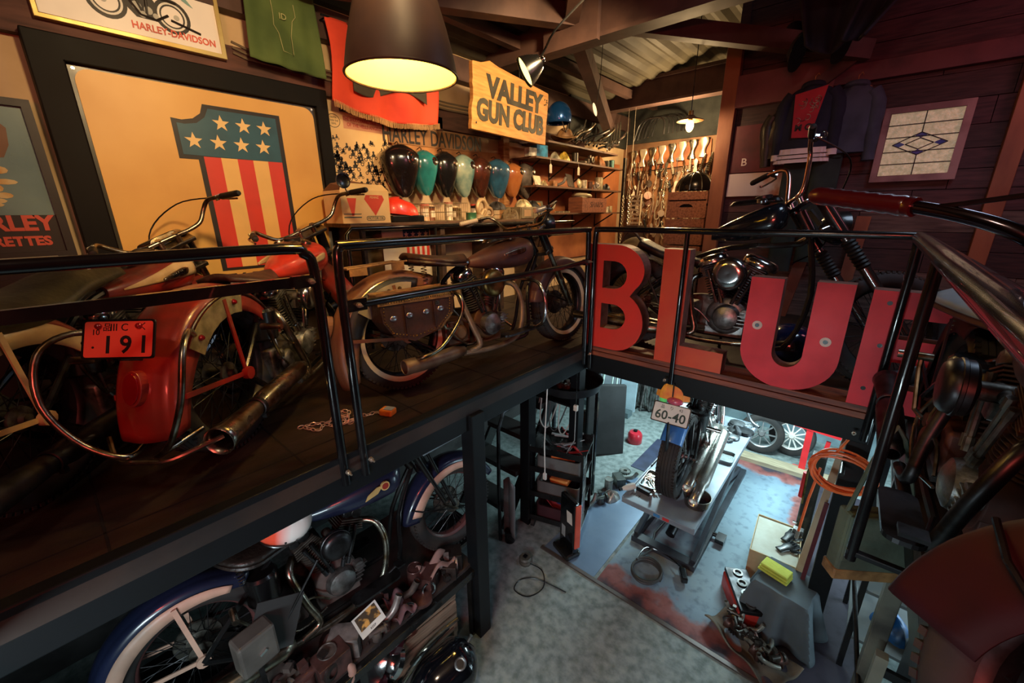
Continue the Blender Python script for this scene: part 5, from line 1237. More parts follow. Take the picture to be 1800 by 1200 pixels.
for k, n_, lb, ct, y, c, s_ in UP_: smallpart(k, n_, lb, ct, (-3.20, y, 3.42), c, G1, s_, .1 if n_ in ('box', 'cloth', 'leather_bag') else .5, rr.uniform(-.3, .3))
MD = [('panel', 'engine_part', 'pale plate leaning at the near end of the middle shelf', 4.15, (200, 184, 150), 1.0), ('lump', 'engine_part', 'cream rounded part on the middle shelf', 4.28, (214, 190, 140), .7), ('box', 'box', 'orange wooden block on the middle shelf', 4.48, (190, 130, 80), .7), ('pipe', 'exhaust_pipe', 'short bent pipe on the middle shelf', 4.62, (150, 140, 130), 1.0), ('panel', 'engine_part', 'dark slanted casting on the middle shelf', 4.85, (74, 58, 46), 1.5), ('standdisc', 'engine_part', 'ivory disc standing beside the white pot', 5.06, (222, 206, 160), .9), ('cyl', 'pot', 'white ribbed pot on the middle shelf', 5.20, (216, 204, 176), 1.0),
      ('cyl', 'jar', 'brown jar next to the white ribbed pot', 5.36, (90, 56, 40), .9), ('carb', 'carburettor', 'shiny carburettor on the middle shelf', 5.50, (190, 180, 170), .9), ('cyl', 'bundle', 'upright bundle of pale rods on the middle shelf', 5.60, (190, 176, 140), 1.5), ('lump', 'engine_part', 'dark lump at the far end of the middle shelf', 5.82, (50, 44, 40), 1.0)]
for k, n_, lb, y, c, s_ in MD: smallpart(k, n_, lb, 'part' if n_ == 'engine_part' else n_.replace('_', ' '), (-3.20, y, 3.11), c, G2, s_, .3, rr.uniform(-.3, .3))
LW = [('panel', 'engine_part', 'olive plate leaning on the lower shelf', 4.12, (96, 92, 62), 1.2), ('box', 'tag_board', 'square orange tag board with a dark hole above the headlight', 4.05, (206, 146, 80), 1.15), ('pipe', 'exhaust_pipe', 'bent pale pipe near the tag board', 4.40, (190, 176, 150), 1.0), ('gear', 'gear', 'flat gear on the lower shelf', 4.60, (170, 150, 120), 1.1), ('gear', 'gear', 'second flat gear left of the brown crate', 4.75, (180, 160, 120), .9),
      ('box', 'box', 'white labelled carton right of the brown crate', 5.78, (206, 196, 170), .8), ('cyl', 'canister', 'cream canister at the far end of the lower shelf', 5.95, (190, 170, 130), .8)]
for k, n_, lb, y, c, s_ in LW: smallpart(k, n_, lb, 'part' if n_ == 'engine_part' else n_.replace('_', ' '), (-3.18, y, 2.80), c, G3, s_, .2, rr.uniform(-.3, .3))
t = thing('crate', 'brown wooden crate with faded lettering on the lower shelf', 'crate', (-3.18, 5.30, 2.80), (0, 0, 0))
CRM = mat('crate_brown', (128, 74, 48), .7, c2=(96, 54, 38), stretch=(1, 8, 8))
b = MB(); bx(-.11, -.10, -.33, .33, 0, .19, b); bx(.10, .11, -.33, .33, 0, .19, b); bx(-.1, .1, -.33, -.32, 0, .2, b); bx(-.1, .1, .32, .33, 0, .2, b); bx(-.1, .1, -.32, .32, 0, .01, b)
p = part('crate_body', b, CRM, t); text('SHARPS', .10, mat('crate_ink', (70, 40, 30), .7), p, (.112, .05, .10), depth=.0006, **XY)
single('wheel_ring', MB().torus((0, 0, 0), (0, .12, 1), .12, .02, 30, 10), mat('ivory_ring', (206, 190, 150), .4), 'ivory ring lying on the brown crate', 'ring', loc=(-3.18, 5.12, 3.02))
for y, z, lb in ((4.25, 3.30, 'pair of white paper tags under the upper shelf'), (4.86, 3.31, 'single white paper tag hanging at the shelf middle')):
    t = thing('paper_tag', lb, 'tag', (-3.08, y, z)); part('tag_card', MB().extr([(-.025, -.05), (.025, -.05), (.025, .035), (0, .055), (-.025, .035)], .002, (0, 0, 0), (0, 1, 0), (0, 0, 1)), PAPER, t); part('string', MB().tube([(0, 0, .05), (-.005, 0, .11)], .0015, 4), PAPER, t)
# rear post of the shelves
single('upright_post', bx(-.02, .02, -.02, .02, -.85, .95), STEEL, 'thin upright steel post at the far end of the wall shelves', 'post', loc=(-3.07, 6.12, 2.62))
# blue helmet and pipes stacked on top
t = thing('helmet', 'glossy blue metalflake helmet behind the wooden board sign', 'helmet', (-3.1, 4.42, 3.86))
part('helmet_shell', MB().sph((0, 0, 0), (.15, .14, .17), 28, 16, None, -.35, PI / 2), mat('metalflake_blue', (30, 84, 150), .2, metal=.5, coat=.8), t, solid=.008)
part('chin_strap', MB().tube([(.10, -.08, -.05), (.12, -.02, -.16), (.10, .06, -.06)], .006, 6, sub=3), LEATHER, t)
t = thing('hat', 'tan crumpled leather hat under the blue helmet', 'hat', (-3.05, 4.48, 3.66))
part('crown', MB().sph((0, 0, 0), (.10, .09, .10), 20, 10, None, -.2, PI / 2), TANLEATHER, t); part('brim', MB().grid(lambda u, v: V(((.09 + .08 * v) * math.cos(u * 2 * PI), (.09 + .08 * v) * math.sin(u * 2 * PI), -.01 + .03 * v * math.sin(u * 4 * PI))), 30, 3), TANLEATHER, t, solid=.004)
single('shelf', bx(-.2, .2, -.8, .9, -.02, 0), SHW, 'top wall shelf carrying the hat and a heap of handlebars', 'shelf', 'wall shelves at the far left', loc=(-3.28, 5.0, 3.60))
for k in range(17):
    y = 4.72 + k * .062; a = rr.uniform(.3, 1.1); L_ = rr.uniform(.18, .32); m = (CHROME, STEEL, OLDCHROME, CHROME)[k % 4]
    P_ = [(0, -.02, 0), (.02, L_ * .3, L_ * .35 * a), (.05, L_ * .9, L_ * .55 * a), (.03, L_ * 1.5, L_ * .9 * a)]
    single('handlebar', MB().tube(P_, .015, 8, sub=4), m, 'bent tube in the jumbled heap of spare handlebars above the shelves', 'handlebar', 'spare handlebars heaped above the wall shelves', loc=(-3.12 + rr.uniform(-.05, .05), y, 3.64 + .02 * (k % 3)), rot=(rr.uniform(-.2, .3), 0, rr.uniform(-.5, .5)))
for k in range(5):
    single('fork_tube', MB().tube([(0, 0, .22), (0, .0, -.05), (0, .03, -.09), (0, .06, -.05), (.0, .06, .22)], .008, 8, sub=4), CHROME, 'bright narrow hairpin shaped tube hanging at the corner of the shelves', 'tube', 'hairpin tubes hanging by the shelf corner', loc=(-3.04, 5.50 + .08 * k, 3.70 + .03 * k), rot=(R(-24), 0, R(20)))
for k in range(6):
    single('handlebar', MB().tube([(-.25, 0, -.16), (-.2, 0, .05), (-.1, 0, .12), (.1, 0, .12), (.2, 0, .05), (.22, 0, -.12)], .012, 8, sub=4), STEEL if k % 2 else BLACK, 'dark high handlebar hanging above the tool wall', 'handlebar', 'dark handlebars hanging above the tool wall', loc=(-2.75 + .02 * k, 6.2 + .09 * k, 3.95 + .02 * k), rot=(R(-10), 0, R(-8 + 4 * k)))

# ------------------------------------------------------------------ tool wall
YW = 6.88
single('hanging_board', MB().box((0, 0, 0), (1.25, .012, .32), (0, R(-3), 0)), mat('orange_hang_board', (176, 110, 66), .7, c2=(130, 76, 48)), 'orange brown board carrying the row of ornate chrome covers', 'board', loc=(-2.72, YW - .005, 3.62))
single('hanging_board', MB().box((0, 0, 0), (1.3, .012, .9), (0, R(0), 0)), mat('tan_peg_board', (150, 104, 66), .8, c2=(104, 72, 48)), 'tan board behind the dense rows of hung levers', 'board', loc=(-2.72, YW - .003, 2.98))
WH = MAT_HANG = mat('bright_hung_chrome', (236, 222, 196), .30, metal=.7)
for k in range(8):
    b = MB(); cx_ = 0; w_ = .046
    b.grid(lambda u, v: V((w_ * (1 + .35 * math.sin(v * 7 + .5)) * math.cos(u * 2 * PI) + .008 * math.sin(v * 5), -.012 + .016 * math.sin(u * 2 * PI), .13 - .26 * v)), 14, 16, cu=True)
    single('chrome_cover', b, WH if k % 2 else OLDCHROME, 'long curved chrome cover hung in the upper row of the tool wall', 'cover', 'chrome covers hung in the top row', loc=(-3.28 + .155 * k, YW - .035, 3.62 + .012 * k))
kinds = ['lever', 'wrench', 'chain', 'peg', 'loop', 'spring', 'mirror', 'hinge']
lbs = dict(lever=('lever', 'curved chrome lever hung on the tan peg board'), wrench=('wrench', 'open ended wrench hung on the tan peg board'), chain=('chain', 'short chain dangling on the tan peg board'), peg=('foot_peg', 'ribbed foot peg hung on the tan peg board'), loop=('bracket_loop', 'bent wire loop bracket hung on the tan peg board'), spring=('spring', 'coil spring hung on the tan peg board'), mirror=('mirror', 'round handlebar mirror hung on the tan peg board'), hinge=('link_plate', 'flat link plate hung on the tan peg board'))
proto = {}
for kd in kinds:
    b = MB()
    if kd == 'lever': b.tube([(0, 0, .09), (.01, -.01, .03), (-.005, -.01, -.04), (.02, -.005, -.10)], [.007, .009, .008, .006, .006], 8, sub=4); b.sph((0, 0, .09), .014, 10, 6)
    elif kd == 'wrench': b.beam((0, 0, .07), (0, 0, -.07), .004, .014, (0, 1, 0)); b.extr([(-.016, 0), (-.016, .03), (-.006, .03), (-.006, .014), (.006, .014), (.006, .03), (.016, .03), (.016, 0)], .006, (0, .002, .07), (1, 0, 0), (0, 0, 1)); b.torus((0, 0, -.082), (0, 1, 0), .012, .005, 14, 6)
    elif kd == 'chain':
        for q in range(7): b.torus((0, 0, .09 - .028 * q), (0, 1, 0) if q % 2 else (1, 0, 0), .012, .0035, 12, 5)
    elif kd == 'peg': b.lathe([(0, -.06)] + sum([[(.012, -.06 + .016 * q), (.016, -.055 + .016 * q)] for q in range(7)], []) + [(.008, .06), (.008, .09), (0, .09)], n=12)
    elif kd == 'loop': b.tube([(-.02, 0, .08), (-.025, -.01, -.03), (-.01, -.02, -.09), (.02, -.02, -.08), (.03, -.01, .0), (.015, 0, .08)], .005, 6, sub=3)
    elif kd == 'spring': b.tube([(.014 * math.cos(q * .9), .014 * math.sin(q * .9), .08 - .0022 * q) for q in range(72)], .003, 5)
    elif kd == 'mirror': b.lathe([(0, -.01), (.03, -.01), (.036, 0), (.034, .004), (0, .004)], (0, 0, -.04), (0, -1, 0), 20); b.tube([(0, 0, -.01), (.01, 0, .05), (0, 0, .09)], .004, 6)
    else: b.extr([[(-.012, -.07), (.012, -.07), (.018, -.03), (.010, 0), (.018, .05), (.0, .07), (-.018, .05), (-.010, 0), (-.018, -.03)]], .006, (0, 0, 0), (1, 0, 0), (0, 0, 1))
    for mi_, m in enumerate((WH, OLDCHROME, STEEL)): proto[kd, mi_] = mesh_of(b, lbs[kd][0], m)
for row in range(7):
    for cl in range(15):
        kd = rr.choice(kinds); me = proto[kd, rr.choice((0, 0, 0, 1, 1, 2))]
        o = bpy.data.objects.new(lbs[kd][0], me); col.objects.link(o)
        o.location = (-3.33 + cl * .088 + rr.uniform(-.015, .015), YW - .035 - rr.uniform(0, .03), 3.44 - row * .155 + cl * .002 + rr.uniform(-.02, .02)); o.rotation_euler = (0, rr.uniform(-.3, .3), rr.uniform(-.8, .8)); o.scale = (rr.uniform(1.25, 1.75),) * 3
        tag(o, lbs[kd][1], lbs[kd][0].replace('_', ' '), 'items of one sort (%s) on the peg board' % lbs[kd][0].replace('_', ' '))
# hanging chain strings in front and pale rack
for i, x in enumerate((-3.02, -2.92)):
    b = MB().cyl((0, 0, 0), (0, 0, 1.19), .003, n=5)
    for q in range(26): b.torus((0, 0, -.028 * q), (0, 1, 0) if q % 2 else (1, 0, 0), .016, .005, 12, 5)
    single('chain', b, WH, ('left' if i == 0 else 'right') + ' one of two bright chains hanging beside the slatted rack', 'chain', loc=(x, 6.04, 3.02))
t = thing('slatted_rack', 'small cream slatted rack between the hanging chains and the crates', 'rack', (-2.70, 5.8, 2.62))
part('side_rail', bx(-.08, -.07, -.02, .02, 0, .42), IVORY, t); part('side_rail', bx(.07, .08, -.02, .02, 0, .42), IVORY, t)
for k in range(7): part('slat', bx(-.07, .07, -.02, .02, .02 + .06 * k, .045 + .06 * k), IVORY, t)
part('foot', bx(-.10, .10, -.1, .1, -.85, 0), DARKWOOD, t)
# stacked crates with round engine covers on top
CM = mat('apple_crate', (160, 102, 74), .7, c2=(120, 74, 54), stretch=(8, 1, 8))
for i in range(4):
    t = thing('crate', ('reddish wooden crate with dark hand holes, bottom of the stack' , 'reddish wooden crate, second from the bottom of the stack', 'reddish wooden crate, third up in the stack', 'reddish wooden crate topmost, under the round drum cover')[i], 'crate', (-1.80, 5.4, 1.80 + .31 * i), (0, 0, R(-3 + 2 * i)), 'stacked wooden crates by the post')
    hole = [(-.08, .12), (.08, .12), (.06, .145), (.03, .157), (-.03, .157), (-.06, .145)]
    b = MB()
    for s in (-1, 1):
        part('end_board', MB().extr([[(-.22, 0), (.22, 0), (.22, .19), (-.22, .19)], hole], .012, (0, s * .19 + .006, 0), (1, 0, 0), (0, 0, 1)), CM, t); part('end_board', MB().box((0, s * .19, .25), (.44, .012, .09)), CM, t)
        for zz_, hh_ in ((.07, .13), (.225, .13)): part('side_board', MB().box((s * .22, 0, zz_), (.012, .38, hh_)), CM, t)
    part('crate_base', bx(-.21, .21, -.18, .18, 0, .01), CM, t); part('hollow_shade', bx(-.2, .2, -.17, .17, .02, .285), mat('crate_shade', (14, 10, 9), .9), t)  # dark box filling the crate stands in for the shade behind its holes
t = thing('drum_cover', 'dark ribbed round cover lying on top of the stacked crates', 'engine part', (-1.78, 5.4, 3.045))
part('cover_shell', MB().sph((0, 0, 0), (.22, .18, .20), 32, 12, None, 0, PI / 2), mat('dark_gloss_cover', (40, 34, 32), .2, metal=.6), t)
b = MB()
for k in range(5): a = PI * (k + .5) / 5; b.tube([(.222 * math.cos(q) * math.cos(a), .182 * math.cos(q) * math.sin(a) , .202 * math.sin(q)) for q in [PI * j / 16 for j in range(17)]], .006, 6)
part('rib', b, OLDCHROME, t)
single('paper_panel', MB().grid(lambda u, v: V((-.2 + .42 * u, 0.03 * math.sin(v * 5), .0 + .30 * v + .04 * math.sin(u * 7))), 20, 12), mat('amber_lit_paper', (236, 196, 110), .6, c2=(220, 160, 80), bump=.3), 'amber crinkled paper panel behind the bare bulb', 'paper', loc=(-1.72, 6.83, 3.45), solid=.004)
for k in range(6): single('exhaust_flange', MB().torus((0, 0, 0), (1, .3, .2 * k), .035 + .006 * k, .01, 18, 8), WH, 'pale metal ring in the tangle hung beside the bare bulb', 'ring', 'rings hung beside the bare bulb', loc=(-2.02 + .09 * k, 6.86, 3.56 + .07 * math.sin(k * 2.1)), rot=(k, k * .7, 0))
single('metal_sheet', MB().box((0, 0, 0), (.46, .01, .62), (R(-10), 0, 0)), mat('galvanised', (140, 132, 116), .35, metal=.8, c2=(96, 90, 82)), 'dull metal sheet leaning below the stacked crates', 'sheet', loc=(-1.66, 4.75, 2.08 + .0))
t = thing('leather_satchel', 'olive leather bags heaped behind the letters B and L', 'bag', (-1.95, 4.3, MZ))
part('bag_body', MB().sph((0, 0, .38), (.30, .2, .40), 26, 14), mat('olive_bag', (110, 92, 58), .6, c2=(80, 64, 42), bump=.3, bscale=12), t); part('strap', MB().tube([(-.2, -.15, .5), (0, -.2, .85), (.2, -.1, .6)], .012, 8, sub=4), BROWNLEATHER, t)

# ------------------------------------------------------------------ jackets on the plank wall
def garment(name, lb, x, y, z, w, h, m, sl=None, slm=None, hem=None, rz=0, taper=.82, collar=True):
    t = thing(name, lb, 'jacket', (x, y, z), (0, 0, rz))
    def body(u, v):
        a = u * 2 * PI; ww = w / 2 * (taper + (1 - taper) * min(1, v * 2.2)) * (.45 + .55 * min(1, v * 7) ** .6)
        return V((ww * math.copysign(abs(math.cos(a)) ** .8, math.cos(a)), -.05 + .055 * math.sin(a) + .008 * math.sin(a * 5 + v * 6), -h * v))
    p = part('jacket_body', MB().grid(body, 40, 22, cu=True), m, t)
    for s, (ex, ez) in zip((-1, 1), sl):
        P_ = [V((s * w * .34, -.045, -.05)), V((s * w * .46, -.045, -.14)), V((s * (w * .47 + ex * .5), -.05, -.14 + ez * .5)), V((s * (w * .47 + ex), -.05, -.14 + ez))]
        sv = part('sleeve', MB().tube(P_, [.055] * 4 + [.062] * 3 + [.052] * 3 + [.045] * 3, 14, sub=4), slm or m, t)
        q = P_[-1]; d_ = (P_[-1] - P_[-2]).normalized()
        if hem: part('cuff', MB().cyl(q - d_ * .01, q + d_ * .05, .042, n=16), hem, sv)
    if hem:
        def hm(u, v):
            a = u * 2 * PI; return V(((w / 2 - .01 + .015 * v) * math.copysign(abs(math.cos(a)) ** .8, math.cos(a)), -.05 + .06 * math.sin(a) + .004 * math.sin(a * 24), -h - .12 * v))
        part('hem', MB().grid(hm, 60, 3, cu=True), hem, t)
    if collar: part('collar', MB().torus((0, -.05, .0), (0, .2, 1), .07, .022, 22, 8), m, t)
    part('hanger', MB().tube([(-w * .3, -.04, -.02), (0, -.04, .03), (w * .3, -.04, -.02)], .006, 6).tube([(0, -.04, .03), (0, -.04, .08), (.02, -.04, .10), (.03, -.04, .08)], .004, 6), WOOD, t)
    return t, p
NV = mat('navy_wool', (28, 34, 54), .9, c2=(22, 26, 42), bump=.15, bscale=80)
t, p = garment('varsity_jacket', 'navy varsity jacket with red back patch hanging on the plank wall', -.68, 4.88, 3.84, .42, .50, NV, [(.00, -.40), (.02, -.38)], NV, mat('rib_knit', (240, 226, 222), .9))
q = part('back_patch', MB().extr([(-.125, -.03), (.125, .02), (.045, -.41), (-.095, -.40)], .006, (0, -.112, 0), (1, 0, 0), (0, 0, 1)) if False else MB().add([(-.115, -.118, -.06), (.115, -.118, -.02), (.05, -.118, -.42), (-.09, -.118, -.41), (-.115, -.124, -.06), (.115, -.124, -.02), (.05, -.124, -.42), (-.09, -.124, -.41)], [(0, 1, 2, 3), (7, 6, 5, 4), (0, 4, 5, 1), (1, 5, 6, 2), (2, 6, 7, 3), (3, 7, 4, 0)], False), mat('patch_red', (176, 40, 54), .8), t)
text('M C', .07, INK, q, (-.015, -.126, -.335), (1, 0, 0), (0, 0, 1), .001, 'patch_lettering', bold=.003)
b = MB(); r2_ = random.Random(2)
for k in range(15):
    x, z = r2_.uniform(-.07, .06), r2_.uniform(-.28, -.11); b.torus((x, -.127, z), (0, 1, 0), r2_.uniform(.012, .035), .003, 14, 5, r2_.uniform(0, 3), r2_.uniform(3.5, 6.2))
part('patch_emblem', b, mat('emblem_thread', (56, 36, 34), .7, c2=(190, 160, 140), scale=30), q)
b = MB()
for k in range(2): z = -.55 - .035 * k; b.tube([((.225) * math.cos(a), -.05 - .064 * abs(math.sin(a)) , z) for a in [PI + PI * j / 20 for j in range(21)]], .004, 5)
part('hem_stripe', b, INK, t)
garment('denim_jacket', 'grey blue denim jacket hanging behind the varsity jacket', -.38, 4.93, 3.80, .34, .52, mat('denim', (66, 74, 92), .9, c2=(52, 58, 74), bump=.15, bscale=60), [(-.02, -.4), (.02, -.45)])
garment('leather_jacket', 'black leather jacket at the left behind the varsity jacket', -.86, 4.95, 3.70, .30, .42, LEATHER, [(-.03, -.35), (.02, -.35)], None, None)
t = thing('trousers', 'dark green canvas trousers hanging beneath the varsity jacket', 'trousers', (-.60, 4.92, 3.28))
GN = mat('dark_green_canvas', (38, 52, 48), .85, c2=(28, 40, 38))
part('trouser_leg', MB().grid(lambda u, v: V((-.11 + .10 * math.cos(u * 2 * PI), -.04 + .035 * math.sin(u * 2 * PI) + .006 * math.sin(u * 19), -1.05 * v)), 24, 10, cu=True), GN, t)
part('trouser_leg', MB().grid(lambda u, v: V((.12 + .11 * math.cos(u * 2 * PI), -.04 + .035 * math.sin(u * 2 * PI) + .006 * math.sin(u * 17), -.95 * v)), 24, 10, cu=True), GN, t)
part('waist', bx(-.21, .22, -.075, -.005, -.04, .03), GN, t, bevel=.01)
# dark things hung from the roof at right
DKN = mat('dark_blue_felt', (26, 28, 46), .85, c2=(20, 20, 34))
def boot(lb, x, y, z, rx, s_=1.0, m=DKN):
    t = thing('boot', lb, 'boot', (x, y, z), (rx, 0, R(20)), 'boots hung from the roof beam', s_)
    part('boot_shaft', MB().loft([[(p_[0], p_[1] + dy, z_) for p_ in superring(0, 0, 0, w_, d_, 18, 2.3, 'z')] for z_, w_, d_, dy in ((.34, .065, .085, 0), (.20, .06, .08, 0), (.08, .05, .065, 0), (.03, .052, .085, -.03), (0, .055, .12, -.06), (-.05, .05, .15, -.09), (-.07, .045, .14, -.09))]), m, t)
    part('boot_sole', MB().loft([[(p_[0], p_[1] - .09, z_) for p_ in superring(0, 0, 0, .052, .155, 20, 2.4, 'z')] for z_ in (-.072, -.09)]), BLACK, t)
    part('lace', MB().tube([(0, -.02, .5), (0, .0, .34)], .003, 5), BLACK, t)
boot('dark boot hanging toe down from the roof beam, left one', -.82, 4.55, 4.02, R(-40), 1.0); boot('dark boot hanging toe down from the roof beam, right one', -.52, 4.45, 4.0, R(-35), 1.0)
t = thing('hanging_jacket', 'long dark blue coat slung under the roof above the varsity jacket', 'coat', (-.55, 4.2, 4.15))
part('coat_body', MB().grid(lambda u, v: V((.30 * (v - .5) * 2 * (1 - .55 * u) + .0, .10 * math.sin(v * PI) - .05 + .02 * math.sin(v * 14), .45 - .62 * u - .06 * math.sin(v * PI))), 20, 24), DKN, t, solid=.02)
part('zip', MB().tube([(-.02, -.08, .30), (-.05, -.07, .12)], .004, 5), WH, t)
t = thing('hanging_jacket', 'second dark coat slung under the roof left of the window', 'coat', (.0, 4.1, 4.35))
part('coat_body', MB().grid(lambda u, v: V((.26 * (v - .5) * 2 * (1 - .75 * u) - .40 * u, .08 * math.sin(v * PI) + .02 * math.sin(v * 12), .35 - .75 * u)), 20, 24), DKN, t, solid=.02)

# ------------------------------------------------------------------ sign letters
LR = mat('letter_red_enamel', (216, 48, 42), .5, c2=(196, 62, 46), scale=3, coat=.0, lo=.3, hi=.75)
LR2 = mat('letter_orange_enamel', (198, 62, 40), .45, c2=(206, 92, 52), scale=4, coat=.0, lo=.35, hi=.75)
LR3 = mat('letter_crimson_enamel', (220, 28, 50), .5, c2=(190, 24, 44), scale=4)
LSIDE = mat('letter_side', (132, 96, 84), .6, c2=(92, 60, 52), scale=10, metal=.2)
def letter(ch_, lb, org, loops, face_m, d=.10, ry=0, extra=None):
    t = thing('sign_letter', lb, 'letter', org, (0, 0, R(ry)), 'large red sign letters on the walkway edge')
    part('letter_side', MB().extr(loops, d, (0, d, 0), (1, 0, 0), (0, 0, 1)), LSIDE, t)
    f = part('letter_face', MB().extr(loops, .004, (0, -.0005, 0), (1, 0, 0), (0, 0, 1)), face_m, t)
    if extra: extra(t, f)
    return t
def arc(cx, cy, rx, ry, a0, a1, n=14): return [(cx + rx * math.cos(R(a0 + (a1 - a0) * k / n)), cy + ry * math.sin(R(a0 + (a1 - a0) * k / n))) for k in range(n + 1)]
Bo = [(0, 0)] + arc(.27, .225, .215, .225, -90, 62) + arc(.25, .60, .215, .18, -42, 90) + [(0, .78)]
Bh1 = [(.15, .16)] + arc(.25, .255, .10, .095, -90, 90, 10) + [(.15, .35)]
Bh2 = [(.15, .465)] + arc(.24, .565, .10, .10, -90, 90, 10) + [(.15, .665)]
letter('B', 'big red letter B standing on the walkway edge', (-1.635, 2.735, 1.80), [Bo, Bh1, Bh2], LR, .11)
letter('L', 'big orange red letter L standing beside the letter B', (-1.045, 2.735, 1.80), [[(0, 0), (.44, 0), (.44, .135), (.165, .135), (.165, .77), (.0, .77)]], LR2, .10)
Uo = [(0, .64), (0, .22)] + arc(.24, .22, .24, .22, 180, 360, 22) + [(.48, .64), (.315, .64), (.315, .22)] + arc(.24, .22, .075, .085, 0, -180, 14) + [(.165, .64)]
def uh(t, f):
    for x, z in ((.07, .36), (.405, .32)):
        part('rivet_hole', MB().cyl((x, -.004, z), (x, -.009, z), .026, n=18), WHITE, f); part('hole', MB().cyl((x, -.010, z), (x, -.012, z), .012, n=12), BLACK, f)
letter('U', 'big crimson letter U with two white ringed holes', (-.515, 2.735, 1.795), [Uo[::-1]], LR3, .10, extra=uh)
def eh(t, f):
    for x, z in ((.07, .56), (.075, .34), (.055, .10)): part('hole', MB().cyl((x, -.004, z), (x, -.007, z), .011, n=12), BLACK, f)
letter('E', 'big crimson letter E partly behind the corner railing posts', (.035, 2.735, 1.80), [[(0, 0), (.38, 0), (.38, .13), (.135, .13), (.135, .265), (.36, .265), (.36, .385), (.135, .385), (.135, .49), (.36, .49), (.36, .62), (0, .62)]], LR3, .10, extra=eh)

# ------------------------------------------------------------------ small things on the walkway
t = thing('chain', 'pale steel chain lying in a heap on the walkway boards', 'chain', (-1.90, .86, MZ))
rr = random.Random(8)
def links(P_, par):
    P_ = smoothpath([V(p_) for p_ in P_], 10); b = MB(); acc = 0; last = P_[0]; k = 0
    for p_ in P_[1:]:
        acc += (p_ - last).length; 
        if acc > .021:
            d_ = (p_ - last).normalized(); s_ = d_.cross(V((0, 0, 1))).normalized(); n_ = V((0, 0, 1)) if k % 2 else s_
            o_ = s_ if k % 2 else V((0, 0, 1))
            ring = [p_ + d_ * (.015 * math.cos(a)) + (o_ if True else n_) * (.0085 * math.sin(a)) for a in [2 * PI * j / 12 for j in range(12)]]
            b.tube(ring, .0028, 5, closed=True); acc = 0; k += 1
        last = p_
    return b
Zc = .010
part('links', links([(-.12, -.20, Zc), (-.10, -.12, Zc), (-.06, -.06, Zc), (-.09, 0, Zc + .01), (-.02, .03, Zc + .01), (-.06, -.03, Zc + .02), (.0, .0, Zc), (-.05, .05, Zc + .02), (-.08, .01, Zc + .02), (.0, -.04, Zc), (.03, .03, Zc + .01), (-.03, .08, Zc), (.02, .11, Zc), (.03, .16, Zc), (.07, .19, Zc), (.05, .24, Zc)], t), mat('chain_pale', (226, 196, 176), .35, metal=.6), t)
part('links', links([(-.12, -.17, Zc), (-.02, -.13, Zc), (-.05, -.08, Zc), (.01, -.05, Zc), (-.04, .0, Zc + .01), (.03, .01, Zc), (.0, .07, Zc)], t), mat('chain_pale', (226, 196, 176), .35, metal=.6), t)
t = thing('tape_measure', 'small orange and white tape case at the end of the pale chain', 'tape', (-1.815, 1.06, MZ), (0, 0, R(25)))
part('case', MB().box((0, 0, .018), (.075, .06, .036)), mat('case_orange', (240, 140, 50), .4), t, bevel=.008); part('sticker', MB().box((0.01, 0, .0375), (.05, .04, .003)), mat('case_grey', (170, 184, 190), .4), t)
t = thing('helmet', 'dark navy helmet on the boards behind the letter U', 'helmet', (-.345, 3.45, MZ + .10))
part('helmet_shell', MB().sph((0, 0, 0), (.17, .17, .16), 28, 16, None, -.65, PI / 2), mat('gloss_navy', (20, 40, 96), .15, coat=.8, c2=(12, 14, 24), scale=3), t); part('trim', MB().torus((0, 0, -.095), (0, 0, 1), .138, .008, 30, 8), BLACK, t)
# papers and white box behind the far left motorcycle
t = thing('book_stack', 'cream books on the dark low cabinet at far left', 'books', (-3.25, -.1, 2.56)); 
part('book', bx(-.10, .12, -.13, .20, 0, .022), PAPER, t); part('book', bx(-.08, .12, -.10, .19, .022, .04), PAPER, t)
t = thing('cabinet', 'dark low cabinet against the wall at far left', 'cabinet', (-3.24, -.2, MZ)); part('body', bx(-.22, .22, -.6, .42, 0, .79), mat('dark_cabinet', (28, 22, 20), .5), t, bevel=.004); part('door', bx(.22, .235, -.55, -.08, .05, .75), mat('dark_cabinet', (28, 22, 20), .5), t); part('door', bx(.22, .235, -.06, .40, .05, .75), mat('dark_cabinet', (28, 22, 20), .5), t)
t = thing('book', 'open cream book lying on the end of the dark cabinet', 'book', (-3.02, .10, 2.46)); part('pages', MB().box((0, 0, 0), (.02, .22, .05), (0, R(-20), 0)), PAPER, t)

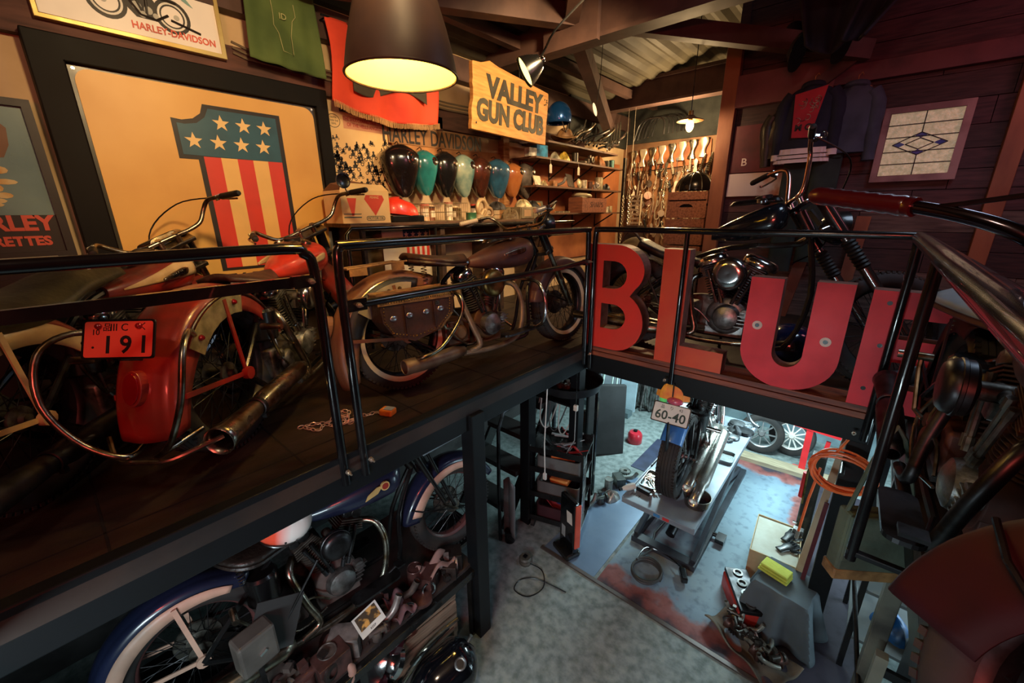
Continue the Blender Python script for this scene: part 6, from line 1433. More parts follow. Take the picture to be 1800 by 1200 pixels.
# ------------------------------------------------------------------ workshop floor
BLUEPL = mat('blue_floor_paint', (118, 140, 158), .45, c2=(98, 120, 138), scale=2.5, bump=.15, bscale=20)
def plate(name, lb, pts, z, m): return single(name, MB().extr(pts, .006, (0, 0, z), (1, 0, 0), (0, 1, 0)), m, lb, 'floor plate', 'steel floor plates')
WORN = bpy.data.materials.new('worn_blue_plate'); WORN.use_nodes = True
def worn_plate(m):
    nt = m.node_tree; N = nt.nodes; L = nt.links; b = N['Principled BSDF']; b.inputs['Roughness'].default_value = .62; b.inputs['Metallic'].default_value = .0; b.inputs['Specular IOR Level'].default_value = .3
    tc = N.new('ShaderNodeTexCoord'); sp = N.new('ShaderNodeSeparateXYZ'); L.new(tc.outputs['Object'], sp.inputs[0])
    nz = N.new('ShaderNodeTexNoise'); nz.inputs['Scale'].default_value = 5; nz.inputs['Detail'].default_value = 8; L.new(tc.outputs['Object'], nz.inputs['Vector'])
    # wear border: distance from the plate's middle along x and y (object space) disturbed by noise
    def node(op, a, b_=None):
        n = N.new('ShaderNodeMath'); n.operation = op
        for i, v in enumerate((a, b_)):
            if v is None: continue
            if isinstance(v, (int, float)): n.inputs[i].default_value = v
            else: L.new(v, n.inputs[i])
        return n.outputs[0]
    ax = node('DIVIDE', node('ABSOLUTE', node('SUBTRACT', sp.outputs[0], -.78)), .80)
    ay = node('DIVIDE', node('ABSOLUTE', node('SUBTRACT', sp.outputs[1], 3.65)), 1.35)
    d = node('MAXIMUM', ax, ay); d = node('ADD', d, node('MULTIPLY', node('SUBTRACT', nz.outputs['Fac'], .5), .34))
    cr = N.new('ShaderNodeValToRGB'); e = cr.color_ramp.elements
    e[0].position = .62; e[0].color = (*lin((136, 160, 172)), 1); e[1].position = 1.0; e[1].color = (*lin((56, 52, 62)), 1)
    for p_, c_ in ((.80, (116, 138, 154)), (.85, (140, 92, 88)), (.92, (124, 70, 66)), (.97, (58, 52, 60))):
        x = e.new(p_); x.color = (*lin(c_), 1)
    L.new(d, cr.inputs[0])
    n2 = N.new('ShaderNodeTexNoise'); n2.inputs['Scale'].default_value = 14; n2.inputs['Detail'].default_value = 6; L.new(tc.outputs['Object'], n2.inputs['Vector'])
    mp = N.new('ShaderNodeMapping'); mp.inputs['Scale'].default_value = (3, 40, 1); mp.inputs['Rotation'].default_value = (0, 0, .2); L.new(tc.outputs['Object'], mp.inputs[0])
    n3 = N.new('ShaderNodeTexNoise'); n3.inputs['Scale'].default_value = 1.2; L.new(mp.outputs[0], n3.inputs['Vector'])
    mx = N.new('ShaderNodeMix'); mx.data_type = 'RGBA'; mx.blend_type = 'MULTIPLY'; 
    r2 = N.new('ShaderNodeMapRange'); r2.inputs['From Min'].default_value = .52; r2.inputs['From Max'].default_value = .70; r2.inputs['To Max'].default_value = .5; L.new(n2.outputs['Fac'], r2.inputs[0])
    L.new(r2.outputs[0], mx.inputs[0]); L.new(cr.outputs[0], mx.inputs[6]); mx.inputs[7].default_value = (.32, .32, .36, 1)
    L.new(mx.outputs[2], b.inputs['Base Color'])
worn_plate(WORN)
plate('floor_plate', 'large worn blue and red oxide steel plate under the lift table', [(-1.18, 2.36), (.42, 2.36), (.42, 4.92), (-1.60, 5.02), (-1.60, 4.6), (-1.60, 3.22), (-1.20, 3.20)][0:1] + [(.42, 2.36), (.42, 4.92), (-1.20, 5.02), (-1.20, 2.36)][0:3], 0.0005, WORN)
b_ = plate('floor_plate', 'smooth pale blue steel plate at the left of the lift table', [(-1.70, 2.34), (-1.21, 2.34), (-1.21, 3.95), (-1.62, 3.75), (-1.68, 3.2)], 0.0005, mat('smooth_blue_plate', (116, 138, 162), .35, c2=(86, 108, 134), scale=1.6, metal=.2))
single('floor_strip', bx(-1.72, .44, 2.325, 2.355, 0, .012), mat('strip_steel', (110, 100, 96), .4, metal=.6), 'thin steel edge strip along the front of the floor plates', 'strip')
single('floor_plate', bx(-1.66, -1.22, 3.97, 4.75, 0, .006), mat('navy_plate', (60, 68, 92), .5, c2=(44, 48, 66)), 'dark navy floor plate behind the pale blue one', 'floor plate', 'steel floor plates')
single('plank', MB().box((-.45, 5.02, .03), (1.6, .16, .05), (0, 0, R(4))), mat('pale_plank', (170, 158, 130), .7, c2=(140, 128, 104), stretch=(1, 10, 10)), 'pale timber plank on the floor in front of the two wheels', 'plank')

# lift table
TB = mat('table_grey', (150, 162, 172), .45, c2=(122, 134, 146), scale=3, metal=.2)
DKF = mat('lift_frame', (58, 64, 72), .5, c2=(40, 42, 48))
LIFT = thing('lift_table', 'grey steel motorcycle lift table carrying the stripped motorcycle', 'lift table', (-.885, 3.7, 0))
part('table_top', bx(-.285, .285, -1.02, 1.02, .555, .60), TB, LIFT, bevel=.004)
b = MB(); [bx(s * .285 - (.012 if s > 0 else 0), s * .285 + (0 if s > 0 else .012), -1.02, 1.02, .60, .606, b) for s in (-1, 1)]
part('raised_edge', bx(.273, .285, -1.02, 1.02, .60, .608), TB, LIFT); part('raised_edge', bx(-.285, -.273, -1.02, 1.02, .60, .608), TB, LIFT)
part('base_rail', bx(-.27, -.22, -.78, .95, 0, .06), DKF, LIFT); part('base_rail', bx(.22, .27, -.78, .95, 0, .06), DKF, LIFT); part('cross_bar', bx(-.22, .22, -.78, -.70, 0, .06), DKF, LIFT); part('cross_bar', bx(-.22, .22, .87, .95, 0, .06), DKF, LIFT)
for s in (-1, 1):
    part('scissor_arm', MB().beam((s * .245, -.74, .06), (s * .245, .55, .54), .035, .07), DKF, LIFT); part('scissor_arm', MB().beam((s * .20, .90, .06), (s * .20, -.55, .54), .035, .07), DKF, LIFT)
part('hydraulic_ram', MB().cyl((0, -.6, .10), (0, .1, .34), .04).cyl((0, .1, .34), (0, .45, .48), .02), STEEL, LIFT)
part('foot_pedal', MB().box((.34, -.30, .05), (.07, .11, .04)).cyl((.27, -.28, .05), (.34, -.28, .05), .02), BLACK, LIFT)
part('edge_sticker', bx(-.02, .03, -1.0225, -1.02, .566, .59), mat('sticker_blue', (60, 130, 190), .5), LIFT); part('edge_sticker', bx(.05, .10, -1.0225, -1.02, .566, .59), mat('sticker_red', (206, 60, 60), .5), LIFT)
text('M-4', .05, mat('stencil', (84, 88, 92), .6), LIFT, (-.21, -.93, .601), (1, .1, 0), (0, 1, 0), .0006)
# trays and drip pan on the lift
TRM = mat('tray_steel', (150, 160, 160), .3, metal=.8, c2=(110, 116, 116))
def tray(lb, x, y, w, d, z=.60):
    t = thing('parts_tray', lb, 'tray', (x, y, z + .001), (0, 0, R(4)), 'shallow steel trays on the lift table')
    b = MB(); b.extr([rrect(w, d, .03, 4), rrect(w - .012, d - .012, .026, 4)], .03); b.extr(rrect(w - .006, d - .006, .028, 4), .003)
    part('tray_body', b, TRM, t); return t
tray('steel tray of wrenches left of the rear wheel', -1.07, 3.02, .13, .26); tray('steel tray of bolts farther up the left side of the table', -1.09, 3.42, .12, .22); tray('steel tray beneath the footrest, right side of the table', -.70, 3.80, .17, .20)
for k in range(6):
    o = bpy.data.objects.new('wrench', proto['wrench', k % 2]); col.objects.link(o); o.location = (-1.10 + .02 * k, 2.96 + .03 * (k % 3), .612 + .004 * k); o.rotation_euler = (R(90), 0, R(20 + 8 * k)); tag(o, 'small wrench lying in the trays on the lift table', 'wrench', 'wrenches in the table trays')
t = thing('drip_pan', 'round steel drip pan under the exhaust pipes on the lift', 'pan', (-.685, 2.98, .602))
part('pan_body', MB().lathe([(0, 0), (.088, 0), (.10, .075), (.104, .078), (.098, .078), (.084, .006), (0, .006)], n=36), mat('pan_steel', (150, 146, 138), .25, metal=.9, c2=(110, 100, 90)), t)
part('pan_oil', MB().lathe([(0, .012), (.086, .012)], n=30), mat('pan_liquid', (60, 66, 76), .08, coat=1), t)
t = thing('wheel_clamp', 'small bolted wheel chock left of the rear tyre on the lift', 'chock', (-1.0, 2.82, .60)); part('clamp_block', MB().box((-.06, .02, .02), (.12, .03, .035), (0, 0, R(-8))), STEEL, t, bevel=.004); part('clamp_bolt', MB().cyl((.02, -.02, .0), (.02, -.02, .05), .010, n=8), CHROME, t)
t = thing('oil_bottle', 'white topped oil bottle lying by the trays on the lift', 'bottle', (-1.14, 2.84, .63), (R(90), 0, R(-30))); part('bottle_body', MB().lathe([(0, 0), (.026, .0), (.028, .05), (.018, .10), (.010, .12)], n=18), WHITE, t); part('bottle_cap', MB().lathe([(.012, .12), (.012, .145), (0, .147)], n=14), STEEL, t)
t = thing('cloth_bundle', 'orange and yellow cloth bundle strapped above the white plate', 'bundle', (-.86, 2.80, 1.52), (0, 0, R(5)))
OB = mat('orange_bundle', (240, 170, 60), .6, c2=(232, 120, 60), scale=12, bump=.3)
part('bundle_body', MB().grid(lambda u, v: V(((.105 + .012 * math.sin(u * 40)) * math.copysign(abs(math.cos(u * 2 * PI)) ** .6, math.cos(u * 2 * PI)) * math.cos(v * PI / 2 * .98) ** .3, .05 * math.sin(u * 2 * PI) * math.cos(v * PI / 2 * .98) ** .3, -.05 + .12 * v)), 40, 10), OB, t)
part('tail_lens', MB().sph((.03, -.055, -.05), (.055, .03, .028), 18, 10), mat('pink_lens', (206, 90, 116), .25, coat=.6), t); part('strap', MB().box((.01, -.053, .03), (.008, .006, .10)), BLACK, t)
for o_ in (t,): o_.location = (-.89, 2.76, 1.585)
# engine bits on far end of the lift
for k in range(12):
    smallpart(rr.choice(['carb', 'gear', 'pipe', 'disc', 'lump']), 'engine_part', 'shiny loose engine part heaped at the far end of the lift table', 'engine part', (-.72 + rr.uniform(-.10, .08), 4.15 + .045 * k, .602), rr.choice([(206, 210, 210), (120, 124, 126), (70, 72, 74)]), 'loose parts heaped at the far end of the lift table', rr.uniform(.7, 1.2), .8, rr.uniform(0, 6))
t = thing('fin_cover', 'ribbed alloy cylinder head on its side on the stripped motorcycle', 'engine part', (-.80, 3.62, 1.30), (R(-20), R(8), 0))
b = MB(); [b.box((-.10 + .025 * k, 0, .02), (.007, .20 - .004 * abs(k - 4) ** 1.5, .15)) for k in range(9)]; b.box((0, 0, -.04), (.20, .16, .05))
part('fins', b, ALLOY, t, bevel=.002); part('stem', MB().cyl((0, 0, -.28), (0, 0, -.05), .02).tube([(.03 * math.cos(q * .8), .03 * math.sin(q * .8), -.20 + .0024 * q) for q in range(60)], .005, 6), CHROME, t)

# hose coils and cable on the floor
t = thing('air_hose', 'dark rubber hose coiled on the floor in front of the lift table', 'hose', (-.90, 2.66, .01)); part('hose_coil', MB().tube([(.11 * (1 + .06 * math.sin(a * .7)) * math.cos(a), .12 * math.sin(a), .004 + .0035 * a) for a in [2 * PI * j / 24 for j in range(60)]] + [(-.06, .25, .02), (-.12, .45, .02), (-.10, .70, .02), (-.02, .9, .05)], .010, 8, sub=1), mat('hose_rubber', (66, 66, 64), .5), t)
t = thing('tool', 'small black corded tool lying under the front end of the lift table', 'tool', (-.66, 2.80, .03), (0, 0, R(30))); part('tool_body', MB().box((0, 0, .02), (.05, .12, .05)), BLACK, t, bevel=.01); part('tool_cord', MB().tube([(0, .06, .03), (-.1, .2, .01), (-.25, .25, .01), (-.35, .1, .01)], .006, 6, sub=5), BLACK, t)
# wheels and red stand
def cwheel(lb, loc, rot, rimm, spokes=8):
    t = thing('wheel', lb, 'wheel', loc, rot)
    part('tyre', MB().lathe([(.155, -.045), (.19, -.055), (.225, -.045), (.238, -.02), (.238, .02), (.225, .045), (.19, .055), (.155, .045)], (0, 0, 0), (0, 1, 0), 44), RUBBER, t)
    part('rim', MB().lathe([(.155, -.045), (.16, -.05), (.148, -.04), (.145, 0), (.148, .04), (.16, .05), (.155, .045)], (0, 0, 0), (0, 1, 0), 40), rimm, t)
    b = MB()
    for k in range(spokes): a = 2 * PI * k / spokes; b.beam((.03 * math.cos(a), -.02, .03 * math.sin(a)), (.147 * math.cos(a), -.02, .147 * math.sin(a)), .012, .03, (0, 1, 0))
    part('spokes', b, rimm, t); part('hub', MB().lathe([(0, -.05), (.025, -.05), (.04, -.03), (.045, .03), (0, .035)], (0, 0, 0), (0, 1, 0), 20), rimm, t)
cwheel('small cast wheel with tyre leaning at the back wall, nearer one', (-.62, 5.30, .235), (R(-12), 0, R(8)), mat('grey_rim', (150, 152, 152), .4, metal=.6)); cwheel('second cast wheel leaning behind the nearer one', (-.33, 5.46, .235), (R(-12), 0, R(-4)), WHITE, 12)
t = thing('steel_stand', 'bright red steel stand at the back right of the workshop', 'stand', (-.16, 5.10, 0)); RS = mat('stand_red', (220, 40, 44), .4)
part('leg', MB().box((0, 0, .27), (.06, .05, .54)), RS, t); part('top_bar', MB().box((.06, 0, .56), (.42, .06, .06), (0, R(4), 0)), RS, t); part('leg', MB().box((.16, .02, .22), (.04, .04, .44), (0, R(4), 0)), RS, t)
part('stand_foot', bx(-.09, .22, -.05, .08, 0, .03), RS, t)
t = thing('gas_can', 'red round fuel can on the floor behind the black pad', 'can', (-1.86, 4.50, 0)); part('can_body', MB().lathe([(0, 0), (.085, 0), (.09, .01), (.09, .11), (.07, .14), (.03, .15), (0, .15)], n=30), mat('can_red', (190, 36, 52), .35, coat=.3), t); part('can_cap', MB().cyl((0, 0, .15), (0, 0, .17), .025), STEEL, t)
single('foam_pad', MB().box((0, 0, .43), (.50, .07, .86), (R(0), 0, 0)), mat('black_foam', (30, 32, 33), .8, c2=(22, 23, 24)), 'tall black padded panel leaning behind the tool trolley', 'pad', loc=(-2.02, 3.98, .0), rot=(R(-14), R(6), R(52)), bevel=.02)
for k in range(5):
    t = thing('axle_stand', 'grey folding axle stand in the group by the back wall', 'stand', (-2.32 + .085 * k, 5.42 + .06 * (k % 2), 0), (0, 0, R(20 * k)), 'folding axle stands by the back wall')
    part('leg', MB().cyl((-.06, -.04, 0), (0, 0, .48), .017, n=8), ALLOY, t); part('leg', MB().cyl((.06, -.04, 0), (0, 0, .48), .017, n=8), ALLOY, t); part('leg', MB().cyl((0, .07, 0), (0, 0, .48), .017, n=8), ALLOY, t); part('foot_bar', MB().box((0, -.04, .012), (.16, .03, .02)), STEEL, t); part('saddle_top', MB().box((0, 0, .49), (.07, .04, .03)), STEEL, t)
single('bucket', MB().lathe([(.07, 0), (.09, .16), (.085, .16), (.065, .005), (0, .005)], n=24), mat('green_bucket', (84, 160, 76), .45), 'green plastic bucket behind the axle stands', 'bucket', loc=(-2.02, 5.75, 0))
for k, (x, w) in enumerate(((-2.98, .42), (-2.62, .30), (-2.34, .24))): single('wall_panel', MB().box((0, 0, .62), (w, .03, 1.24), (R(-4), 0, 0)), mat('pale_panel_%d' % k, ((170, 190, 206), (178, 190, 198), (186, 212, 222))[k], .5), ('wide', 'middle', 'narrow')[k] + ' pale blue panel leaning at the back of the workshop', 'panel', loc=(x, 5.18 + .06 * k, 0))
for k, (x0, x1) in enumerate(((-2.62, -2.48), (-2.44, -2.40), (-2.36, -2.35))): single('pole', MB().cyl((x0, 4.86, .05), (x1, 4.98, 1.34), .018 if k == 0 else .012, n=12), mat('mint_tube', (206, 230, 220), .35), ('leftmost', 'middle', 'rightmost')[k] + ' of three pale mint poles leaning on the blue panels', 'pole')
single('kerb_block', bx(-3.4, -2.2, 5.0, 5.14, 0, .08), mat('grey_kerb', (90, 108, 112), .7), 'grey kerb along the foot of the leaning panels', 'kerb')
t = thing('duffel_bag', 'brown work bag slumped beside the black pad', 'bag', (-2.35, 4.10, 0)); part('bag_body', MB().sph((0, 0, .20), (.20, .13, .24), 24, 14), mat('bag_brown', (80, 70, 58), .8, bump=.5, bscale=14), t); part('strap', MB().tube([(-.12, -.1, .38), (0, -.16, .55), (.12, -.1, .36)], .012, 8, sub=4), BROWNLEATHER, t)
# tool trolley
t = thing('tool_trolley', 'black tool trolley with stacked plastic bins behind the front pillar', 'trolley', (-1.80, 2.72, 0), (0, 0, R(18)))
for x in (-.24, .24):
    for y in (-.17, .20): part('post', bx(x - .012, x + .012, y - .012, y + .012, .06, .86), BLACK, t)
for z in (.08, .34, .60, .80): part('tray', MB().box((0, .015, z), (.50, .38, .012)).box((0, -.175, z + .025), (.50, .008, .05)).box((0, .205, z + .025), (.50, .008, .05)), BLACK, t)
for x in (-.2, .2): part('caster', MB().lathe([(0, -.015), (.035, -.015), (.035, .015), (0, .015)], (x, -.16, .035), (1, 0, 0), 16), RUBBER, t)
rr = random.Random(31)
TGp = 'tools heaped on the top tray of the trolley'
def loc_t(x, y, z): c, s_ = math.cos(R(18)), math.sin(R(18)); return (-1.80 + x * c - y * s_, 2.72 + x * s_ + y * c, z)
for z, c, lb in ((.61, (110, 112, 110), 'grey plastic bin with an orange tool, second tray of the trolley'), (.35, (100, 96, 94), 'grey bin with an orange case, third tray of the trolley'), (.09, (70, 34, 40), 'dark red bin on the bottom tray of the trolley')):
    t = thing('storage_bin', lb, 'bin', loc_t(.02, 0, z + .002), (0, 0, R(18)), 'plastic bins in the tool trolley')
    b = MB(); b.extr([rrect(.40, .30, .04, 4), rrect(.38, .28, .035, 4)], .14); b.extr(rrect(.39, .29, .035, 4), .006)
    part('bin_body', b, mat('bin_%d' % c[0], c, .5), t)
single('tool_case', MB().box((0, 0, .03), (.22, .10, .05)), mat('orange_case', (226, 112, 48), .4, c2=(240, 170, 90)), 'orange plastic case in the second bin of the trolley', 'case', loc=loc_t(.03, -.05, .70), rot=(0, R(8), R(40)), bevel=.01)
single('tool_case', MB().box((0, 0, .03), (.18, .12, .05)), mat('orange_case', (226, 112, 48), .4), 'orange plastic case in the lower bin of the trolley', 'case', loc=loc_t(.02, -.02, .44), rot=(0, R(-6), R(10)), bevel=.012)
single('cloth', MB().grid(lambda u, v: V((-.15 + .3 * u, -.1 + .2 * v, .02 * math.sin(u * 9) + .02 * math.cos(v * 8 + u * 3))), 20, 14), mat('red_rag', (170, 50, 56), .8), 'red rag in the bottom bin of the trolley', 'cloth', loc=loc_t(0, 0, .22), solid=.004)
single('cloth', MB().grid(lambda u, v: V((-.10 + .2 * u, -.06 + .12 * v, .015 * math.sin(u * 9) + .02 * math.cos(v * 8 + u * 3))), 20, 14), mat('blue_rag', (50, 66, 130), .8), 'blue rag beside the red rag in the bottom bin', 'cloth', loc=loc_t(.12, -.08, .25), solid=.004)
for k in range(16):
    c = rr.choice([(206, 206, 206), (40, 40, 42), (196, 50, 50), (120, 120, 124)]); L_ = rr.uniform(.06, .12)
    single('hand_tool', MB().beam((0, -L_, 0), (0, L_ * .1, 0), .018, .012).beam((0, 0, 0), (0, L_, .006), .006, .006), mat('tool_%d_%d' % (c[0], c[1]), c, .35, metal=.4), 'handled tool in the tangle on the top tray of the trolley', 'tool', TGp, loc=loc_t(rr.uniform(-.18, .18), rr.uniform(-.10, .14), .82 + .012 * (k % 5)), rot=(rr.uniform(-.2, .2), rr.uniform(-.2, .2), rr.uniform(0, 6)))
# rack with cables above, dark round fender pan
t = thing('cable_rack', 'black steel rack with hanging cables under the walkway corner', 'rack', (-2.05, 2.95, 0))
for x, y in ((-.22, -.2), (.30, -.15), (-.2, .3), (.3, .3)): part('post', bx(x - .015, x + .015, y - .015, y + .015, 0, 1.6), BLACK, t)
part('rack_shelf', bx(-.24, .32, -.22, .32, 1.20, 1.215), BLACK, t)
for k in range(5): part('cable', MB().tube([(-.18 + .1 * k, -.22, 1.2), (-.16 + .1 * k, -.26, 1.0), (-.1 + .09 * k, -.20, .92), (-.08 + .1 * k, -.1, 1.15)], .006, 6, sub=5), mat('cable_%d' % (k % 2), ((200, 206, 200), (60, 60, 60))[k % 2], .5), t)
t = thing('round_pan', 'large dark round pan under the walkway corner', 'pan', (-1.86, 2.92, 1.24)); part('pan_shell', MB().lathe([(0, 0), (.18, .01), (.27, .06), (.30, .14), (.29, .14), (.26, .07), (.17, .022), (0, .012)], n=40), mat('dark_pan', (52, 54, 56), .35, c2=(34, 34, 36), metal=.4), t)
for k in range(4): smallpart('carb', 'engine_part', 'shiny part lying in the dark round pan', 'engine part', (-1.92 + .07 * k, 2.86 + .03 * (k % 2), 1.265), (180, 180, 170), 'parts in the dark round pan', .9, .8, k)
t = thing('cable_plug', 'white socket plug hanging on its cable in front of the trolley', 'plug', (-1.71, 2.36, .72)); part('plug_body', MB().box((0, 0, 0), (.03, .02, .06)), WHITE, t, bevel=.004); part('plug_cable', MB().tube([(0, 0, .03), (-.01, 0, .3), (0, .02, .98)], .005, 6), WHITE, t)
t = thing('cable_plug', 'white plug hanging beside the black rack', 'plug', (-1.60, 2.62, 1.28)); part('plug_body', MB().box((0, 0, 0), (.035, .025, .05)), WHITE, t, bevel=.004); part('plug_cable', MB().tube([(0, 0, -.02), (.0, 0, -.3), (-.08, .02, -.45)], .004, 6), mat('grey_cable', (160, 166, 166), .5), t); part('hook_wire', MB().tube([(0, 0, .02), (0, 0, .32)], .003, 5), BLACK, t)
# stool / steps under the walkway
t = thing('step_ladder', 'dark wide wooden steps under the walkway behind the front pillar', 'steps', (-2.35, 2.35, 0)); 
for k in range(4): part('tread', MB().box((0, .18 * k, .25 + .27 * k), (.52, .20, .05)), mat('dark_tread', (44, 40, 38), .7), t)
for s in (-1, 1): part('stringer', MB().beam((s * .27, -.1, .05), (s * .27, .72, 1.25), .03, .12), BLACK, t)
part('handle_tube', MB().tube([(.30, -.18, .0), (.30, -.18, 1.1), (.30, -.05, 1.25)], .016, 8, sub=2), STEEL, t)
t = thing('plastic_cover', 'grey translucent plastic cover standing left of the trolley', 'cover', (-1.98, 2.22, 0)); part('cover_sheet', MB().grid(lambda u, v: V((-.07 + .14 * u, .02 * math.sin(u * 6), .10 + .55 * v - .05 * (2 * u - 1) ** 2)), 12, 10), mat('grey_film', (120, 130, 132), .3, coat=.3), t, solid=.006); part('weight', MB().cyl((.0, 0, 0), (0, 0, .11), .045), STEEL, t)
# black heater panel standing
t = thing('heater_panel', 'black glossy standing panel with white stickers at the trolley end', 'panel', (-1.52, 2.46, 0), (0, 0, R(-20)))
hp = part('panel_body', MB().box((0, 0, .30), (.20, .05, .50)), mat('gloss_black', (14, 14, 16), .18, coat=.7), t, bevel=.014); part('base', MB().box((0, -.02, .03), (.22, .15, .05)), BLACK, t, bevel=.02)
part('sticker', MB().box((.035, -.0265, .38), (.07, .002, .11), (0, R(-6), 0)), WHITE, hp); part('sticker', MB().box((-.04, -.0265, .20), (.05, .002, .11)), mat('sticker_grey', (150, 156, 156), .5), hp); part('side_edge', MB().box((.104, .01, .32), (.012, .05, .42)), mat('edge_orange', (216, 92, 70), .5), t)
# cable reel
t = thing('extension_cord', 'small black cable reel with its cord looped on the concrete', 'cord', (-1.72, 2.12, 0)); part('reel', MB().lathe([(0, 0), (.05, 0), (.055, .02), (.04, .03), (.055, .05), (.045, .065), (0, .06)], n=10), mat('reel_grey', (84, 84, 76), .5), t); part('socket_face', MB().box((.0, 0, .068), (.03, .03, .012)), BLACK, t); part('cord', MB().tube([(.04, 0, .02), (.16, .02, .006), (.26, -.10, .006), (.22, -.24, .006), (.10, -.26, .006), (.08, -.16, .006), (.16, -.08, .008), (.3, -.04, .006), (.42, -.02, .006)], .0045, 6, sub=6), BLACK, t)
for k in range(7): smallpart(('pipe', 'carb', 'lump', 'cyl', 'box', 'pipe', 'gear')[k], 'engine_part', 'metal part lying on the floor right of the trolley', 'engine part', (-1.66 + .05 * (k % 3), 3.05 + .13 * k, 0), ((150, 156, 150), (90, 96, 92), (190, 196, 190))[k % 3], 'metal parts on the floor right of the trolley', 1.1, .5, k)
# right-hand side: crate box, towel, cloth, crank parts
t = thing('carton', 'open cardboard box with papers on the floor plate', 'box', (-.155, 3.38, 0), (0, 0, R(4)))
CD = mat('kraft_card', (196, 172, 132), .8, c2=(176, 150, 112))
b = MB(); b.box((0, -.24, .15), (.31, .006, .30)); b.box((0, .24, .15), (.31, .006, .30)); b.box((-.155, 0, .15), (.006, .48, .30)); b.box((.155, 0, .15), (.006, .48, .30)); b.box((0, 0, .005), (.3, .47, .006))
part('carton_body', b, CD, t); part('carton_lid', MB().box((0, .0, .285), (.30, .46, .006)), mat('paper_lid', (168, 164, 146), .7, c2=(186, 190, 176)), t)
part('packing_tape', MB().box((0, -.244, .15), (.05, .002, .30)), mat('tape_tan', (180, 150, 104), .4), t)
t = thing('work_gloves', 'pair of black work gloves on the cardboard box', 'gloves', (-.08, 3.40, .292), (0, 0, R(-40)))
for i, (dx, dy, rz) in enumerate(((-.05, .06, .4), (.05, -.05, .1))):
    m_ = Matrix.Translation((dx, dy, .0)) @ Matrix.Rotation(rz, 4, 'Z'); b = MB(); b.loft([[V((p_[0], y_, p_[2] + .012)) for p_ in superring(0, 0, 0, w_, h_, 14, 2.4, 'y')] for y_, w_, h_ in ((-.09, .03, .010), (-.04, .028, .010), (0, .040, .014), (.04, .036, .012))])
    for f_ in range(4): b.tube([(-.027 + .018 * f_, .035, .012), (-.03 + .020 * f_, .075, .016), (-.032 + .022 * f_, .10 - .008 * abs(f_ - 1.5), .008)], .009, 8)
    b.tube([(.035, -.01, .012), (.06, .02, .014), (.065, .045, .008)], .010, 8); part('glove', b.xf(m_), BLACK, t)
single('grey_tin', MB().box((0, 0, .03), (.07, .05, .05)), ALLOY, 'small grey metal block at the corner of the cardboard box', 'block', loc=(-.04, 3.56, .29), bevel=.003)
t = thing('cloth_cover', 'dark grey cloth draped over a low stack in front of the cardboard box', 'cloth', (-.02, 2.90, 0), (0, 0, R(-8)))
GC = mat('slate_cloth', (82, 92, 98), .9, c2=(68, 76, 82), scale=3)
def drape(u, v):
    x, y = (u - .5) * 2, (v - .5) * 2; r_ = max(abs(x), abs(y)) ** 1.0
    rr_ = math.sqrt(x * x + y * y); k = min(1, r_ / .62)
    X_ = .155 * x / max(r_, .001) * min(r_, .62) / .62 + x * max(0, r_ - .62) * .10; Y_ = .155 * y / max(r_, .001) * min(r_, .62) / .62 + y * max(0, r_ - .62) * .10
    z = .36 if r_ < .62 else .36 - (r_ - .62) / .38 * .33
    f_ = max(0, r_ - .55); an = math.atan2(y, x); return V((X_ + f_ * .10 * math.cos(an) * (1 + .8 * math.sin(an * 7)), Y_ + f_ * .10 * math.sin(an) * (1 + .8 * math.sin(an * 7)), z))
part('cloth_sheet', MB().grid(drape, 44, 44), GC, t, solid=.006); part('stack_box', bx(-.14, .14, -.14, .14, 0, .35), DARKWOOD, t)
t = thing('towel', 'folded lime yellow towel on the dark grey cloth', 'towel', (-.10, 2.90, .368), (0, 0, R(-14))); LY = mat('lime_towel', (206, 214, 90), .9, c2=(180, 190, 74), bump=.4, bscale=60)
for k in range(3): part('fold', MB().box((0, .004 * k, .012 + .019 * k), (.19 - .008 * k, .105 - .004 * k, .017)), LY, t, bevel=.008)
t = thing('crankcase_rag', 'heap of dark greasy valve parts lying on a khaki rag', 'engine parts', (-.13, 2.55, 0), (0, 0, R(-28)))
part('rag_sheet', MB().grid(lambda u, v: V(((u - .5) * .50, (v - .5) * .30, .02 + .022 * math.sin(u * 11 + v * 3) + .025 * math.cos(v * 9 + u * 2) + .03 * (2 * v - 1) ** 2)), 36, 24), mat('khaki_rag', (104, 92, 78), .9, c2=(76, 66, 56), bump=.3), t, solid=.008)
for k in range(22):
    x, y = -.19 + .017 * k + rr.uniform(-.02, .02), rr.uniform(-.06, .07)
    smallpart(('carb', 'pipe', 'gear', 'lump')[k % 4], 'engine_part', 'greasy valve part in the heap on the khaki rag', 'engine part', (-.13 + x * .88 + y * .47, 2.55 - x * .47 + y * .88, .06), ((70, 64, 58), (150, 150, 140), (46, 42, 40), (84, 56, 48))[k % 4], 'greasy parts heaped on the khaki rag', .75, .5, k * 1.3)
t = thing('engine_block', 'red engine block half under the grey cloth', 'engine', (-.27, 2.84, 0), (0, 0, R(-60)))
RE = mat('engine_red', (196, 60, 50), .45, c2=(150, 46, 42)); part('block_body', MB().box((0, 0, .07), (.36, .14, .13)), RE, t, bevel=.012); part('head_plate', MB().box((0, .02, .15), (.38, .16, .03)), STEEL, t, bevel=.004)
for k in range(4): part('bore', MB().lathe([(.030, 0), (.034, .012), (.022, .014), (.02, 0)], (-.14 + .093 * k, .02, .163), (0, 0, 1), 20), ALLOY, t)
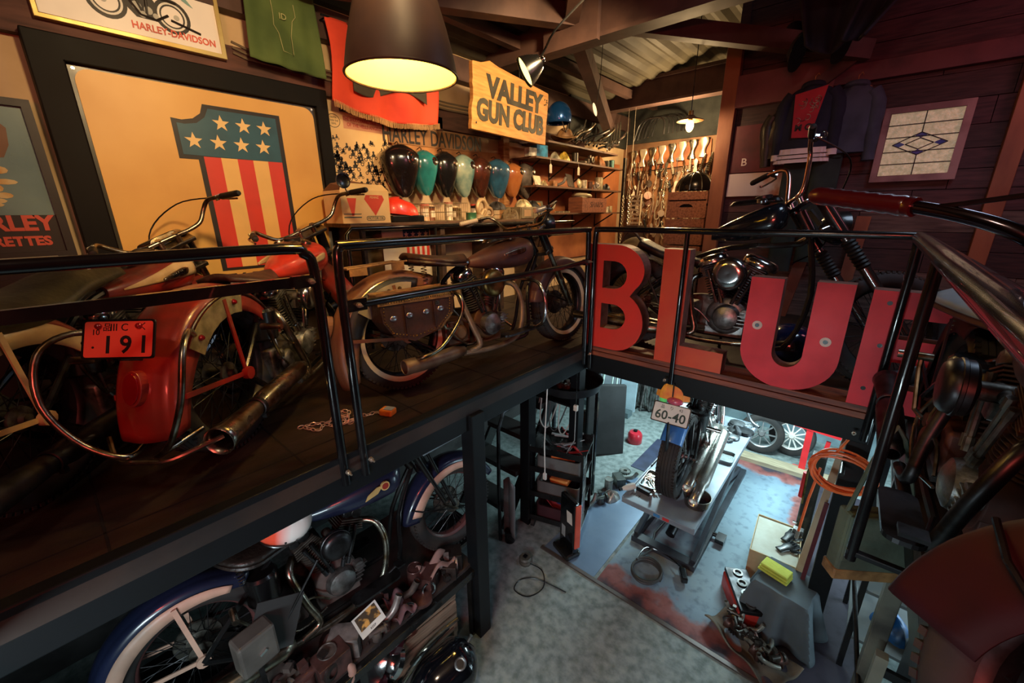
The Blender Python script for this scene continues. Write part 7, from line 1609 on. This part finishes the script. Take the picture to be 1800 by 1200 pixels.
# orange cable coil on the pillar, white batten
t = thing('air_hose', 'orange air hose coiled on the black pillar under the walkway corner', 'hose', (.10, 2.88, 1.34))
OR = mat('orange_hose', (244, 112, 56), .4)
P_ = []
for j in range(150): a = 2 * PI * j / 24; P_.append((.145 * math.cos(a) * (1 + .10 * math.sin(j * .31)), -.07 + .03 * math.sin(j * .17), .115 * math.sin(a) * (1 + .12 * math.sin(j * .23)) - .0))
part('hose_coil', MB().tube(P_, .0075, 7), OR, t); part('hose_tail', MB().tube([(-.05, -.07, .10), (.03, -.06, .32), (.05, .0, .36)], .0075, 7).tube([(-.10, -.06, -.02), (-.12, -.06, -.25), (-.13, -.06, -.50)], .0075, 7), OR, t); part('connector', MB().cyl((-.13, -.06, -.50), (-.132, -.06, -.56), .011), BOLT, t); part('hook', MB().cyl((0, -.10, .0), (0, .06, .0), .012), BLACK, t)
t = thing('batten', 'pale timber batten standing against the black pillar', 'batten', (-.0, 3.06, 0), (0, R(3.5), 0)); part('batten_body', bx(-.02, .02, -.015, .015, 0, 1.56), mat('batten_wood', (190, 176, 150), .6, c2=(150, 110, 84), scale=2), t)
t = thing('red_batten', 'dark red painted strip standing beside the pale batten', 'batten', (.04, 2.99, 0), (0, R(2), 0)); part('batten_body', bx(-.012, .012, -.012, .012, 0, 1.0), MAROON, t)
t = thing('trolley_jack', 'black upright jack handle behind the cardboard box', 'jack', (-.02, 3.75, 0)); part('jack_body', bx(-.05, .05, -.05, .05, 0, .95), BLACK, t, bevel=.008); part('jack_handle', MB().tube([(-.04, -.06, .5), (-.05, -.07, .8), (-.02, -.06, .98)], .008, 8), BRASS, t); part('red_grip', MB().cyl((-.06, -.05, .55), (-.06, -.05, .78), .018), RS, t); part('lock_bolt', MB().cyl((-.07, -.06, .30), (-.04, -.06, .30), .012, n=8), CHROME, t)
# shelves at right under the walkway
t = thing('shelf_unit', 'cluttered dark shelf unit at right under the walkway', 'shelf', (.62, 3.05, 0)); 
for z in (.25, .62, .98, 1.32): part('shelf_board', bx(-.30, .40, -.25, .35, z, z + .02), mat('grey_shelf', (96, 98, 98), .6), t)
for x, y in ((-.29, -.24), (.39, -.24), (-.29, .34), (.39, .34)): part('post', bx(x - .015, x + .015, y - .015, y + .015, 0, 1.6), BLACK, t)
for k, (x, y, z, kd, c, lb) in enumerate(((-.15, 0, 1.0, 'box', (46, 80, 150), 'blue box on the second shelf of the unit at right'), (.0, -.1, .64, 'box', (100, 104, 104), 'grey metal box on the third shelf at right'), (-.15, -.1, .64, 'cyl', (140, 140, 140), 'grey tin on the third shelf at right'), (-.1, -.05, .27, 'lump', (30, 90, 150), 'blue cloth heap on the lowest shelf at right'), (.10, -.12, .27, 'box', (200, 170, 110), 'yellowish carton on the lowest shelf at right'), (-.18, -.1, 1.34, 'lump', (60, 90, 170), 'blue and white cloth on the top shelf at right'), (.02, -.05, 1.34, 'box', (206, 214, 220), 'white box on the top shelf at right'))):
    smallpart(kd, {'box': 'box', 'cyl': 'tin', 'lump': 'cloth'}[kd], lb, {'box': 'box', 'cyl': 'tin', 'lump': 'cloth'}[kd], (.62 + x, 3.05 + y, z), c, None, 1.4, .1, .2)
t = thing('canvas_bag', 'square olive green canvas satchel hanging on the right railing', 'bag', (.21, 1.93, 1.55), (R(0), R(0), R(35)))
OV = mat('olive_canvas', (84, 92, 78), .8, c2=(62, 68, 56), bump=.2, bscale=50); p = part('bag_body', MB().box((0, 0, 0), (.26, .07, .27)), OV, t, bevel=.012); part('flap', MB().box((0, -.042, .03), (.265, .012, .21)), OV, t, bevel=.006); part('bottom_trim', MB().box((0, -.0, -.15), (.27, .075, .05)), TANLEATHER, t, bevel=.006); part('strap', MB().tube([(-.12, 0, .13), (-.03, 0, .5), (.12, 0, .13)], .008, 6, sub=4), OV, t)
t = thing('folding_gate', 'grey steel folding gate post with lattice at the lower right', 'gate', (.34, 1.92, 0)); part('gate_post', bx(-.02, .02, -.02, .02, .0, 1.05), mat('grey_gate', (120, 118, 106), .5), t)
b = MB(); [b.beam((.02 + .09 * k, 0, .15 + .22 * j), (.11 + .09 * k, 0, .37 + .22 * j), .004, .02, (0, 1, 0)).beam((.11 + .09 * k, .01, .15 + .22 * j), (.02 + .09 * k, .01, .37 + .22 * j), .004, .02, (0, 1, 0)) for k in range(4) for j in range(3)]
part('lattice', b, STEEL, t); part('gate_rail', bx(.0, .42, -.01, .01, .95, .99), STEEL, t); part('diagonal_rod', MB().cyl((-.02, .0, .75), (-.14, .9, 1.05), .010, n=8), STEEL, t)

# ------------------------------------------------------------------ rack with the navy motorcycle
t = thing('motorcycle_rack', 'long black steel rack under the walkway carrying the navy motorcycle', 'rack', (-1.9, .35, 0))
part('front_rail', bx(.28, .32, -1.6, 1.10, .52, .575), BLACK, t, bevel=.003); part('front_rail', bx(.25, .27, -1.6, 1.10, .575, .595), BLACK, t)
part('rear_rail', bx(-.55, -.51, -1.6, 1.10, .52, .575), BLACK, t)
part('deck', bx(-.53, .28, -1.6, 1.10, .575, .60), mat('rack_deck', (58, 46, 42), .7, c2=(34, 28, 27), scale=6), t)
for y in (-1.2, .28, 1.07):
    for x in (.28, -.53): part('leg', bx(x - .02, x + .02, y - .02, y + .02, 0, .53), BLACK, t)
part('front_wheel_cradle', bx(-.18, .12, 1.10, 1.35, .575, .60), BLACK, t)
GRK = 'loose engine parts strewn on the rack deck'
rr = random.Random(77)
for k in range(34):
    y = .22 + 1.15 * (k / 34) + rr.uniform(-.03, .03); x = rr.uniform(-1.80, -1.66) if k % 3 else rr.uniform(-1.72, -1.64)
    smallpart(rr.choice(['carb', 'gear', 'pipe', 'disc', 'lump', 'cyl', 'box']), 'engine_part', 'grimy loose engine part strewn along the front of the rack deck', 'engine part', (x, y, .602), rr.choice([(70, 56, 52), (110, 98, 92), (50, 42, 40), (150, 140, 136), (96, 64, 60)]), GRK, rr.uniform(.7, 1.25), .4, rr.uniform(0, 6))
for k, (y, x, lb) in enumerate(((1.10, -1.64, 'bright chrome ring standing at the front of the rack'), (.94, -1.62, 'second bright ring beside the pink rag on the rack'))): single('ring', MB().torus((0, 0, 0), (1, -.3, .2), .038, .007, 24, 8), CHROME, lb, 'ring', loc=(x, y, .645))
single('cloth', MB().grid(lambda u, v: V((-.09 + .18 * u, -.06 + .12 * v, .03 * math.sin(u * 9) + .03 * math.cos(v * 8 + u * 3) + .04)), 20, 14), mat('pink_rag', (104, 70, 74), .8), 'dusty pink rag on the front of the rack', 'cloth', loc=(-1.68, .92, .61), solid=.004)
single('cloth', MB().grid(lambda u, v: V((-.06 + .12 * u, -.05 + .22 * v, .03 * math.sin(u * 9) + .03 * math.cos(v * 8 + u * 3) + .07)), 20, 14), mat('rose_paper', (150, 116, 108), .8), 'crumpled pale pink paper beside the navy front wheel', 'paper', loc=(-1.70, 1.15, .63), solid=.003)
t = thing('photo_card', 'white bordered photo card lying among engine parts on the rack', 'card', (-1.665, .73, .74), (R(0), R(42), R(8)))
part('card_sheet', MB().box((0, 0, 0), (.11, .15, .003)), WHITE, t); part('picture', MB().box((-.012, 0, .002), (.07, .125, .001)), mat('picture_card', (70, 54, 34), .5, c2=(216, 160, 80), scale=22, lo=.5, hi=.6), t); text('KEEP', .016, INK, t, (.042, 0, .002), (0, 1, 0), (-1, 0, 0), .0005); 
single('box', MB().box((0, 0, .05), (.10, .12, .12)), DARKWOOD, 'dark box beneath the photo card on the rack', 'box', loc=(-1.70, .73, .602))
t = thing('helmet', 'orange and white open face helmet on the navy motorcycle seat', 'helmet', (-1.80, .47, 1.47), (R(10), R(12), R(60)), scale=.86)
HO = bpy.data.materials.new('orange_white_helmet'); HO.use_nodes = True
nt = HO.node_tree; tcn = nt.nodes.new('ShaderNodeTexCoord'); spn = nt.nodes.new('ShaderNodeSeparateXYZ'); crn = nt.nodes.new('ShaderNodeValToRGB'); nt.links.new(tcn.outputs['Object'], spn.inputs[0]); mrn = nt.nodes.new('ShaderNodeMapRange'); mrn.inputs['From Min'].default_value = -.12; mrn.inputs['From Max'].default_value = .12
nt.links.new(spn.outputs[0], mrn.inputs[0]); nt.links.new(mrn.outputs[0], crn.inputs[0]); nt.links.new(crn.outputs[0], nt.nodes['Principled BSDF'].inputs['Base Color']); nt.nodes['Principled BSDF'].inputs['Roughness'].default_value = .3; nt.nodes['Principled BSDF'].inputs['Coat Weight'].default_value = .6
crn.color_ramp.elements[0].position = .42; crn.color_ramp.elements[0].color = (*lin((236, 84, 56)), 1); crn.color_ramp.elements[1].position = .72; crn.color_ramp.elements[1].color = (*lin((232, 228, 222)), 1)
part('helmet_shell', MB().sph((0, 0, 0), (.135, .115, .125), 30, 16, None, -.42, PI / 2), HO, t, solid=.006); part('edge_trim', MB().torus((0, 0, -.05), (0, 0, 1), .118, .005, 32, 6), BLACK, t); part('strap_ring', MB().torus((.09, -.03, -.075), (0, 1, 0), .018, .003, 14, 5), CHROME, t); part('emblem', MB().box((.08, -.088, -.01), (.024, .003, .012), (0, 0, R(35))), INK, t)
for k in range(3): part('snap', MB().sph((-.02 + .05 * k, -.112 + .01 * abs(k - 1), -.03), .006, 8, 6), INK, t)
# metal box and things at lower left
t = thing('metal_box', 'grey dented steel box hanging behind the navy rear wheel', 'box', (-1.69, .24, 1.03), (R(0), R(0), R(8))); part('box_body', MB().box((0, 0, 0), (.09, .15, .17)), mat('box_grey', (104, 100, 94), .5, metal=.4, c2=(78, 74, 70)), t, bevel=.012); part('latch', MB().box((.048, .01, -.01), (.006, .03, .012), (R(20), 0, 0)), CHROME, t); part('bracket', MB().beam((0, 0, -.08), (-.05, .02, -.32), .02, .006), STEEL, t)
t = thing('number_board', 'blank dark slanted board on the side of the navy motorcycle', 'board', (-1.74, .34, 1.02)); part('board_plate', MB().box((0, 0, 0), (.006, .20, .24), (R(-24), R(-8), 0)), mat('dark_board', (46, 46, 46), .6), t); part('board_rod', MB().cyl((.0, -.2, -.32), (0, .22, .20), .006, n=6), STEEL, t)
t = thing('drive_belt', 'pale leather belt strap hanging in a loop below the rack rail', 'belt', (-1.60, .46, .52)); part('belt_loop', MB().tube([(0, -.14, -.03), (.0, -.05, -.10), (0, .05, -.06), (0, .12, .06), (-.04, .10, .13)], [.012] * 3 + [.02] * 9 + [.012] * 3, 10, sub=4), mat('tan_strap', (170, 130, 116), .6), t)
# lower compartment: crate with pipes, tanks
t = thing('crate', 'slatted grey wooden crate of pipes on the floor beneath the rack', 'crate', (-1.86, 1.08, .0), (0, 0, R(-3)))
SW = mat('grey_slat', (150, 126, 104), .7, c2=(110, 90, 74), stretch=(8, 1, 8), bump=.2)
for z in (.16, .27, .38): part('slat', bx(.18, .195, -.24, .24, z, z + .085), SW, t, bevel=.002); 
for y in (-.24, .22): part('corner_post', bx(.15, .18, y, y + .025, 0, .48), SW, t)
for z in (.05, .20, .36): part('slat', bx(-.18, .17, .245, .26, z, z + .10), SW, t)
part('crate_base', bx(-.18, .18, -.24, .24, .10, .12), SW, t)
for k in range(7):
    single('exhaust_pipe', MB().tube([(0, 0, 0), (.02, .0, .16), (.06, .02, .24)], .034, 14, sub=3, caps=False), (STEEL, OLDCHROME, mat('rust_pipe', (110, 56, 46), .5, metal=.5), CHROME)[k % 4], 'short stub pipe standing in the slatted crate', 'pipe', 'stub pipes in the slatted crate', loc=(-1.82 + .05 * (k % 3), .88 + .065 * k, .28), rot=(R(8 * (k % 3) - 8), R(4), 0), solid=.003)
def tank_on_floor(lb, loc, rot, c, L_=.5, w=.15, cap=True):
    t = thing('fuel_tank', lb, 'fuel tank', loc, rot); rings = []
    for k in range(17):
        u = k / 16; ww = w * max(.03, math.sin(min(1, u * 2.2 + .02) * PI / 2)) ** .8 * (1 if u < .75 else max(.04, math.cos((u - .75) / .25 * PI / 2) ** .6)); rings.append(superring(-L_ / 2 + L_ * u, 0, 0, ww, ww * .85, 26, 2.4))
    p = part('tank_body', MB().loft(rings), mat('floor_tank_%d' % c[2], c, .12, coat=1, c2=tuple(int(x * .6) for x in c)), t)
    part('filler_neck', MB().torus((.12, -.03, w * .86), (0, 0, 1), .028, .008, 22, 8), ALLOY, t); part('filler_hole', MB().lathe([(0, .0), (.024, .0)], (.12, -.03, w * .86 + .003), n=18), BLACK, t); part('tap', MB().cyl((.22, .04, w * .5), (.25, .05, w * .66), .012), ALLOY, t); return t
tank_on_floor('glossy black fuel tank on the concrete beneath the rack end', (-1.47, 1.02, .16), (R(24), R(-14), R(76)), (12, 14, 20), .48, .145)
tank_on_floor('dark blue fuel tank on the lower deck at bottom left', (-1.60, .22, .36), (R(28), R(-6), R(96)), (24, 34, 92), .46, .15)
t = thing('rack_tray', 'lower dark tray beneath the rack holding chrome engine covers', 'tray', (-1.9, .3, 0)); part('tray_deck', bx(-.5, .30, -1.4, .50, .16, .18), BLACK, t); 
for y in (-1.3, .42): part('foot', bx(-.45, .25, y, y + .06, 0, .16), BLACK, t)
for k in range(9):
    single('chrome_cover', MB().lathe([(0, .06), (.05, .055), (.085, .03), (.09, 0), (.0, 0)], (0, 0, 0), (1, .1 * k, .5), 26), CHROME if k % 2 else mat('gloss_plum', (60, 26, 34), .15, coat=.8, metal=.4), 'round glossy engine cover piled under the rack', 'cover', 'round glossy covers piled under the rack', loc=(-1.70 + .04 * (k % 2), .46 + .055 * k - .0, .22 + .09 * (k % 3)), rot=(k, 0, k * .6))
for k in range(4): single('frame_tube', MB().tube([(0, 0, 0), (.02, .12, .14), (.0, .30, .20)], .012, 8, sub=4), (CHROME, OLDCHROME)[k % 2], 'bent bright tube standing beside the slatted crate', 'tube', 'bent tubes beside the slatted crate', loc=(-1.62, .74 + .06 * k, .06 + .06 * k), rot=(0, 0, R(-8 * k)))
# things visible behind the pillar under the beam: duct bracket
single('duct', MB().beam((-1.75, 1.2, 1.50), (-1.75, 2.1, 1.52), .05, .04), mat('pale_duct', (150, 168, 178), .4, metal=.3), 'pale steel duct running under the walkway above the navy front wheel', 'duct')
